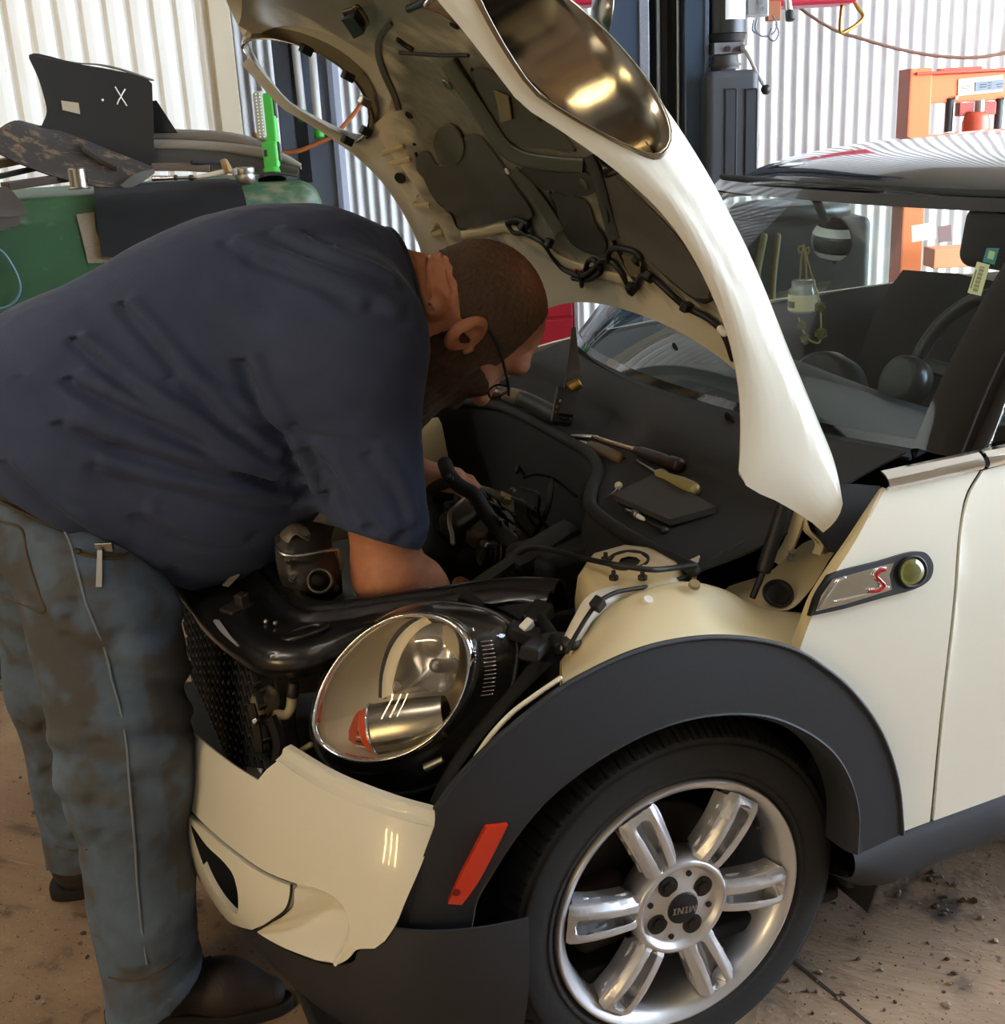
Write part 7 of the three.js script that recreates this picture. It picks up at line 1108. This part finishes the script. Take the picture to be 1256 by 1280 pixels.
  part('motor', F(T(new THREE.CylinderGeometry(24 * m, 24 * m, 90 * m, 36), [0, 45 * m, 0]), 908, 42), std(0x1a1a1b, 0.4), pu); part('motor_band', F(T(new THREE.CylinderGeometry(24.6 * m, 24.6 * m, 60 * m, 36, 1, true, -0.25, 1.2), [0, 45 * m, 0]), 908, 42), std(0xe8e6e2, 0.4), pu); part('rating_plate', F(T(new THREE.CylinderGeometry(25 * m, 25 * m, 13 * m, 24, 1, true, -0.35, 1.25), [0, 0, 0]), 908, 34), std(0xd9d4b6, 0.5), pu);
  const pr = []; for (let k = 0; k < 4; k++) pr.push(F(T(new THREE.CylinderGeometry(25.2 * m, 25.2 * m, 0.9 * m, 20, 1, true, -0.1, 0.85 - 0.1 * (k % 3)), [0, (k - 1.5) * 2.6 * m, 0]), 908, 34)); part('plate_print', merge(pr), std(0x5d5a50, 0.6), pu);
  part('flange', F(T(new THREE.CylinderGeometry(26 * m, 22 * m, 9 * m, 36), [0, 0, 0]), 907, 48), M.black, pu); part('valve_block', F(box(38 * m, 14 * m, 34 * m, 0.004), 908, 61), std(0x77767a, 0.45, 0.4), pu); for (const [a, r] of [[906, 3.4], [919, 3.0]]) part('port', F(T(new THREE.CylinderGeometry(r * m, r * m, 4 * m, 20).rotateX(Math.PI / 2), [0, 0, 18 * m]), a, 62), std(0x3f2422, 0.4, 0.3), pu); part('valve_knob', F(T(new THREE.SphereGeometry(4.4 * m, 18, 14), [0, 0, 18 * m]), 926, 61), M.steel, pu);
  part('neck', F(merge(T(new THREE.CylinderGeometry(16 * m, 18 * m, 16 * m, 28), [0, 0, 0]), T(new THREE.CylinderGeometry(20 * m, 20 * m, 3 * m, 28), [0, -3 * m, 0])), 906, 78), M.castIron, pu);
  part('tank', F(T(box(64 * m, 150 * m, 46 * m, 9 * m, 5), [0, 0, 0]), 911, 168), std(0x3b3c40, 0.55), pu); for (const a of [908, 933]) { part('tank_rib', F(T(box(14 * m, 122 * m, 3 * m, 1.4 * m), [0, -8 * m, 23.4 * m]), a, 168), std(0x2b2c30, 0.55), pu); part('tank_groove', F(T(box(2.2 * m, 122 * m, 3.4 * m, 0.8 * m), [7 * m, -8 * m, 23.6 * m]), a, 168), M.black, pu); part('tank_groove', F(T(box(14 * m, 2.2 * m, 3.4 * m, 0.8 * m), [0, 53 * m, 23.6 * m]), a, 168), M.black, pu); }
  part('lever', merge(tube([q(927, 60, -0.06), q(934, 68, -0.07), q(945, 90, -0.07), q(954, 106, -0.07)], 0.0075, 24, 10)), M.steel, pu); part('lever_ball', T(new THREE.SphereGeometry(0.0195, 20, 14), q(957, 112, -0.07).toArray()), M.black, pu); part('tank_label', F(T(box(8 * m, 16 * m, 2 * m, 0.5 * m), [0, 0, 20 * m]), 941, 174), std(0xc9c0ae, 0.6), pu); part('dust_cap', F(T(lathe([[0, 0.02], [0.02, 0.015], [0.03, 0]].reverse(), 20)), 895, 92), M.castIron, pu);
  part('mount', F(T(box(40 * m, 60 * m, 14 * m, 0.004), [0, 0, -30 * m]), 905, 60), M.navy, pu);
  // switch box, red beam and the things hanging from it
  const eb = thing('switch_box', 'small galvanised electrical box beside the black motor', 'electrical box'); part('case', F(T(box(30 * m, 46 * m, 20 * m, 0.004), [0, 0, 0]), 945, -2, 0.3), std(0xb9b8b4, 0.4, 0.6), eb); part('cover', F(T(box(27 * m, 42 * m, 3 * m, 0.002), [0, 0, 11 * m]), 945, -3, 0.3), std(0xa9a8a6, 0.35, 0.6), eb); for (const [a, b] of [[950, 12], [948, 4]]) part('knockout', F(T(new THREE.CylinderGeometry(3 * m, 3 * m, 1.2 * m, 20).rotateX(Math.PI / 2), [0, 0, 12.6 * m]), a, b, 0.3), std(0x8e8d8b, 0.35, 0.7), eb);
  for (const p of [[[946, 24], [944, 36], [952, 45], [966, 42], [971, 30], [966, 20]], [[942, 26], [941, 38], [948, 43]], [[964, 36], [962, 48], [968, 51], [973, 42], [970, 30]]]) part('loose_wire', tube(p.map(([a, b]) => D(a, b, 5.1)), 0.004, 40, 6), std(0x76777a, 0.5), eb);
  const rb = (a0, a1, l) => solo('red_shelf', F(T(box((a1 - a0) * 5.6 / 1510, 0.24, 0.22, 0.02, 3), [0, 0.12, 0]), (a0 + a1) / 2, 9, 0.74), std(0xa81c33, 0.4), l, 'shelf');
  rb(936, 1064, 'red steel shelf high on the back wall beside the motor'); rb(692, 744, 'red steel shelf end behind the round steel dish');
  solo('wooden_block', F(T(box(0.06, 0.08, 0.05, 0.004), [0, 0, 0]), 966, 14, 0.5), std(0x9a5a34, 0.7), 'small brown wooden block under the red shelf', 'block');
  const nz = thing('nozzle', 'silver nozzle with a black tip hanging under the red shelf', 'nozzle'); part('shaft', rod(D(982, -14, 5.2), D(986, 14, 5.2), 0.017, 0.017, 20), std(0xb7b0a6, 0.35, 0.7), nz); part('tip', rod(D(986, 13, 5.2), D(988, 26, 5.2), 0.018, 0.020, 20), M.black, nz);
  const hook = (pts, l, d) => solo('wire_hook', tube(pts.map(([a, b]) => D(a, b, d)), 0.009, 40, 8), M.brass, l, 'hook', 'brass wire hooks');
  hook([[1064, -4], [1072, 10], [1079, 21], [1070, 31], [1051, 41], [1050, 34], [1052, 8]], 'angular brass wire hook hanging under the right end of the red shelf', 5.6); hook([[710, 4], [714, 14], [721, 24], [719, 32], [712, 30]], 'curved brass wire hook hanging beside the round steel dish', 5.6);
  solo('wire_hanger', tube([[695, 6], [694, 16], [698, 22]].map(([a, b]) => D(a, b, 5.6)), 0.004, 12, 6), M.castIron, 'thin iron wire hanging under the left end of the red shelf', 'wire');
  solo('rope', tube([[1000, 10], [1018, 22], [1049, 40], [1075, 47], [1110, 58], [1150, 66], [1185, 71], [1220, 71], [1256, 66], [1290, 56]].map(([a, b], i) => D(a, b + (i % 2) * 0.8, 6.1 - i * 0.045)), 0.009, 120, 8), std(0x9d7f6c, 0.8), 'long twisted brown rope sagging across the white siding', 'rope');
  const dish = thing('lamp_dish', 'round steel dish lamp seen edge-on above the bonnet', 'lamp'); { const c = D(757, 12, 4.5), ax = V(0.93, -0.12, 0.22).normalize(), qq = new THREE.Quaternion().setFromUnitVectors(UP, ax); part('dish', T(lathe([[0, -0.05], [0.05, -0.045], [0.085, -0.02], [0.098, 0.0], [0.100, 0.004], [0.094, 0.002], [0.05, -0.02], [0, -0.028]], 40).applyQuaternion(qq), c.toArray()), std(0x8f897c, 0.24, 1), dish); part('boss', T(new THREE.SphereGeometry(0.022, 20, 14), c.clone().addScaledVector(ax, -0.03).toArray()), std(0x9a8a6c, 0.25, 1), dish); part('stem', rod(D(754, 44, 4.5), D(751, 60, 4.5), 0.012, 0.014, 14), std(0x77684e, 0.4, 0.8), dish); }
  // orange press
  const op = thing('shop_press', 'orange hydraulic shop press standing behind the car roof', 'press'), pm = 5.6 / 1510, PF = (g, a, b, o = 0) => frame(g, D(a, b, 5.6 + o), RX, UP, RZ), orangeD = std(lin(0.52, 0.12, 0.035), 0.55);
  const base = D(1146, 100, 5.6).y;
  for (const a of [1147, 1300]) { part('upright', PF(T(box(27 * pm, base + 0.05, 0.10, 0.006), [0, -(base + 0.05) / 2 + 0.05, 0]), a, 100), a < 1200 ? M.orange : M.orange, op); part('upright_flange', PF(T(box(0.012, base + 0.05, 0.16, 0.003), [-13 * pm, -(base + 0.05) / 2 + 0.05, -0.03]), a, 100), orangeD, op); }
  part('crosshead', PF(T(box(190 * pm, 34 * pm, 0.05, 0.005), [0, 0, 0]), 1235, 108), M.orange, op); part('crosshead_lip', PF(T(box(190 * pm, 3.5 * pm, 0.14, 0.004), [0, 19 * pm, -0.02]), 1235, 108), std(0xd5543a, 0.5), op); part('top_handle', PF(T(box(54 * pm, 5 * pm, 0.05, 0.006), [0, 0, 0]), 1199, 87, 0.02), std(0xd5543a, 0.45), op);
  part('press_plate', PF(T(box(56 * pm, 20 * pm, 0.006, 0.002), [0, 0, 0.03], [0, 0, 0.05]), 1222, 107), std(0xd6d2b4, 0.5), op); part('plate_dark_panel', PF(T(box(36 * pm, 11 * pm, 0.004, 0.001), [0, 0, 0.034], [0, 0, 0.05]), 1233, 107), std(0x7d848c, 0.5), op);
  { const g = new TextGeometry('20 TON', { font, size: 4.2 * pm, depth: 0.001, curveSegments: 3 }); part('plate_lettering', PF(T(g, [0, 0, 0.034], [0, 0, 0.05]), 1197.5, 104), std(0x4a4d48, 0.5), op); const ln = []; for (let k = 0; k < 3; k++) ln.push(PF(T(box((12 - k * 2) * pm, 0.8 * pm, 0.003, 0.0005), [0, -k * 2.4 * pm, 0.034], [0, 0, 0.05]), 1204, 108)); part('plate_print', merge(ln), std(0x6a6c62, 0.5), op); const sy = []; for (const [u, v, w] of [[-8, 1.5, 8], [-8, -1.5, 8], [0, 0, 4], [0, 3, 4], [0, -3, 4], [12, 1, 8], [12, -2, 6]]) sy.push(PF(T(box(w * pm, 0.8 * pm, 0.003, 0.0005), [u * pm, v * pm, 0.037], [0, 0, 0.05]), 1233, 107)); part('plate_symbols', merge(sy), std(0x33373d, 0.5), op); }
  for (const a of [1192, 1253]) part('bolt', PF(T(new THREE.CylinderGeometry(2.2 * pm, 2.2 * pm, 0.02, 6).rotateX(Math.PI / 2), [0, 0, 0.03]), a, 122), M.steel, op);
  for (const a of [1188, 1250]) part('guide_rod', PF(T(new THREE.CylinderGeometry(5 * pm, 5 * pm, 40 * pm, 18), [0, 0, -0.02]), a, 144), std(0x2b2826, 0.5), op);
  part('ram_bracket', PF(merge(T(box(18 * pm, 16 * pm, 0.06, 0.004), [-14 * pm, 0, 0]), T(box(18 * pm, 16 * pm, 0.06, 0.004), [14 * pm, 0, 0])), 1219, 136), std(0xb04a3a, 0.5), op); part('ram', PF(T(new THREE.CylinderGeometry(6 * pm, 6 * pm, 22 * pm, 20), [0, 0, 0.02]), 1222, 137), M.steel, op); part('jack', PF(T(lathe([[0, 12 * pm], [12 * pm, 12 * pm], [15 * pm, 6 * pm], [17 * pm, 0], [17 * pm, -60 * pm], [0, -60 * pm]].reverse(), 28), [0, 0, 0.01]), 1219, 152), std(0xd2583e, 0.4), op);
  part('bed', PF(T(box(150 * pm, 24 * pm, 0.14, 0.006), [0, 0, 0]), 1235, 318), std(lin(0.75, 0.28, 0.12), 0.5), op); part('base', PF(T(box(200 * pm, 0.1, 0.5, 0.01), [0, -D(1235, 100, 5.6).y + 0.051, 0]), 1235, 100), M.orange, op);
  const cdb = thing('notice', 'white card notice taped on the press behind the windscreen', 'card'); part('card', PF(T(box(30 * pm, 20 * pm, 0.004, 0.001), [0, 0, 0.09], [0, 0, 0.1]), 1146, 288), std(0xd8d8bb, 0.7), cdb); part('card', PF(T(box(16 * pm, 20 * pm, 0.004, 0.001), [0, 0, 0.09], [0, 0, 0.1]), 1172, 290), std(0x8d6a66, 0.7), cdb);
  // red tool chest glimpsed under the bonnet
  const tc = put(thing('tool_chest', 'red tool chest glimpsed between the man and the raised bonnet', 'tool chest'), ground(664, 5.0)); part('cabinet', T(box(0.27, 0.90, 0.45, 0.01), [0, 0.48, 0]), std(0xb01c34, 0.35), tc); part('corner_post', T(box(0.018, 0.90, 0.46, 0.004), [0.142, 0.48, 0]), std(0xb9bac4, 0.35, 0.5), tc); for (let k = 0; k < 5; k++) part('drawer', T(box(0.25, 0.15, 0.012, 0.003), [0, 0.16 + k * 0.165, 0.228]), std(0xb01c34, 0.35), tc);
  for (const [a, b] of [[-0.1, -0.18], [0.1, -0.18], [-0.1, 0.18], [0.1, 0.18]]) part('foot', T(new THREE.CylinderGeometry(0.018, 0.018, 0.04, 12), [a, 0.02, b]), M.black, tc);
  // crate at the left edge
  const cr = thing('parts_crate', 'dark crate of tan scrap at the left edge behind the jeans', 'crate'); const c0 = Y(-14, 815, 0.02); part('crate', T(box(0.22, 0.16, 0.2, 0.01), [c0.x - 0.0, 0.0805, c0.z + 0.10]), std(0x17181b, 0.6), cr); for (const [a, b] of [[-4, 772], [2, 793]]) part('scrap', T(new THREE.IcosahedronGeometry(0.035, 2), Y(a, b, 0.18).toArray(), [1, 2, 0], [1, 0.7, 1]), std(0x8d7560, 0.9), cr);
}
// machine with yellow hose, added to darken the view through the car's far window
{
  const RX = V(0.924, 0, 0.381), RZ = V(-0.381, 0, 0.924), t = thing('dark_backdrop', 'added dark grey machine cabinet seen through the windscreen and far window', 'backdrop'), p = D(985, 330, 4.55); t.position.copy(p).setY(0); t.quaternion.setFromRotationMatrix(new THREE.Matrix4().makeBasis(RX, V(0, 1, 0), RZ));
  part('cabinet', T(box(0.50, 1.15, 0.4, 0.03, 3), [0, 0.576, 0]), std(0x262b2b, 0.5), t); part('round_top', T(lathe([[0, 0.05], [0.20, 0.05], [0.22, 0.03], [0.22, 0], [0, 0]].reverse(), 40), [0, 1.151, 0]), std(0x3a3f40, 0.4, 0.4), t);
  part('air_hose', tube([V(-0.14, 1.1, 0.21), V(-0.17, 0.95, 0.23), V(-0.16, 0.7, 0.22), V(-0.12, 0.4, 0.22), V(-0.16, 0.12, 0.23)], 0.014, 40, 8), std(0x554c18, 0.6), t); part('air_hose', tube([V(-0.09, 1.1, 0.21), V(-0.11, 0.9, 0.23), V(-0.08, 0.6, 0.22)], 0.012, 40, 8), std(0x554c18, 0.6), t);
}
// grit trodden over the concrete
{
  const g = new THREE.IcosahedronGeometry(1, 0), n = 2600, im = new THREE.InstancedMesh(g, std(0xffffff, 0.9), n), m = new THREE.Matrix4(), c = new THREE.Color();
  for (let i = 0; i < n; i++) { const near = rnd() < 0.75, x = near ? 0.25 + rnd() * 1.7 : -1.6 + rnd() * 1.6, z = near ? 0.35 + rnd() * 1.3 : -0.9 + rnd() * 1.9, s = 0.0012 + Math.pow(rnd(), 3) * 0.0065; m.compose(V(x, s * 0.3, z), new THREE.Quaternion().setFromEuler(new THREE.Euler(rnd() * 6, rnd() * 6, rnd() * 6)), V(s * (0.7 + rnd()), s * 0.6, s)); im.setMatrixAt(i, m); const t = rnd(); im.setColorAt(i, c.setRGB(lerp(0.05, 0.34, t * t), lerp(0.04, 0.28, t * t), lerp(0.032, 0.22, t * t))); }
  im.name = 'gravel'; im.userData.kind = 'stuff'; im.userData.label = 'fine grit and small stones scattered over the concrete floor'; im.userData.category = 'gravel'; scene.add(im);
}
renderer.render(scene, camera);
